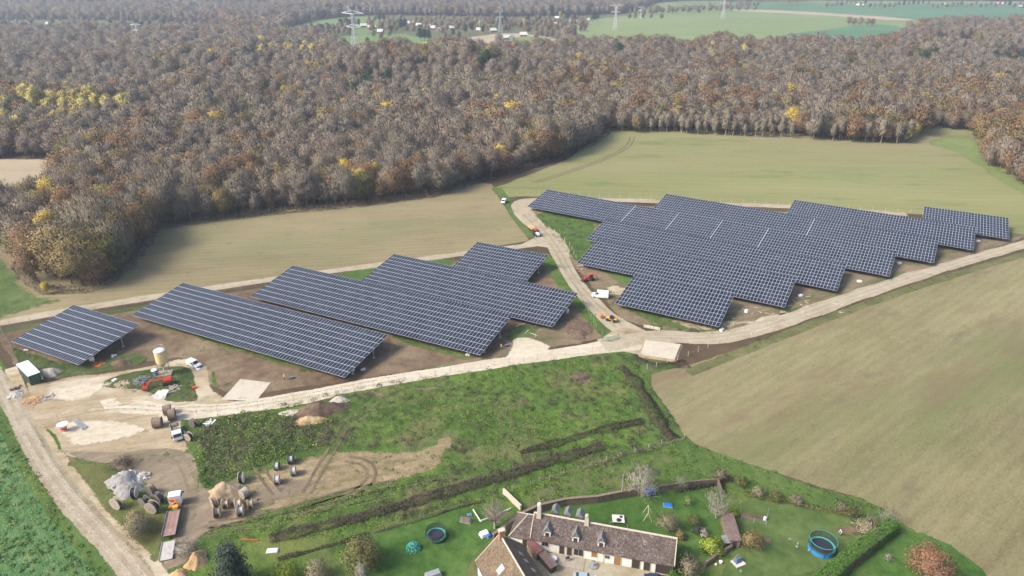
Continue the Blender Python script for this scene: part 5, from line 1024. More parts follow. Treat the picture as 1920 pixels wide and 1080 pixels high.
for px, py, ki, s in [(20, 50, 9, .8), (180, 52, 0, 1), (195, 50, 9, .8), (220, 46, 8, .7), (320, 57, 0, 1), (330, 52, 9, .8), (700, 68, 0, .9), (715, 70, 3, .8), (730, 68, 0, .9), (775, 60, 0, 1), (830, 62, 3, .9), (835, 66, 9, .7), (860, 70, 3, .9), (885, 50, 3, 1.1), (900, 52, 8, 1), (915, 50, 3, 1), (975, 52, 3, 1.1), (983, 48, 8, 1), (990, 60, 3, 1),
  (1005, 62, 3, 1), (1015, 66, 3, 1), (1025, 70, 0, 1), (1035, 68, 3, 1), (1048, 70, 0, 1), (1060, 68, 3, .9), (1005, 72, 0, 1), (1030, 30, 0, 1), (1050, 32, 8, 1), (1180, 32, 9, .9), (1190, 33, 0, .9), (1205, 32, 9, .9), (1220, 33, 0, .9), (1240, 33, 9, 1), (1200, 26, 0, 1), (1225, 24, 0, 1), (1290, 22, 0, 1.1), (1310, 22, 9, 1), (1330, 21, 0, 1.2), (1350, 20, 0, 1.1), (1370, 19, 0, 1.1), (1385, 18, 9, 1), (1400, 18, 0, 1.1), (1415, 18, 0, 1),
  (1590, 44, 0, 1.1), (1600, 45, 3, 1), (1612, 46, 0, 1.1), (1625, 46, 0, 1), (1635, 46, 3, 1), (760, 96, 0, 1), (845, 84, 0, 1), (935, 82, 0, 1.2)]: vt(px, py+3, ki, s)
vq = vp; vp = []
for k in range(75): vt(1185+(k*37 % 235)+random.uniform(-4, 4), 30-(k*37 % 235)*.055-random.uniform(0, 7), random.choice((0, 0, 9, 0, 3)), random.uniform(.8, 1.15))
for k in range(30): vt(1360+k*5.2, 5.5+random.uniform(-1, 1), random.choice((0, 0, 9)), random.uniform(.9, 1.2))
for k in range(46): vt(1550+k*9, 13+random.uniform(-5, 3)+(k-20)*.05, random.choice((0, 0, 9, 6, 3)), random.uniform(.8, 1.25))
for k in range(130): vt(random.uniform(-20, 450), 50+random.uniform(-12, 10), random.choice((0, 0, 9, 3, 6)), random.uniform(.7, 1.1))
for k in range(60): vt(random.uniform(560, 660), 60+random.uniform(-4, 8), random.choice((0, 0, 6, 3)), random.uniform(.6, 1.0))
for k in range(260): vt(random.uniform(690, 1100), 46+random.uniform(-8, 14), random.choice((0, 0, 3, 9, 3)), random.uniform(.6, 1.0))
vp, vq = vq, vp
n_ = len(vq); me = bpy.data.meshes.new('distant_trees'); me.vertices.add(n_); me.vertices.foreach_set('co', np.array([(x, y, float(TZ(x, y))) for x, y, _, _, _ in vq], np.float32).ravel())
a_ = me.attributes.new('pick', 'INT', 'POINT'); a_.data.foreach_set('value', np.array([KV[k][v] for _, _, k, v, _ in vq], np.int32)); a_ = me.attributes.new('size', 'FLOAT_VECTOR', 'POINT'); a_.data.foreach_set('vector', np.array([(s, s, s) for *_, s in vq], np.float32).ravel())
a_ = me.attributes.new('turn', 'FLOAT_VECTOR', 'POINT'); a_.data.foreach_set('vector', np.array([(0, 0, random.uniform(0, 6)) for _ in vq], np.float32).ravel())
dt = bpy.data.objects.new('distant_trees', me); C.objects.link(dt); tag(dt, 'small mixed trees and copses between the far houses and fields', 'trees', kind='stuff'); instancer(dt, FARM, 'distant_kinds')
for (x_, y_, ki, v, s) in vp:
    nm = {6: 'conifer', 0: 'bare_tree', 9: 'oak_tree', 3: 'oak_tree', 8: 'poplar_tree'}[ki]; o = bpy.data.objects.new(nm, fmesh[(ki, v)]); C.objects.link(o); o.location = (x_, y_, float(TZ(x_, y_))); o.scale = (s*1.1, s*1.1, s); o.rotation_euler.z = random.uniform(0, 6.28)
    pz = pxof(x_, y_)[0]
    tag(o, {6: 'dark evergreen tree', 0: 'bare grey tree', 9: 'olive-green tree', 3: 'russet-leaved tree', 8: 'pale yellow poplar'}[ki]+(' among the houses at the far left' if pz < 450 else (' in the far village' if pz < 1130 else ' beside the far green fields at the top right')), 'tree', 'trees around the far village')
def pylon(lab, px, py, H_, rz):
    g = G(px, py); t = thing('pylon', lab, 'lattice mast', (g.x, g.y, float(TZ(g.x, g.y))), rz, 'power line masts'); mb = MB(); w0, w1, zw = H_*.085, H_*.022, H_*.62; r_ = .13
    def wat(z): return w0+(w1-w0)*min(1, z/zw)
    lv = [0, .13, .25, .36, .46, .55, .62, .70, .80, .86]
    for i in range(len(lv)-1):
        z0, z1 = lv[i]*H_, lv[i+1]*H_; a0, a1 = wat(z0), wat(z1); c0 = [(-a0, -a0), (a0, -a0), (a0, a0), (-a0, a0)]; c1 = [(-a1, -a1), (a1, -a1), (a1, a1), (-a1, a1)]
        for k in range(4):
            j = (k+1) % 4; mb.bar((*c0[k], z0), (*c1[k], z1), r_*1.5, n=4, cap=False); mb.bar((*c0[k], z0), (*c1[j], z1), r_, n=3, cap=False); mb.bar((*c0[j], z0), (*c1[k], z1), r_, n=3, cap=False); mb.bar((*c1[k], z1), (*c1[j], z1), r_, n=3, cap=False)
    mb.build('tower', M['pylon'], t)
    for z, wd in ((.63, .20), (.86, .29)):
        mb = MB(); zz = z*H_; a = wat(zz)
        for s in (-1, 1):
            e = (s*wd*H_, 0, zz+.015*H_); 
            for y in (-a, a): mb.bar((s*a, y, zz), e, r_*1.2, n=3); mb.bar((s*a, y, zz+.055*H_), e, r_*1.2, n=3); [mb.bar((s*(a+(wd*H_-a)*q), y*(1-q), zz), (s*(a+(wd*H_-a)*(q+.12)), y*(1-q)*.8, zz+.055*H_*(1-q)), r_, n=3) for q in (.1, .3, .5, .7)]
        mb.build('crossarm', M['pylon'], t)
    mb = MB()
    for s in (-1, 1): mb.bar((s*.02*H_, 0, .86*H_), (s*.12*H_, 0, H_), r_*1.2, n=4); mb.bar((s*.12*H_, 0, .88*H_), (s*.12*H_, 0, H_), r_, n=4)
    mb.build('horns', M['pylon'], t); return t
M['pylon'] = P('weathered_galvanising', (.50, .52, .53), .5, .2)
pylon('tall lattice mast rising from the wood in front of the far village', 672, 152, 54, R(-35))
pylon('lattice mast on the light green field at the top', 1153, 57, 48, R(-30)); pylon('faint lattice mast at the right on the far fields', 1355, 36, 50, R(-30)); pylon('faint lattice mast in front of the long copse', 1201, 36, 28, R(-30))
pylon('grey lattice mast behind the village trees', 938, 62, 40, R(20)); pylon('faint lattice mast standing in the wood at the left', 262, 84, 32, R(-10))
# ================================================================ VEHICLES AND MACHINES
M['white_paint'] = P('white_vehicle_paint', (.78, .79, .80), .3, var=.03, coat=.4); M['rubber'] = P('tyre_rubber', (.025, .025, .026), .85); M['black_plastic'] = P('black_plastic', (.04, .04, .042), .6)
M['orange_paint'] = P('orange_machine_paint', (.62, .15, .03), .4, var=.1); M['red_paint'] = P('red_machine_paint', (.62, .055, .03), .4, var=.1); M['yellow_paint'] = P('yellow_paint', (.65, .42, .06), .45)
M['rim'] = P('wheel_rim', (.5, .5, .5), .4, .5); M['lamp'] = P('lamp_lens', (.75, .75, .70), .2); M['red_lamp'] = P('red_lamp_lens', (.5, .03, .02), .3)
def wheel(root, x, y, r, w_):
    s_ = 1 if y > 0 else -1; mb = MB(); mb.lathe([(r*.55, -w_/2), (r*.94, -w_/2), (r, -w_*.3), (r, w_*.3), (r*.94, w_/2), (r*.55, w_/2)], 18, (x, y, r), 'Y'); t = mb.build('wheel', M['rubber'], root)
    mb = MB(); mb.lathe([(r*.2, -w_*.46), (r*.56, -w_*.40), (r*.56, w_*.40), (r*.2, w_*.46)], 12, (x, y, r), 'Y'); mb.build('rim', M['rim'], t); return t
def at2(rear, front):
    a = G(*rear); b = G(*front); return (a+b)/2, math.atan2((b-a).y, (b-a).x), (b-a).length
def van(lab, rear, front, big=False, group='white vans on the site'):
    c, an_, L0 = at2(rear, front); L_ = 5.9 if big else 4.6; H_ = 2.5 if big else 1.9; W_ = 2.0 if big else 1.85; t = thing('van', lab, 'van', c, an_, group); hl = L_/2
    prof = [(-hl, .45), (-hl+.02, H_*.62), (-hl+.10, H_-.05), (-hl+.3, H_), (hl-2.05, H_), (hl-1.75, H_-.08), (hl-.95, H_*.60), (hl-.15, H_*.47), (hl, H_*.36), (hl, .35), (hl-.4, .3), (-hl+.3, .3)]
    mb = MB(); mb.prism(prof, -W_/2, W_/2); mb.build('body', M['white_paint'], t, bevel=.07)
    mb = MB(); a_, b_ = (hl-1.72, H_-.12), (hl-1.0, H_*.62); nx_, nz_ = (b_[1]-a_[1]), -(b_[0]-a_[0]); l_ = math.hypot(nx_, nz_); nx_, nz_ = -nx_/l_*.03, -nz_/l_*.03
    y0 = W_/2-.16; mb.add([(a_[0]+nx_, -y0, a_[1]+nz_), (b_[0]+nx_, -y0, b_[1]+nz_), (b_[0]+nx_, y0, b_[1]+nz_), (a_[0]+nx_, y0, a_[1]+nz_), (a_[0]-.1, -y0, a_[1]-.1), (b_[0]-.1, -y0, b_[1]-.1), (b_[0]-.1, y0, b_[1]-.1), (a_[0]-.1, y0, a_[1]-.1)], [(0, 1, 2, 3), (7, 6, 5, 4), (0, 4, 5, 1), (1, 5, 6, 2), (2, 6, 7, 3), (3, 7, 4, 0)]); mb.build('windscreen', M['glass'], t)
    for s_ in (-1, 1):
        mb = MB(); y = s_*(W_/2+.012); q = [(hl-2.35, H_*.62), (hl-1.15, H_*.60), (hl-1.72, H_-.20), (hl-2.35, H_-.20)]; mb.add([(x, y, z) for x, z in q]+[(x, y-s_*.05, z) for x, z in q], [(0, 1, 2, 3), (4, 5, 6, 7), (0, 1, 5, 4), (1, 2, 6, 5), (2, 3, 7, 6), (3, 0, 4, 7)]); mb.build('side_window', M['glass'], t)
        mb = MB(); mb.box((hl-.06, s_*(W_/2-.28), H_*.38), (.2, .34, .2)); mb.build('headlight', M['lamp'], t); mb = MB(); mb.box((-hl, s_*(W_/2-.10), H_*.45), (.08, .14, .4)); mb.build('tail_light', M['red_lamp'], t)
        mb = MB(); mb.box((hl-1.3, s_*(W_/2+.14), H_*.60), (.12, .22, .26)); mb.build('mirror', M['black_plastic'], t)
        for x in (-hl+.95, hl-.9): wheel(t, x, s_*(W_/2-.12), .34, .24)
    mb = MB(); mb.box((hl+.02, 0, .5), (.12, W_-.1, .22)); mb.box((-hl-.02, 0, .5), (.12, W_-.1, .2)); mb.build('bumper', M['black_plastic'], t)
    return t
van('small white van parked on the loop track beside the silo', (348, 680), (381, 693))
van('large white panel van between the right canopies and the track', (1141, 559), (1110, 556), True)
van('white van parked on the grass at the top of the track', (947, 377), (942, 384))
def truck_cab(t, x, W_, H_=2.9, ln=2.0, mat='white_paint'):
    mb = MB(); mb.prism([(x-ln/2, .7), (x-ln/2, H_), (x+ln/2-.45, H_+.05), (x+ln/2-.1, H_*.62), (x+ln/2, H_*.5), (x+ln/2, .6)], -W_/2, W_/2); cb = mb.build('cab', M[mat], t, bevel=.08)
    mb = MB(); mb.add([(x+ln/2-.40, -W_/2+.15, H_-.10), (x+ln/2-.04, -W_/2+.15, H_*.62), (x+ln/2-.04, W_/2-.15, H_*.62), (x+ln/2-.40, W_/2-.15, H_-.10)], [(0, 1, 2, 3)]); o = mb.build('windscreen', M['glass'], t); o.parent = cb
    for s_ in (-1, 1):
        mb = MB(); mb.box((x+.15, s_*(W_/2+.012), H_*.76), (ln*.5, .04, H_*.22)); o = mb.build('side_window', M['glass'], t); o.parent = cb
        mb = MB(); mb.box((x+ln/2+.01, s_*(W_/2-.3), .95), (.08, .34, .22)); o = mb.build('headlight', M['lamp'], t); o.parent = cb; mb = MB(); mb.box((x+ln/2-.2, s_*(W_/2+.2), H_*.72), (.1, .3, .4)); o = mb.build('mirror', M['black_plastic'], t); o.parent = cb
    return cb
# tipper
c, an_, L0 = at2((326, 794), (338, 838)); t = thing('tipper_truck', 'white tipper truck with an open grey body parked among the cable drums', 'truck', c, an_); W_ = 2.2
mb = MB(); mb.box((0, 0, .75), (6.6, .9, .3)); mb.build('chassis', M['black_plastic'], t); truck_cab(t, 2.35, 2.1, 2.35, 2.1)
M['tip'] = P('scuffed_grey_steel', (.42, .40, .37), .7, .1, var=.2)
mb = MB(); mb.box((-1.1, 0, 1.0), (4.2, W_, .12)); [mb.box((-1.1, s_*(W_/2-.05), 1.35), (4.0, .08, .6)) for s_ in (-1, 1)]; mb.box((.95, 0, 1.45), (.08, W_, .8)); mb.box((-3.15, 0, 1.33), (.08, W_, .55)); mb.build('tipper_body', M['tip'], t)
mb = MB(); mb.box((-2.6, 0, 1.32), (1.0, 1.6, .5), top=(.7, .7)); mb.box((-.9, .2, 1.2), (1.6, 1.2, .25), rz=.3); mb.build('load_of_planks', M['plank'], t)
for x in (2.3, -1.9):
    for s_ in (-1, 1): wheel(t, x, s_*.9, .42, .3)
# crane flatbed
c, an_, L0 = at2((318, 1012), (334, 938)); t = thing('flatbed_truck', 'white truck with an orange loading crane and a long empty flatbed', 'truck', c, an_); W_ = 2.5; hl = L0/2
mb = MB(); mb.box((0, 0, .8), (L0-.6, 1.0, .3)); mb.build('chassis', M['black_plastic'], t); truck_cab(t, hl-1.1, 2.5, 3.0, 2.2)
M['deck'] = P('worn_red_brown_deck', (.27, .20, .17), .8, var=.25, vs=1.2)
bl = L0-4.6; bx = -hl+bl/2; mb = MB(); mb.box((bx, 0, 1.1), (bl, W_, .16)); fb = mb.build('flatbed', M['deck'], t)
mb = MB(); [mb.box((bx, s_*.45, 1.185), (bl*.96, .07, .012)) for s_ in (-1, 1)]; [mb.box((bx+k*bl/5, 0, 1.187), (.07, 2.0, .012)) for k in (-2, -1, 0, 1, 2)]; o = mb.build('red_straps', M['red_lamp'], t); o.parent = fb
mb = MB(); [mb.box((bx, s_*(W_/2+.03), 1.3), (bl, .06, .34)) for s_ in (-1, 1)]; o = mb.build('side_board', M['zinc'], t); o.parent = fb
cr = MB(); x0 = hl-3.0; cr.bar((x0, 0, .9), (x0, 0, 2.3), .28, n=8); cr.bar((x0, 0, 2.3), (x0-.3, 1.0, 3.1), .16, n=6); cr.bar((x0-.3, 1.0, 3.1), (x0-.5, -.9, 2.9), .14, n=6); cr.bar((x0-.5, -.9, 2.9), (x0-.7, .4, 2.1), .12, n=6); cr.box((x0-.1, 0, 1.1), (.7, 2.4, .35)); cr.build('loading_crane', M['orange_paint'], t)
mb = MB(); mb.box((x0-1.1, -.3, 1.6), (.9, 1.0, .7)); mb.build('grab_bucket', M['straw_paint'] if 'straw_paint' in M else M['yellow_paint'], t)
for x in (hl-1.3, -hl+1.4, -hl+2.7):
    for s_ in (-1, 1): wheel(t, x, s_*1.02, .5, .34)
mb = MB(); a_ = G(318, 1020); b_ = G(311, 1052); d = b_-a_; rp = thing('trailer_ramp', 'grey dusty loading ramp on the ground behind the flatbed', 'ramp', (a_+b_)/2, math.atan2(d.y, d.x))
mb.box((0, 0, .5), (d.length, 2.5, .14), ry=.10); mb.build('ramp_deck', M['tip'], rp); mb = MB(); [mb.box((0, s_*1.22, .62), (d.length, .10, .22), ry=.10) for s_ in (-1, 1)]; mb.build('ramp_side', M['zinc'], rp)
mb = MB(); [mb.box((x, y, .22), (.3, .3, .44)) for x in (-1, 1) for y in (-1, 1)]; mb.build('support', M['black_plastic'], rp)
# tractors and telehandlers
def tractor(lab, px, py, rz, mat, loader=True, cat='tractor'):
    g = G(px, py); t = thing('tractor', lab, cat, g, rz); mb = MB(); mb.box((.9, 0, 1.15), (1.9, .8, .75), top=(.92, .8)); mb.box((0, 0, .8), (3.2, .6, .35)); mb.build('bonnet', M[mat], t, bevel=.05)
    mb = MB(); mb.box((-.75, 0, 1.75), (1.3, 1.35, 1.5), top=(.82, .85)); mb.build('cab', M['glass'], t, bevel=.04); mb = MB(); mb.box((-.75, 0, 2.55), (1.3, 1.3, .12)); mb.build('cab_roof', M[mat], t)
    for s_ in (-1, 1): wheel(t, -1.0, s_*.95, .78, .5); wheel(t, 1.35, s_*.8, .48, .35)
    if loader:
        mb = MB(); [mb.bar((-.1, s_*.5, 1.5), (1.7, s_*.55, 1.9), .10, n=4) for s_ in (-1, 1)]; [mb.bar((1.7, s_*.55, 1.9), (2.5, s_*.55, .9), .10, n=4) for s_ in (-1, 1)]; mb.build('loader_arm', M[mat], t)
        mb = MB(); mb.prism([(2.4, .3), (2.5, 1.1), (2.6, 1.1), (2.7, .4), (3.1, .3), (3.1, .22), (2.4, .2)], -1.0, 1.0); mb.build('bucket', M['black_plastic'], t)
    return t
t1 = tractor('orange-red tractor with a raised digging arm beside the right canopies', 1104, 526, R(200), 'red_paint')
mb = MB(); mb.bar((-1.6, 0, 1.0), (-2.3, .3, 2.6), .13, n=5); mb.bar((-2.3, .3, 2.6), (-2.9, .4, 1.4), .10, n=5); mb.box((-2.95, .4, 1.1), (.5, .6, .5)); mb.build('digging_arm', M['orange_paint'], t1)
g = G(1147, 602); t = thing('telehandler', 'orange and yellow telescopic loader on the track edge near the corner', 'loader', g, R(150)); mb = MB(); mb.box((0, 0, .95), (3.6, 1.3, .7)); mb.build('chassis', M['yellow_paint'], t, bevel=.06)
mb = MB(); mb.box((-.1, .55, 1.7), (1.3, .8, 1.2), top=(.8, .8)); mb.build('cab', M['glass'], t); mb = MB(); mb.bar((-1.7, -.3, 1.7), (3.4, -.3, 1.3), .2, n=4); mb.build('boom', M['orange_paint'], t); mb = MB(); mb.box((3.7, -.1, .9), (.5, 2.0, .8)); mb.build('bucket', M['orange_paint'], t)
for x in (-1.2, 1.25):
    for s_ in (-1, 1): wheel(t, x, s_*.85, .55, .4)
# tractor with timber trailer at the bend
c, an_, _ = at2((997, 434), (1016, 449)); t = thing('farm_tractor', 'white and red tractor pulling a trailer of orange timber at the bend', 'tractor', c, an_)
mb = MB(); mb.box((1.2, 0, 1.2), (2.4, 1.1, .9), top=(.9, .85)); mb.build('bonnet', M['white_paint'], t, bevel=.05); mb = MB(); mb.box((-.6, 0, 1.9), (1.5, 1.6, 1.7), top=(.85, .85)); mb.build('cab', M['red_paint'], t, bevel=.05); mb = MB(); mb.box((-.6, 0, 2.0), (1.54, 1.64, .7)); mb.build('cab_window', M['glass'], t)
for s_ in (-1, 1): wheel(t, -.8, s_*1.05, .9, .55); wheel(t, 1.9, s_*.95, .6, .45)
tr = thing('timber_trailer', 'trailer loaded with orange sawn timber behind the white and red tractor', 'trailer', G(997, 432), an_); mb = MB(); mb.box((0, 0, .95), (5.2, 2.0, .2)); mb.build('trailer_bed', M['black_plastic'], tr)
M['timber'] = P('fresh_timber', (.58, .34, .17), .7, var=.2, vs=2); mb = MB(); [mb.box((-1.6+k*1.6, 0, 1.45), (1.45, 1.8, .8)) for k in range(3)]; mb.build('timber_stack', M['timber'], tr)
for s_ in (-1, 1): wheel(tr, -.9, s_*.8, .45, .3); wheel(tr, .5, s_*.8, .45, .3)
# red articulated boom lift
c = G(307, 722); t = thing('boom_lift', 'red articulated boom lift folded down on the weedy island', 'boom lift', c, R(203)); mb = MB(); mb.box((-1.0, 0, .8), (2.4, 1.6, .6)); mb.build('base', M['black_plastic'], t, bevel=.05); mb = MB(); mb.box((-1.3, 0, 1.5), (2.0, 1.7, .9)); mb.build('turntable', M['red_paint'], t, bevel=.1)
mb = MB(); mb.bar((-2.2, .2, 2.0), (3.0, .2, 2.3), .26, n=4); mb.bar((3.0, .2, 2.3), (3.9, .2, 1.0), .18, n=4); mb.bar((-2.2, -.3, 1.7), (1.2, -.3, 2.1), .2, n=4); mb.build('boom', M['red_paint'], t)
bk = MB(); [bk.bar((4.0+dx, -.9+dy, z), (4.0+dx2, -.9+dy2, z), .05, n=4) for z in (.3, .8, 1.35) for dx, dy, dx2, dy2 in ((0, 0, 1, 0), (1, 0, 1, 2), (1, 2, 0, 2), (0, 2, 0, 0))]; [bk.bar((4.0+dx, -.9+dy, .3), (4.0+dx, -.9+dy, 1.35), .05, n=4) for dx in (0, 1) for dy in (0, 1, 2)]; bk.box((4.5, .1, .3), (1.0, 2.0, .08)); bk.build('basket', M['red_paint'], t)
for x in (-1.8, -.2):
    for s_ in (-1, 1): wheel(t, x, s_*.85, .45, .35)
# silo
g = G(309, 702); t = thing('silo', 'cream cement silo with a white top standing on four steel legs', 'silo', g, R(12)); M['cream'] = P('cream_paint', (.74, .58, .30), .5, var=.06)
mb = MB(); mb.box((0, 0, .25), (4.0, 3.0, .5)); mb.build('base_slab', M['mudcol'] if 'mudcol' in M else M['stone'], t); sr = 1.45
mb = MB(); mb.lathe([(.25, 2.2), (.3, 2.5), (sr, 4.1), (sr+.03, 4.15), (sr, 4.2), (sr, 6.0), (sr+.03, 6.05), (sr, 6.1), (sr, 7.7)], 28); mb.build('tank', M['cream'], t, smooth=False); mb = MB(); mb.lathe([(sr+.04, 7.68), (sr+.06, 7.9), (sr*.7, 8.2), (.1, 8.35)], 28); mb.build('cap', M['white_paint'], t)
mb = MB(); mb.bar((0, 0, .5), (0, 0, 2.4), .16, n=8); mb.build('outlet', M['white_paint'], t)
for x, y in ((1, 1), (1, -1), (-1, 1), (-1, -1)):
    mb = MB(); mb.bar((x*1.15, y*1.15, .5), (x*1.02, y*1.02, 4.6), .08, n=4); mb.build('leg', M['zinc'], t)
mb = MB(); [mb.bar((s_*1.1, -1.1, z), (s_*1.08, 1.1, z+1.2), .04, n=3) for s_ in (-1, 1) for z in (.9, 2.2)]; mb.build('brace', M['zinc'], t)
mb = MB(); [mb.bar((sr+.25, y, 1.0), (sr+.25, y, 9.0), .04, n=4) for y in (-.25, .25)]; [mb.bar((sr+.25, -.25, 1.2+.4*k), (sr+.25, .25, 1.2+.4*k), .03, n=3) for k in range(19)]; mb.build('ladder', M['zinc'], t)
mb = MB(); A = [i*6.283/14 for i in range(14)]; [mb.bar((sr*.9*math.cos(a), sr*.9*math.sin(a), 7.9), (sr*.9*math.cos(a), sr*.9*math.sin(a), 9.0), .03, n=3) for a in A[:7]]; [mb.bar((sr*.9*math.cos(A[k]), sr*.9*math.sin(A[k]), 9.0), (sr*.9*math.cos(A[k+1]), sr*.9*math.sin(A[k+1]), 9.0), .03, n=3) for k in range(7)]; mb.build('guard_rail', M['zinc'], t)
# container, toilet, hoppers
M['door_green'] = P('green_door', (.03, .085, .05), .5); M['dark_green'] = P('dark_green_sheet', (.018, .055, .035), .5, var=.15); M['white_roof'] = P('white_sheet_roof', (.78, .80, .83), .5, var=.04)
p0, p1, p2 = G(52.8, 705.6, 3.1), G(74, 698, 3.1), G(39.6, 683, 3.1); p0.z = p1.z = p2.z = 0; d = p1-p0; an_ = math.atan2(d.y, d.x); t = thing('site_container', 'dark green transformer cabin with a white roof at the corner of the yard', 'container', p0, an_); W_ = d.length; Lc = abs((p2-p0).dot(Vector((-math.sin(an_), math.cos(an_), 0))))+.8
mb = MB(); mb.box((W_/2, Lc/2, 1.5), (W_, Lc, 3.0)); mb.build('wall', M['dark_green'], t); mb = MB(); mb.box((W_/2, Lc/2, 3.1), (W_+.25, Lc+.25, .2)); mb.build('roof', M['white_roof'], t)
for x in (W_*.3, W_*.7): mb = MB(); mb.box((x, -.03, 1.3), (W_*.32, .05, 2.2)); mb.build('door', M['door_green'], t)
mb = MB(); mb.box((-.6, Lc/2-.4, .06), (1.2, Lc+1.0, .12)); mb.build('concrete_apron', M['pad'], t)
g = G(292, 706); t = thing('portable_toilet', 'grey-blue portable toilet with a white roof left of the silo', 'toilet cabin', g, R(10)); M['blue_grey'] = P('blue_grey_plastic', (.10, .16, .25), .5); mb = MB(); mb.box((0, 0, 1.05), (1.2, 1.2, 2.1)); mb.build('cabin', M['blue_grey'], t); mb = MB(); mb.lathe([(.85, 2.1), (.82, 2.25), (.5, 2.4), (.1, 2.45)], 14); mb.build('roof', M['white_roof'], t); mb = MB(); mb.box((0, -.62, 1.0), (.7, .05, 1.8)); mb.build('door', M['zinc'], t)
g = G(121, 808); t = thing('concrete_mixer', 'small red and white mixing drum at the edge of the chalky yard', 'mixer', g, R(20)); mb = MB(); mb.lathe([(.6, .5), (.75, .9), (.72, 1.3)], 16); mb.build('drum', M['red_paint'], t); mb = MB(); mb.lathe([(.72, 1.3), (1.25, 1.9), (1.3, 2.1), (1.1, 2.1)], 16); mb.build('hopper', M['white_paint'], t); mb = MB(); [mb.bar((.6*math.cos(a), .6*math.sin(a), 0), (.6*math.cos(a), .6*math.sin(a), .6), .06) for a in (.5, 2.1, 3.7, 5.2)]; mb.build('stand', M['zinc'], t); mb = MB(); mb.bar((-.5, .9, 0), (-.9, .9, 4.6), .05); mb.build('mast', M['zinc'], t)
g = G(58, 684); t = thing('weather_mast', 'thin mast with two white sensors behind the green cabin', 'mast', g, 0); mb = MB(); mb.bar((0, 0, 0), (-.1, 0, 5.0), .06); mb.build('pole', M['zinc'], t); mb = MB(); mb.box((-.35, 0, 5.0), (.45, .3, .3)); mb.box((.3, 0, 5.0), (.45, .3, .3)); mb.build('sensor', M['white_paint'], t)
# inverter boxes
def box_unit(lab, px, py, dims, rz, mat='white_paint', name='equipment_box', legs=False, cat='box', group=None):
    g = G(px, py); t = thing(name, lab, cat, g, rz, group); h0 = .9 if legs else 0; mb = MB(); mb.box((0, 0, h0+dims[2]/2), dims); mb.build('casing', M[mat], t, bevel=.05)
    if legs: mb = MB(); [mb.bar((s_*dims[0]*.3, 0, 0), (s_*dims[0]*.3, 0, h0+.1), .07) for s_ in (-1, 1)]; mb.build('leg', M['zinc'], t)
    else: mb = MB(); mb.box((0, 0, dims[2]+.02), (dims[0]*.8, dims[1]*.7, .06)); mb.build('lid', M['white_roof'], t)
    return t
box_unit('white inverter cabinet on legs at the corner of the small square canopy', 174, 681, (1.3, .5, 1.2), R(20), legs=True, cat='cabinet', name='inverter_cabinet'); box_unit('white cabinet under the front corner of the long left canopy', 662, 700, (1.0, .5, 1.2), R(20), legs=True, cat='cabinet', name='inverter_cabinet')
box_unit('white cabinet at the end of the canopy above the rubble bank', 1064, 590, (.9, .5, 1.3), R(20), legs=True, cat='cabinet', name='inverter_cabinet')
for (px, py), s_ in zip([(1353, 620), (1399, 585), (1501, 556), (1611, 529), (1686, 495), (1833, 453)], ['lying by the track bend below the front canopy', 'beside the right end of the front canopy', 'on the soil beyond the second canopy end', 'on the soil beyond the third canopy end', 'on the soil beside the longest canopy end', 'on the soil near the far right canopy']):
    box_unit('small white sack '+s_, px, py, (1.5, 1.0, .7), R(random.uniform(0, 60)), name='white_sack', cat='sack', group='white sacks beside the right canopies')
for (px, py), l_ in zip([(1215, 614), (1230, 617)], ['left pale timber pack on the grass by the track bend', 'right pale timber pack on the grass by the track bend']):
    g = G(px, py); t = thing('timber_pack', l_, 'timber pack', g, R(-22)); mb = MB(); [mb.box((0, -.35+.36*k, .3+.0*k), (2.6, .33, .5)) for k in range(3)]; mb.build('planks', M['post_wood'], t); mb = MB(); [mb.box((x, 0, .3), (.1, 1.12, .54)) for x in (-.8, .8)]; mb.build('strap', M['black_plastic'], t)
for px, py, l_ in [(875, 665, 'white rolls beside the front corner of the middle left canopy'), (215, 668, 'heap of white bags on the soil right of the small canopy'), (682, 693, 'dark and white bundle under the long left canopy end'), (372, 692, 'square white slab on the weeds below the silo van'), (215, 713, 'white slab at the left of the island of weeds')]:
    g = G(px, py); t = thing('bag_heap', l_, 'bags', g, random.uniform(0, 3)); r = random.Random(px); mb = MB()
    for k in range(5 if 'slab' not in l_ else 1): mb.box((r.uniform(-.9, .9) if 'slab' not in l_ else 0, r.uniform(-.6, .6) if 'slab' not in l_ else 0, .2), (.7, .5, .4) if 'slab' not in l_ else (1.5, 1.1, .3), rz=r.uniform(0, 3), top=(.7, .7))
    mb.build('bag' if 'slab' not in l_ else 'slab', M['white_roof'], t, bevel=.06)
g = G(365, 728); o = MB().box((0, 0, .25), (1.1, .8, .5), rz=.4).build('red_tank', M['red_paint'], bevel=.08); o.location = g; tag(o, 'small red fuel can lying in the weeds at the right of the island', 'can')
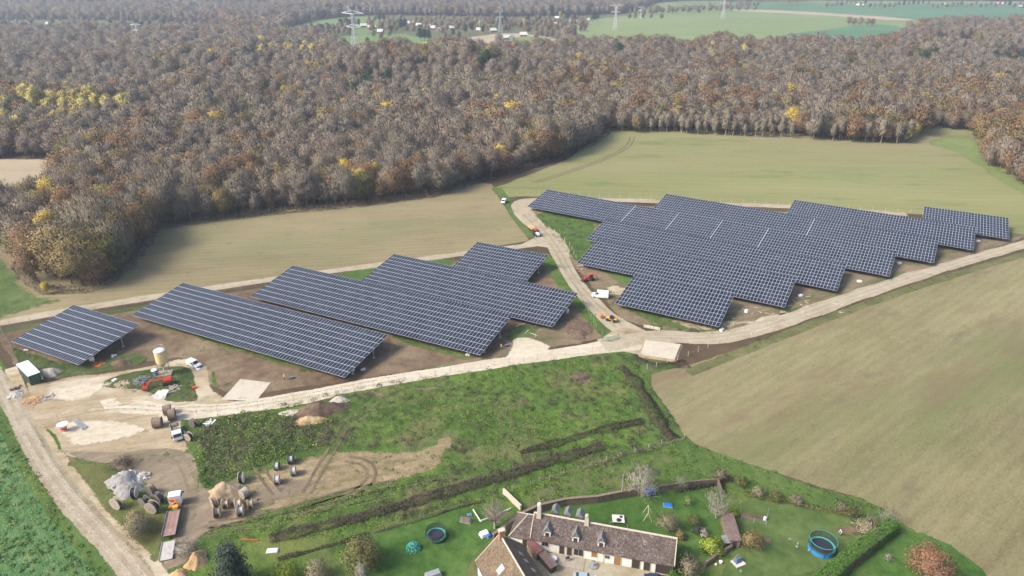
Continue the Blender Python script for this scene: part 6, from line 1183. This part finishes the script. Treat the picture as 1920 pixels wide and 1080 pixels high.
# ---- cable drums
M['drum_wood'] = P('grey_drum_wood', (.36, .31, .25), .85, var=.2, vs=2.5); M['drum_fresh'] = P('pale_drum_wood', (.58, .46, .32), .8, var=.2, vs=2.5); M['drum_dark'] = P('dark_drum_wood', (.15, .13, .115), .85, var=.25, vs=2.5); M['drum_white'] = P('white_drum_flange', (.66, .62, .54), .7, var=.1)
M['cable_black'] = P('black_cable', (.022, .022, .026), .45); M['cable_grey'] = P('grey_cable', (.42, .43, .46), .5, var=.1); M['lag'] = P('brown_drum_boards', (.24, .17, .13), .85, var=.3, vs=3)
def drum(lab, px, py, rad, wd, azd, flange, core, corer=.75, tip=0):
    """axis along local X, rolled so that it stands on its rims; tip=1 lays it flat"""
    g = G(px, py); t = thing('cable_drum', lab, 'cable drum', g, R(azd), 'cable drums in the yard'); z = rad if not tip else wd/2
    def bd(mb, nm, mt):
        o = mb.build(nm, M[mt], t); 
        if tip: o.rotation_euler = (0, math.pi/2, 0); o.location = (0, 0, wd/2)
        else: o.location = (0, 0, rad)
        return o
    for s_ in (-1, 1):
        mb = MB(); mb.lathe([(.09, s_*wd/2-.04), (rad*.96, s_*wd/2-.05), (rad, s_*wd/2-.03), (rad, s_*wd/2+.03), (rad*.96, s_*wd/2+.05), (.09, s_*wd/2+.04)], 26, axis='X')
        for k in range(8): a = k*.785; mb.bar((s_*(wd/2+.055), math.cos(a)*rad*.45, math.sin(a)*rad*.45), (s_*(wd/2+.085), math.cos(a)*rad*.45, math.sin(a)*rad*.45), .04, n=5)
        mb.lathe([(.16, s_*(wd/2+.02)), (.16, s_*(wd/2+.09))], 10, axis='X'); bd(mb, 'flange', flange)
    mb = MB(); n = 9; pr = []
    for k in range(n): x0 = -wd/2+.06+(wd-.12)*k/n; x1 = -wd/2+.06+(wd-.12)*(k+1)/n; pr += [(rad*corer*.975, x0), (rad*corer, (x0+x1)/2)]
    pr.append((rad*corer*.975, wd/2-.06)); mb.lathe(pr, 26, axis='X'); bd(mb, 'cable' if 'cable' in core else 'core', core); return t
DR = [('drum of black cable with white flanges beside the grey rubble', 254, 932, 1.25, 1.0, 8, 'drum_white', 'cable_black', .85, 0), ('dark brown drum lying tilted right of the black and white one', 284, 926, 1.3, 1.1, 65, 'drum_dark', 'lag', .9, 0), ('large wooden drum standing at the left edge of the weeds', 221, 953, 1.45, .95, 70, 'drum_wood', 'lag', .6, 0),
 ('big grey wooden drum nearest the yellow thicket', 288, 960, 1.45, 1.2, 78, 'drum_wood', 'cable_black', .8, 0), ('black drum behind the big grey one, on its left', 274, 950, 1.35, 1.2, 60, 'drum_dark', 'cable_black', .8, 0), ('black drum at the back of the group of three beside the truck', 298, 942, 1.3, 1.1, 70, 'drum_dark', 'cable_black', .85, 0),
 ('drum of black cable with cream flanges at the edge of the weeds', 454, 904, 1.3, .95, 10, 'drum_white', 'cable_black', .88, 0), ('small drum of grey cable, back left of the group of four', 520, 880, 1.0, .95, 5, 'drum_dark', 'cable_grey', .8, 0), ('grey drum, back right of the group of four', 546, 868, 1.15, 1.1, 8, 'drum_dark', 'cable_grey', .6, 0),
 ('drum of grey cable with wooden flanges, front right of the group of four', 551, 890, 1.1, 1.05, 12, 'drum_wood', 'cable_grey', .75, 0), ('drum of grey cable with pale flanges, front left of the group of four', 520, 906, 1.1, 1.05, 10, 'drum_fresh', 'cable_grey', .75, 0),
 ('closed pale drum at the top right of the big group', 459, 932, 1.15, 1.3, 55, 'drum_wood', 'drum_wood', .95, 0), ('fresh wooden drum at the right end of the big group', 470, 952, 1.1, .9, 20, 'drum_fresh', 'drum_fresh', .5, 0), ('front drum with white core and wooden flanges in the big group', 452, 965, 1.25, 1.2, 14, 'drum_fresh', 'cable_grey', .55, 0),
 ('narrow drum with dusty grey flanges at the front left of the big group', 409, 968, 1.25, 1.2, 14, 'drum_wood', 'drum_wood', .4, 0), ('brown drum at the far left of the big group', 403, 948, 1.15, 1.1, 40, 'drum_wood', 'lag', .8, 0), ('empty wooden drum with bare core left of the middle of the big group', 424, 951, 1.1, 1.2, 10, 'drum_fresh', 'drum_fresh', .4, 0),
 ('small empty drum in the middle of the big group', 436, 947, 1.0, .9, 20, 'drum_wood', 'drum_wood', .35, 0), ('drum with pale core behind the front drum of the big group', 448, 951, 1.15, 1.1, 12, 'drum_fresh', 'drum_white', .5, 0),
 ('boarded brown drum left of the tipper truck', 297, 800, 1.35, 2.0, 15, 'drum_dark', 'lag', .97, 0), ('boarded brown drum behind the tipper truck', 324, 786, 1.5, 1.7, 22, 'drum_dark', 'lag', .97, 0), ('boarded brown drum furthest back behind the tipper truck', 315, 776, 1.3, 1.7, 22, 'drum_dark', 'lag', .97, 0), ('dark empty drum on the grass right of the tipper truck', 363, 800, 1.15, .8, 65, 'drum_dark', 'lag', .5, 0),
 ('grey drum touching the right side of the tipper cab', 355, 825, 1.1, 1.0, 70, 'drum_wood', 'cable_black', .7, 0), ('dark drum hidden between the tipper and the grey drum', 346, 822, 1.0, .8, 50, 'drum_dark', 'cable_black', .8, 0)]
for a_ in DR: drum(*a_)
# ---- heaps
def heap(name, lab, px, py, rx, ry, h, mat, seed, rz=0, rough=.25, cat='heap', stones=0):
    g = G(px, py); r = np.random.default_rng(seed); n = 26; V = []; F = []
    for j in range(10):
        t_ = j/9; q = math.sin(t_*math.pi/2)
        for i in range(n):
            a = 6.28318*i/n; nz = 1+rough*(.5*math.sin(3*a+seed)+.35*math.sin(5*a+2*seed+j*.3)+.3*math.sin(9*a+j*.8)); x = rx*t_*nz*math.cos(a); y = ry*t_*nz*math.sin(a)
            V.append((x, y, h*(math.cos(t_*math.pi/2)**1.2)*(1+rough*.5*math.sin(x*1.7+seed)*math.cos(y*1.9))+(-.05 if j == 9 else r.uniform(-.06, .06)*h)))
    for j in range(9):
        for i in range(n): F.append((j*n+i, j*n+(i+1) % n, (j+1)*n+(i+1) % n, (j+1)*n+i))
    o = meshobj(name, V, F, mat, smooth=True); o.location = g; o.rotation_euler.z = rz
    if stones:
        mb = MB()
        for k in range(stones):
            a = r.uniform(0, 6.28); q = math.sqrt(r.random())*1.0; s_ = r.uniform(.15, .5); x, y = rx*q*math.cos(a), ry*q*math.sin(a)
            mb.box((x, y, h*(1-q)**.8*.9+s_*.1), (s_*1.6, s_, s_*.7), rz=r.uniform(0, 3), rx=r.uniform(-.6, .6), ry=r.uniform(-.6, .6))
        mb.build('rubble_blocks', M['stones'], o)
    return tag(o, lab, cat)
M['stones'] = P('pale_stone_blocks', (.52, .50, .46), .85, var=.15, vs=1); 
SO = {k: gmat('heap_'+k, c_, .3, 1.2, 4, bump=.8, bd=.25, edge=False) for k, c_ in dict(brown=[(.09, .06, .042), (.15, .105, .075), (.22, .165, .12)], yellow=[(.36, .25, .12), (.48, .35, .19), (.56, .44, .27)], grey=[(.20, .195, .19), (.30, .29, .28), (.42, .41, .39)], tan=[(.26, .19, .12), (.37, .285, .19), (.46, .37, .26)], orange=[(.38, .23, .11), (.50, .33, .18), (.58, .42, .26)], pale=[(.36, .32, .27), (.46, .42, .36), (.55, .51, .45)]).items()}
heap('soil_heap', 'large dark brown soil heap on the verge of the white track', 600, 772, 7.5, 3.2, 2.6, SO['brown'], 1, R(15)); heap('soil_heap', 'yellow clay heap in front of the dark soil heap', 580, 790, 4.4, 2.0, 1.4, SO['yellow'], 2, R(10)); heap('rubble_heap', 'small pale rubble heap right of the dark soil heap', 637, 750, 2.6, 1.6, 1.1, SO['pale'], 3)
heap('rubble_heap', 'pale rubble heap at the left end of the dark soil heap', 548, 775, 3.4, 1.5, 1.0, SO['pale'], 4); heap('rubble_heap', 'grey gravel heap in the weeds beside the lane', 234, 902, 3.8, 3.6, 2.2, SO['grey'], 5, .3, stones=30); heap('rubble_heap', 'darker grey gravel heap in front of the pale one', 240, 918, 3.2, 3.0, 1.5, SO['grey'], 6)
heap('stone_heap', 'heap of long pale concrete pieces above the brown drum', 266, 895, 1.9, 1.6, 1.0, SO['pale'], 7, stones=60); heap('soil_heap', 'tan and brown soil heap behind the big group of drums', 425, 922, 4.2, 3.0, 2.4, SO['tan'], 8, .2); heap('soil_heap', 'orange soil heap at the bottom left beside the conifer', 370, 1052, 2.0, 2.6, 2.0, SO['orange'], 9)
heap('soil_heap', 'small orange soil heap at the bottom edge of the picture', 335, 1078, 1.8, 1.6, 1.0, SO['orange'], 10); heap('gravel_heap', 'grey-brown gravel heap right of the green cabin', 92, 700, 3.4, 2.4, 1.6, SO['pale'], 11); heap('soil_heap', 'brown soil heap with a sandy side beyond the small canopy', 228, 682, 3.2, 1.8, 1.3, SO['brown'], 12)
heap('soil_heap', 'low brown bank left of the corner fence', 1085, 618, 5.0, 7.0, .8, SO['brown'], 13); heap('soil_heap', 'brown soil heap under the bonnet of the large white van', 1150, 566, 2.6, 1.6, .8, SO['brown'], 14); heap('soil_heap', 'small rubble heap at the far left below the green cabin', 30, 740, 1.8, 2.6, .8, SO['pale'], 15, stones=20)
heap('soil_heap', 'rusty soil mound in the upper meadow', 1086, 705, 3.0, 2.2, .5, SO['brown'], 17)
def litter(name, lab, px, py, n, rad, size, mat, seed, cat='pile', up=.5):
    g = G(px, py); r = np.random.default_rng(seed); mb = MB()
    for k in range(n):
        a = r.uniform(0, 6.28); q = rad*math.sqrt(r.random()); z = up*(1-q/rad)*r.random()+.08; mb.box((q*math.cos(a), q*math.sin(a), z), (size[0]*r.uniform(.5, 1.2), size[1], size[2]), rz=r.uniform(0, 3.14), ry=r.uniform(-.25, .25))
    o = mb.build(name, mat); o.location = g; return tag(o, lab, cat)
litter('plank_pile', 'heap of broken orange-brown pallets left of the yard', 62, 752, 60, 2.6, (1.6, .16, .08), M['timber'], 1, up=1.0); litter('scrap_pile', 'scatter of pale sticks and offcuts on the island of weeds', 229, 722, 60, 2.1, (1.5, .10, .08), M['drum_fresh'], 2, up=.5); litter('metal_scrap', 'tangle of grey steel scaffolding parts in the weeds', 266, 716, 70, 2.1, (1.9, .10, .10), M['zinc'], 3, up=2.2)
g = G(150, 797); mb = MB(); [mb.box((.0, k*.42, .18+.1*(k % 2)), (6.2-.5*abs(k), .3, .3), rz=.02*k) for k in (-1, 0, 1)]; o = mb.build('steel_beams', M['zinc']); o.location = g; o.rotation_euler.z = math.atan2((G(168, 811)-G(135, 784)).y, (G(168, 811)-G(135, 784)).x); tag(o, 'bundle of long pale steel beams lying in the chalky yard', 'beams'); litter('timber_bits', 'scattered timber beams beside the front canopy and van', 1185, 553, 16, 7, (2.6, .16, .14), M['post_wood'], 5, up=.1); litter('timber_bits', 'scattered timber beams on the soil right of the front canopy', 1400, 600, 24, 11, (2.2, .14, .12), M['post_wood'], 6, up=.1)
litter('timber_bits', 'scattered timber beams in the middle of the canopy ends', 1530, 572, 20, 10, (2.2, .14, .12), M['post_wood'], 7, up=.1); litter('timber_bits', 'timber beams by the fence above the large white van', 1105, 500, 10, 5, (3.2, .18, .14), M['post_wood'], 8, up=.1); litter('timber_bits', 'timber offcuts beside the middle left canopy end', 985, 620, 8, 5, (2.6, .14, .12), M['post_wood'], 9, up=.1)
litter('sheet_stack', 'stack of pale sheets and pallets beside the red boom lift', 305, 740, 26, 1.8, (1.8, 1.1, .12), M['stones'], 10, up=.7); litter('plank_pile', 'stacked grey planks right of the boom lift', 325, 730, 26, 1.6, (2.0, .3, .12), M['drum_wood'], 11, up=.6); litter('white_offcuts', 'white foam offcuts on the weeds right of the dark drum', 390, 794, 6, 1.3, (1.6, .5, .2), M['white_roof'], 12, up=.2)
litter('cable_bits', 'dark hoses and grey cabinet parts on the pale yard', 90, 745, 9, 1.8, (1.3, .4, .3), M['zinc'], 13, up=.1); litter('black_bags', 'black and blue sacks at the edge of the lane by the cabin', 30, 728, 9, 1.3, (.7, .5, .5), M['black_plastic'], 14, up=.3); litter('orange_net', 'orange plastic netting on the soil by the small canopy', 186, 683, 12, 1.4, (1.1, .5, .08), M['orange_paint'], 15, up=.1)
o = MB().bar((0, 0, .15), (3.6, -.3, .2), .12, n=6).build('red_pipe', M['red_paint']); o.location = G(452, 1012); tag(o, 'thin red pipe lying on the grass behind the conifer', 'pipe')
o = MB().box((0, 0, .25), (2.4, 1.2, .3), rz=.1, top=(.8, .9)).build('white_sheet', M['white_roof'], bevel=.06); o.location = G(511, 1034); tag(o, 'white plastic sheet on the grass right of the conifer', 'sheet')
# ---- people
M['hivis'] = P('hi_vis_yellow', (.62, .72, .10), .6); M['jeans'] = P('dark_trousers', (.04, .045, .06), .8); M['skin'] = P('skin', (.48, .31, .23), .6); M['helmet'] = P('white_helmet', (.78, .78, .76), .4); M['white_cloth'] = P('white_jacket', (.7, .7, .7), .8)
def person(lab, px, py, rz, top='hivis', bend=0, hat='helmet'):
    g = G(px, py); t = thing('person', lab, 'person', g, rz); H_ = 1.78; r = []
    hip = Vector((0, 0, .92)); ch = Vector((math.sin(bend)*.45, 0, .92+math.cos(bend)*.45)); nk = ch+Vector((math.sin(bend)*.13, 0, math.cos(bend)*.13)); hd_ = nk+Vector((.03+math.sin(bend)*.1, 0, .17))
    J = [hip, ch, nk, hd_]; RD = [.16, .17, .065, .10]; E = [(0, 1), (1, 2), (2, 3)]
    def add(p, rd, fr): J.append(Vector(p)); RD.append(rd); E.append((fr, len(J)-1)); return len(J)-1
    add(hd_+Vector((0, 0, .10)), .07, 3)
    for s_ in (-1, 1):
        k = add((0, s_*.10, .86), .12, 0); k = add((.06*s_+.02, s_*.12, .48), .075, k); k = add((.10*s_-.03, s_*.12, .08), .05, k); add((.10*s_+.12, s_*.13, .04), .045, k)
        sh_ = add(ch+Vector((0, s_*.20, .03)), .07, 1); e_ = add(ch+Vector((.10, s_*.27, -.25)), .05, sh_); w__ = add(ch+Vector((.30, s_*.20, -.40)), .038, e_); add(ch+Vector((.38, s_*.18, -.44)), .04, w__)
    me = bpy.data.meshes.new('body'); me.from_pydata([v[:] for v in J], E, []); me.materials.append(M['skin']); me.materials.append(M[top]); me.materials.append(M['jeans']); o = bpy.data.objects.new('body', me); C.objects.link(o); o.parent = t
    sk = o.modifiers.new('skin', 'SKIN'); lay = me.skin_vertices[0] if me.skin_vertices else None
    if lay is None: bm = bmesh.new(); bm.from_mesh(me); bm.verts.layers.skin.verify(); bm.to_mesh(me); bm.free(); lay = me.skin_vertices[0]
    for i, q in enumerate(RD): lay.data[i].radius = (q, q)
    lay.data[0].use_root = True; sb = o.modifiers.new('sub', 'SUBSURF'); sb.levels = sb.render_levels = 1
    dg = bpy.context.evaluated_depsgraph_get(); em = bpy.data.meshes.new_from_object(o.evaluated_get(dg)); o.modifiers.clear(); o.data = em
    while len(em.materials) < 3: em.materials.append(M['jeans'])
    em.materials[0] = M['skin']; em.materials[1] = M[top]; em.materials[2] = M['jeans']
    for p in em.polygons:
        z = p.center.z; hand = (p.center-(ch+Vector((.36, math.copysign(.18, p.center.y), -.43)))).length < .10
        p.material_index = 0 if (z > nk.z+.03 or hand) else (1 if z > .95 or abs(p.center.y) > .22 or p.center.x > .2 and z > .8 else 2); p.use_smooth = True
    mb = MB(); mb.lathe([(.135, 0), (.13, .06), (.09, .12), (.02, .15)], 12, (hd_.x, 0, hd_.z+.04)); mb.build('helmet', M[hat], t); return t
person('person in a yellow high-visibility vest standing beside the green cabin', 82, 716, R(200)); person('person in a yellow vest working by the end of the middle left canopy', 941, 655, R(190), bend=.3); person('person in a yellow vest on the soil beside the long left canopy', 533, 712, R(10), bend=.2)
person('person in a white jacket bending over beside the trampoline and bush', 1577, 1004, R(200), 'white_cloth', .7, 'white_cloth')
for px, py, l_ in [(950, 650, 'blue barrow of tools beside the worker at the middle left canopy'), (548, 710, 'blue barrow of tools beside the worker near the long left canopy')]:
    g = G(px, py); t = thing('wheelbarrow', l_, 'barrow', g, R(20)); mb = MB(); mb.box((0, 0, .5), (.9, .6, .35), top=(1.25, 1.2)); mb.build('tray', M['blue_grey'], t); mb = MB(); [mb.bar((-.3, s_*.25, .3), (-1.1, s_*.28, .65), .03) for s_ in (-1, 1)]; mb.build('handles', M['zinc'], t); wheel(t, .6, .0, .2, .1)
# ================================================================ GARDEN THINGS
M['turq'] = P('turquoise_pad', (.06, .36, .34), .5, var=.05); M['blue_skirt'] = P('blue_skirt', (.03, .20, .50), .55, var=.2, vs=3); M['net'] = P('black_netting', (.03, .035, .03), .8); M['netting'] = P('fine_netting', (.03, .045, .038), .9); M['netting'].node_tree.nodes['Principled BSDF'].inputs['Alpha'].default_value = .55; M['tramp'] = P('trampoline_bed', (.025, .028, .04), .6); M['blue_tarp'] = P('blue_tarpaulin', (.015, .16, .62), .45, var=.12, vs=3); M['green_pipe'] = P('green_tube', (.06, .42, .36), .4)
def trampoline(lab, px, py, rad, pad, skirt=None, net_h=1.7, bed_z=.8):
    g = G(px, py); t = thing('trampoline', lab, 'trampoline', g, 0); mb = MB(); mb.lathe([(rad*.86, bed_z-.02), (rad*.86, bed_z)], 36); mb.build('bed', M['tramp'], t)
    mb = MB(); n = 36; A = [6.28318*i/n for i in range(n)]; vs = [(q*math.cos(a), q*math.sin(a), z) for q, z in ((rad*.84, bed_z+.03), (rad, bed_z+.03), (rad, bed_z-.05), (rad*.84, bed_z-.05)) for a in A]; mb.add(vs, [(k*n+i, k*n+(i+1) % n, ((k+1) % 4)*n+(i+1) % n, ((k+1) % 4)*n+i) for k in range(4) for i in range(n)]); mb.build('edge_pad', M[pad], t)
    if skirt:
        mb = MB(); vs = [(rad*q*math.cos(a), rad*q*math.sin(a), z) for q, z in ((1.0, bed_z-.06), (1.03, .05), (.99, .05), (.97, bed_z-.06)) for a in A]; mb.add(vs, [(k*n+i, k*n+(i+1) % n, ((k+1) % 4)*n+(i+1) % n, ((k+1) % 4)*n+i) for k in range(4) for i in range(n)]); mb.build('skirt', M[skirt], t)
    for k in range(6):
        a = k*1.0472+.3; mb = MB(); mb.bar((rad*1.05*math.cos(a), rad*1.05*math.sin(a), 0), (rad*1.05*math.cos(a), rad*1.05*math.sin(a), bed_z+net_h), .035); mb.build('post', M['net'], t)
    mb = MB()
    for k in range(6): z = bed_z+.1+k*(net_h-.1)/5; [mb.bar((rad*1.03*math.cos(A[i]), rad*1.03*math.sin(A[i]), z), (rad*1.03*math.cos(A[(i+1) % n]), rad*1.03*math.sin(A[(i+1) % n]), z), .012 if k < 5 else .04, n=3, cap=False) for i in range(n)]
    mb.m = 1; mb.add([(rad*1.02*math.cos(a), rad*1.02*math.sin(a), z) for z in (bed_z, bed_z+net_h) for a in A], [(i, (i+1) % n, n+(i+1) % n, n+i) for i in range(n)]); mb.m = 0
    for i in range(0, n, 6): mb.bar((rad*1.03*math.cos(A[i]), rad*1.03*math.sin(A[i]), bed_z), (rad*1.03*math.cos(A[i]), rad*1.03*math.sin(A[i]), bed_z+net_h), .012, n=3, cap=False)
    mb.build('safety_net', [M['net'], M['netting']], t)
    if skirt: mb = MB(); vs = [(rad*q*math.cos(a), rad*q*math.sin(a), z) for q, z in ((1.03, bed_z+net_h-.05), (1.055, bed_z+net_h-.05), (1.055, bed_z+net_h+.05), (1.03, bed_z+net_h+.05)) for a in A]; mb.add(vs, [(k*n+i, k*n+(i+1) % n, ((k+1) % 4)*n+(i+1) % n, ((k+1) % 4)*n+i) for k in range(4) for i in range(n)]); mb.build('top_band', M['turq'], t)
    return t
trampoline('round trampoline with a turquoise rim on the lower lawn', 818, 1008, 2.0, 'turq', None, 1.3, .75); trampoline('large netted trampoline with a blue skirt in the square garden', 1540, 1030, 2.5, 'turq', 'blue_skirt', 1.6, .95)
g = G(775, 1030); t = thing('climbing_dome', 'green tubular climbing dome on the lower lawn', 'climbing frame', g, 0); mb = MB(); rr_ = 1.5; rings = [(1, 0), (.86, .75), (.5, 1.3)]; n = 10
for k, (q, z) in enumerate(rings):
    for i in range(n):
        a = 6.28318*(i+.5*(k % 2))/n; b2 = a+6.28318/n; p_ = (rr_*q*math.cos(a), rr_*q*math.sin(a), z); p2 = (rr_*q*math.cos(b2), rr_*q*math.sin(b2), z)
        if k: mb.bar(p_, p2, .045, n=4)
        if k < 2: q2, z2 = rings[k+1]; a1 = 6.28318*(i+.5*((k+1) % 2))/n; a2 = a1-6.28318/n; [mb.bar(p_, (rr_*q2*math.cos(x), rr_*q2*math.sin(x), z2), .045, n=4) for x in (a1, a2)]
        else: mb.bar(p_, (0, 0, 1.5), .045, n=4)
mb.build('tubes', M['green_pipe'], t); mb = MB(); mb.lathe([(rr_*.5, 1.27), (rr_*.5, 1.29)], 10); mb.build('canopy_net', M['tramp'], t)
def tarp(name, lab, px, py, dims, rz, mat='blue_tarp', cat='covered trailer', wheels=False):
    g = G(px, py); t = thing(name, lab, cat, g, rz); mb = MB(); mb.box((0, 0, dims[2]/2+.3*wheels), dims, top=(.86, .82)); mb.build('cover', M[mat], t, bevel=.08); mb = MB(); mb.box((0, 0, .15+.2*wheels), (dims[0]*1.04, dims[1]*1.04, .2)); mb.build('frame', M['zinc'], t)
    if wheels: [wheel(t, 0, s_*dims[1]*.5, .3, .2) for s_ in (-1, 1)]
    return t
tarp('covered_trailer', 'trailer under a bright blue tarpaulin by the large bare tree', 1218, 926, (2.0, 1.6, 1.3), R(20), wheels=True); tarp('paddling_pool', 'bright blue covered sandbox on the main lawn', 1252, 949, (1.9, 1.2, .5), R(-8), cat='sandbox')
tarp('garden_lounger', 'dark rug over a blue play table on the lower lawn', 874, 977, (2.3, 1.5, .6), R(-15), 'rust', 'play table'); tarp('blue_cushion', 'small blue cover left of the raised bed', 880, 966, (.9, .6, .3), R(10), cat='cover'); tarp('toy_pile', 'white and blue garden furniture heap beside the brown wall', 908, 1004, (1.9, 1.5, .9), R(30), 'white_roof', 'furniture'); tarp('blue_box', 'bright blue box right of the white garden furniture', 917, 1008, (.8, .7, .8), R(30), cat='box')
g = G(1159, 976); t = thing('play_platform', 'square sand-coloured play platform with two dark round lids', 'platform', g, R(-4)); mb = MB(); mb.box((0, 0, .5), (2.5, 2.2, .12)); mb.build('deck', M['drum_white'], t); [MB().bar((x, y, 0), (x, y, .5), .06).build('leg', M['zinc'], t) for x in (-1.1, 1.1) for y in (-1, 1)]
for x, y, q in ((.1, -.45, .55), (.6, .55, .35)): mb = MB(); mb.lathe([(q, .56), (q, .62), (q*.8, .66)], 18, (x, y, 0)); mb.build('round_lid', M['tramp'], t)
g = G(1159, 987); t = thing('goal_hoop', 'curved metal tube frame on the lawn below the platform', 'frame', g, R(-8)); mb = MB(); P_ = [(-1.9, -.2, 0), (-1.9, -.1, .7), (-1.5, 0, 1.1), (1.5, 0, 1.1), (1.9, -.1, .7), (1.9, -.2, 0)]; [mb.bar(P_[k], P_[k+1], .045, n=5) for k in range(5)]; mb.build('tube_frame', M['zinc'], t)
g = G(1214, 970); t = thing('swing_frame', 'wooden A-shaped swing frame on the main lawn', 'swing', g, R(80)); mb = MB(); [mb.bar((x, s_*.9, 0), (x*.85, 0, 2.3), .05, n=5) for x in (-1.3, 1.3) for s_ in (-1, 1)]; mb.bar((-1.2, 0, 2.3), (1.2, 0, 2.3), .06, n=5); mb.build('timber_frame', M['post_wood'], t); mb = MB(); [mb.bar((x, 0, 2.3), (x, 0, .5), .015, n=3) for x in (-.25, .25)]; mb.box((0, 0, .5), (.5, .2, .04)); mb.build('swing_seat', M['plank'], t)
g = G(1165, 934); t = thing('utility_pole', 'wooden utility pole standing at the wall behind the farmhouse', 'pole', g, 0); mb = MB(); mb.bar((0, 0, 0), (0, 0, 6.6), .13, .09, n=8); mb.build('pole_shaft', M['post_grey'], t); mb = MB(); mb.bar((-.4, 0, 6.3), (.4, 0, 6.3), .05); mb.build('crossbar', M['zinc'], t)
g = G(1384, 1056); t = thing('toy_house', 'small pale toy house with a red frame on the bottom lawn', 'play house', g, R(25)); mb = MB(); mb.box((0, 0, .12), (2.2, 1.9, .24)); mb.build('platform', M['stones'], t); mb = MB(); mb.box((0, .2, .7), (1.4, 1.0, 1.0), top=(.8, .5)); mb.build('body', M['blue_grey'], t); mb = MB(); [mb.bar((x, .7, .2), (x*.6, .5, 1.6), .06) for x in (-.7, .7)]; mb.bar((-.45, .5, 1.6), (.45, .5, 1.6), .06); mb.build('frame', M['brick'], t)
def round_thing(name, lab, px, py, prof, mat, cat, n=16):
    o = MB().lathe(prof, n).build(name, M[mat]); o.location = G(px, py); return tag(o, lab, cat)
round_thing('garden_table', 'round white garden table on the terrace', 1037, 1052, [(.35, 0), (.06, .05), (.06, .68), (.75, .70), (.75, .75)], 'white_paint', 'table', 20); round_thing('fountain', 'pale green two-bowl fountain in the courtyard', 1112, 1062, [(.9, 0), (.95, .3), (.8, .3), (.2, .35), (.15, .9), (.5, 1.0), (.5, 1.1), (.1, 1.1), (.1, 1.5)], 'green_fount' if 'green_fount' in M else 'zinc', 'fountain')
round_thing('water_butt', 'small white water butt at the corner of the vegetable bed', 1434, 975, [(.3, 0), (.34, .5), (.3, .8), (.1, .85)], 'white_paint', 'butt'); round_thing('ball', 'white ball on the grass by the stone wall', 1342, 1060, [(.02, 0), (.2, .1), (.25, .25), (.2, .4), (.02, .5)], 'white_paint', 'ball'); round_thing('planter', 'white planter beside the ball at the stone wall', 1351, 1056, [(.25, 0), (.35, .5), (.25, .5)], 'white_paint', 'planter')
g = G(1065, 1053); t = thing('terrace_decking', 'grey decking terrace in front of the farmhouse doors', 'terrace', g, ang); mb = MB(); [mb.box((0, -1.4+.2*k, .1), (6.4, .18, .08)) for k in range(15)]; mb.build('boards', M['drum_wood'], t); mb = MB(); mb.box((0, 0, .03), (6.3, 2.9, .06)); mb.build('joists', M['plank'], t)
g = G(1064, 1052); t = thing('barbecue', 'small black barbecue on the grey terrace', 'barbecue', (g.x, g.y, .15), R(30)); mb = MB(); mb.box((0, 0, .75), (.8, .5, .3)); mb.build('firebox', M['black_plastic'], t, bevel=.05); [MB().bar((x, y, 0), (x, y, .62), .03).build('leg', M['zinc'], t) for x in (-.3, .3) for y in (-.2, .2)]
def car(lab, px, py, rz, mat):
    g = G(px, py); t = thing('parked_car', lab, 'car', g, rz, 'cars in the courtyard'); mb = MB(); mb.prism([(-2.1, .35), (-2.15, .8), (-1.9, .95), (1.0, .95), (2.0, .78), (2.1, .4), (1.9, .25), (-1.9, .25)], -.88, .88); mb.build('body', M[mat], t, bevel=.08); mb = MB(); mb.box((-.35, 0, 1.17), (2.6, 1.6, .48), top=(.62, .8)); mb.build('cabin_glass', M['glass'], t, bevel=.03); mb = MB(); mb.box((-.35, 0, 1.42), (1.6, 1.28, .05)); mb.build('roof_panel', M[mat], t, bevel=.02)
    for x in (-1.3, 1.3): [wheel(t, x, s_*.8, .32, .2) for s_ in (-1, 1)]
    for s_ in (-1, 1): mb = MB(); mb.box((2.03, s_*.6, .68), (.12, .34, .14)); mb.build('headlight', M['lamp'], t)
    return t
M['silver'] = P('silver_blue_paint', (.45, .52, .58), .25, .3, var=.03, coat=.5); M['dark_blue'] = P('dark_blue_paint', (.03, .05, .10), .25, .2, var=.03, coat=.5)
car('silver-blue car at the bottom edge of the courtyard', 1096, 1088, R(-5), 'silver'); car('dark blue car by the open garage bay', 1229, 1090, R(-5), 'dark_blue')
tarp('greenhouse_tunnel', 'edge of a grey covered shelter at the bottom edge', 812, 1083, (3.2, 1.6, 1.3), R(25), 'zinc', 'shelter')
for i, (px, py) in enumerate([(1481, 1012), (1496, 1020), (1494, 1026), (1517, 1033), (1533, 1041), (1389, 1072)]): tarp('garden_toy', 'small pale toy lying on the grass left of the blue trampoline', px, py, (.5, .3, .15), i, 'white_roof', 'toy').__setitem__('group', 'toys on the grass')
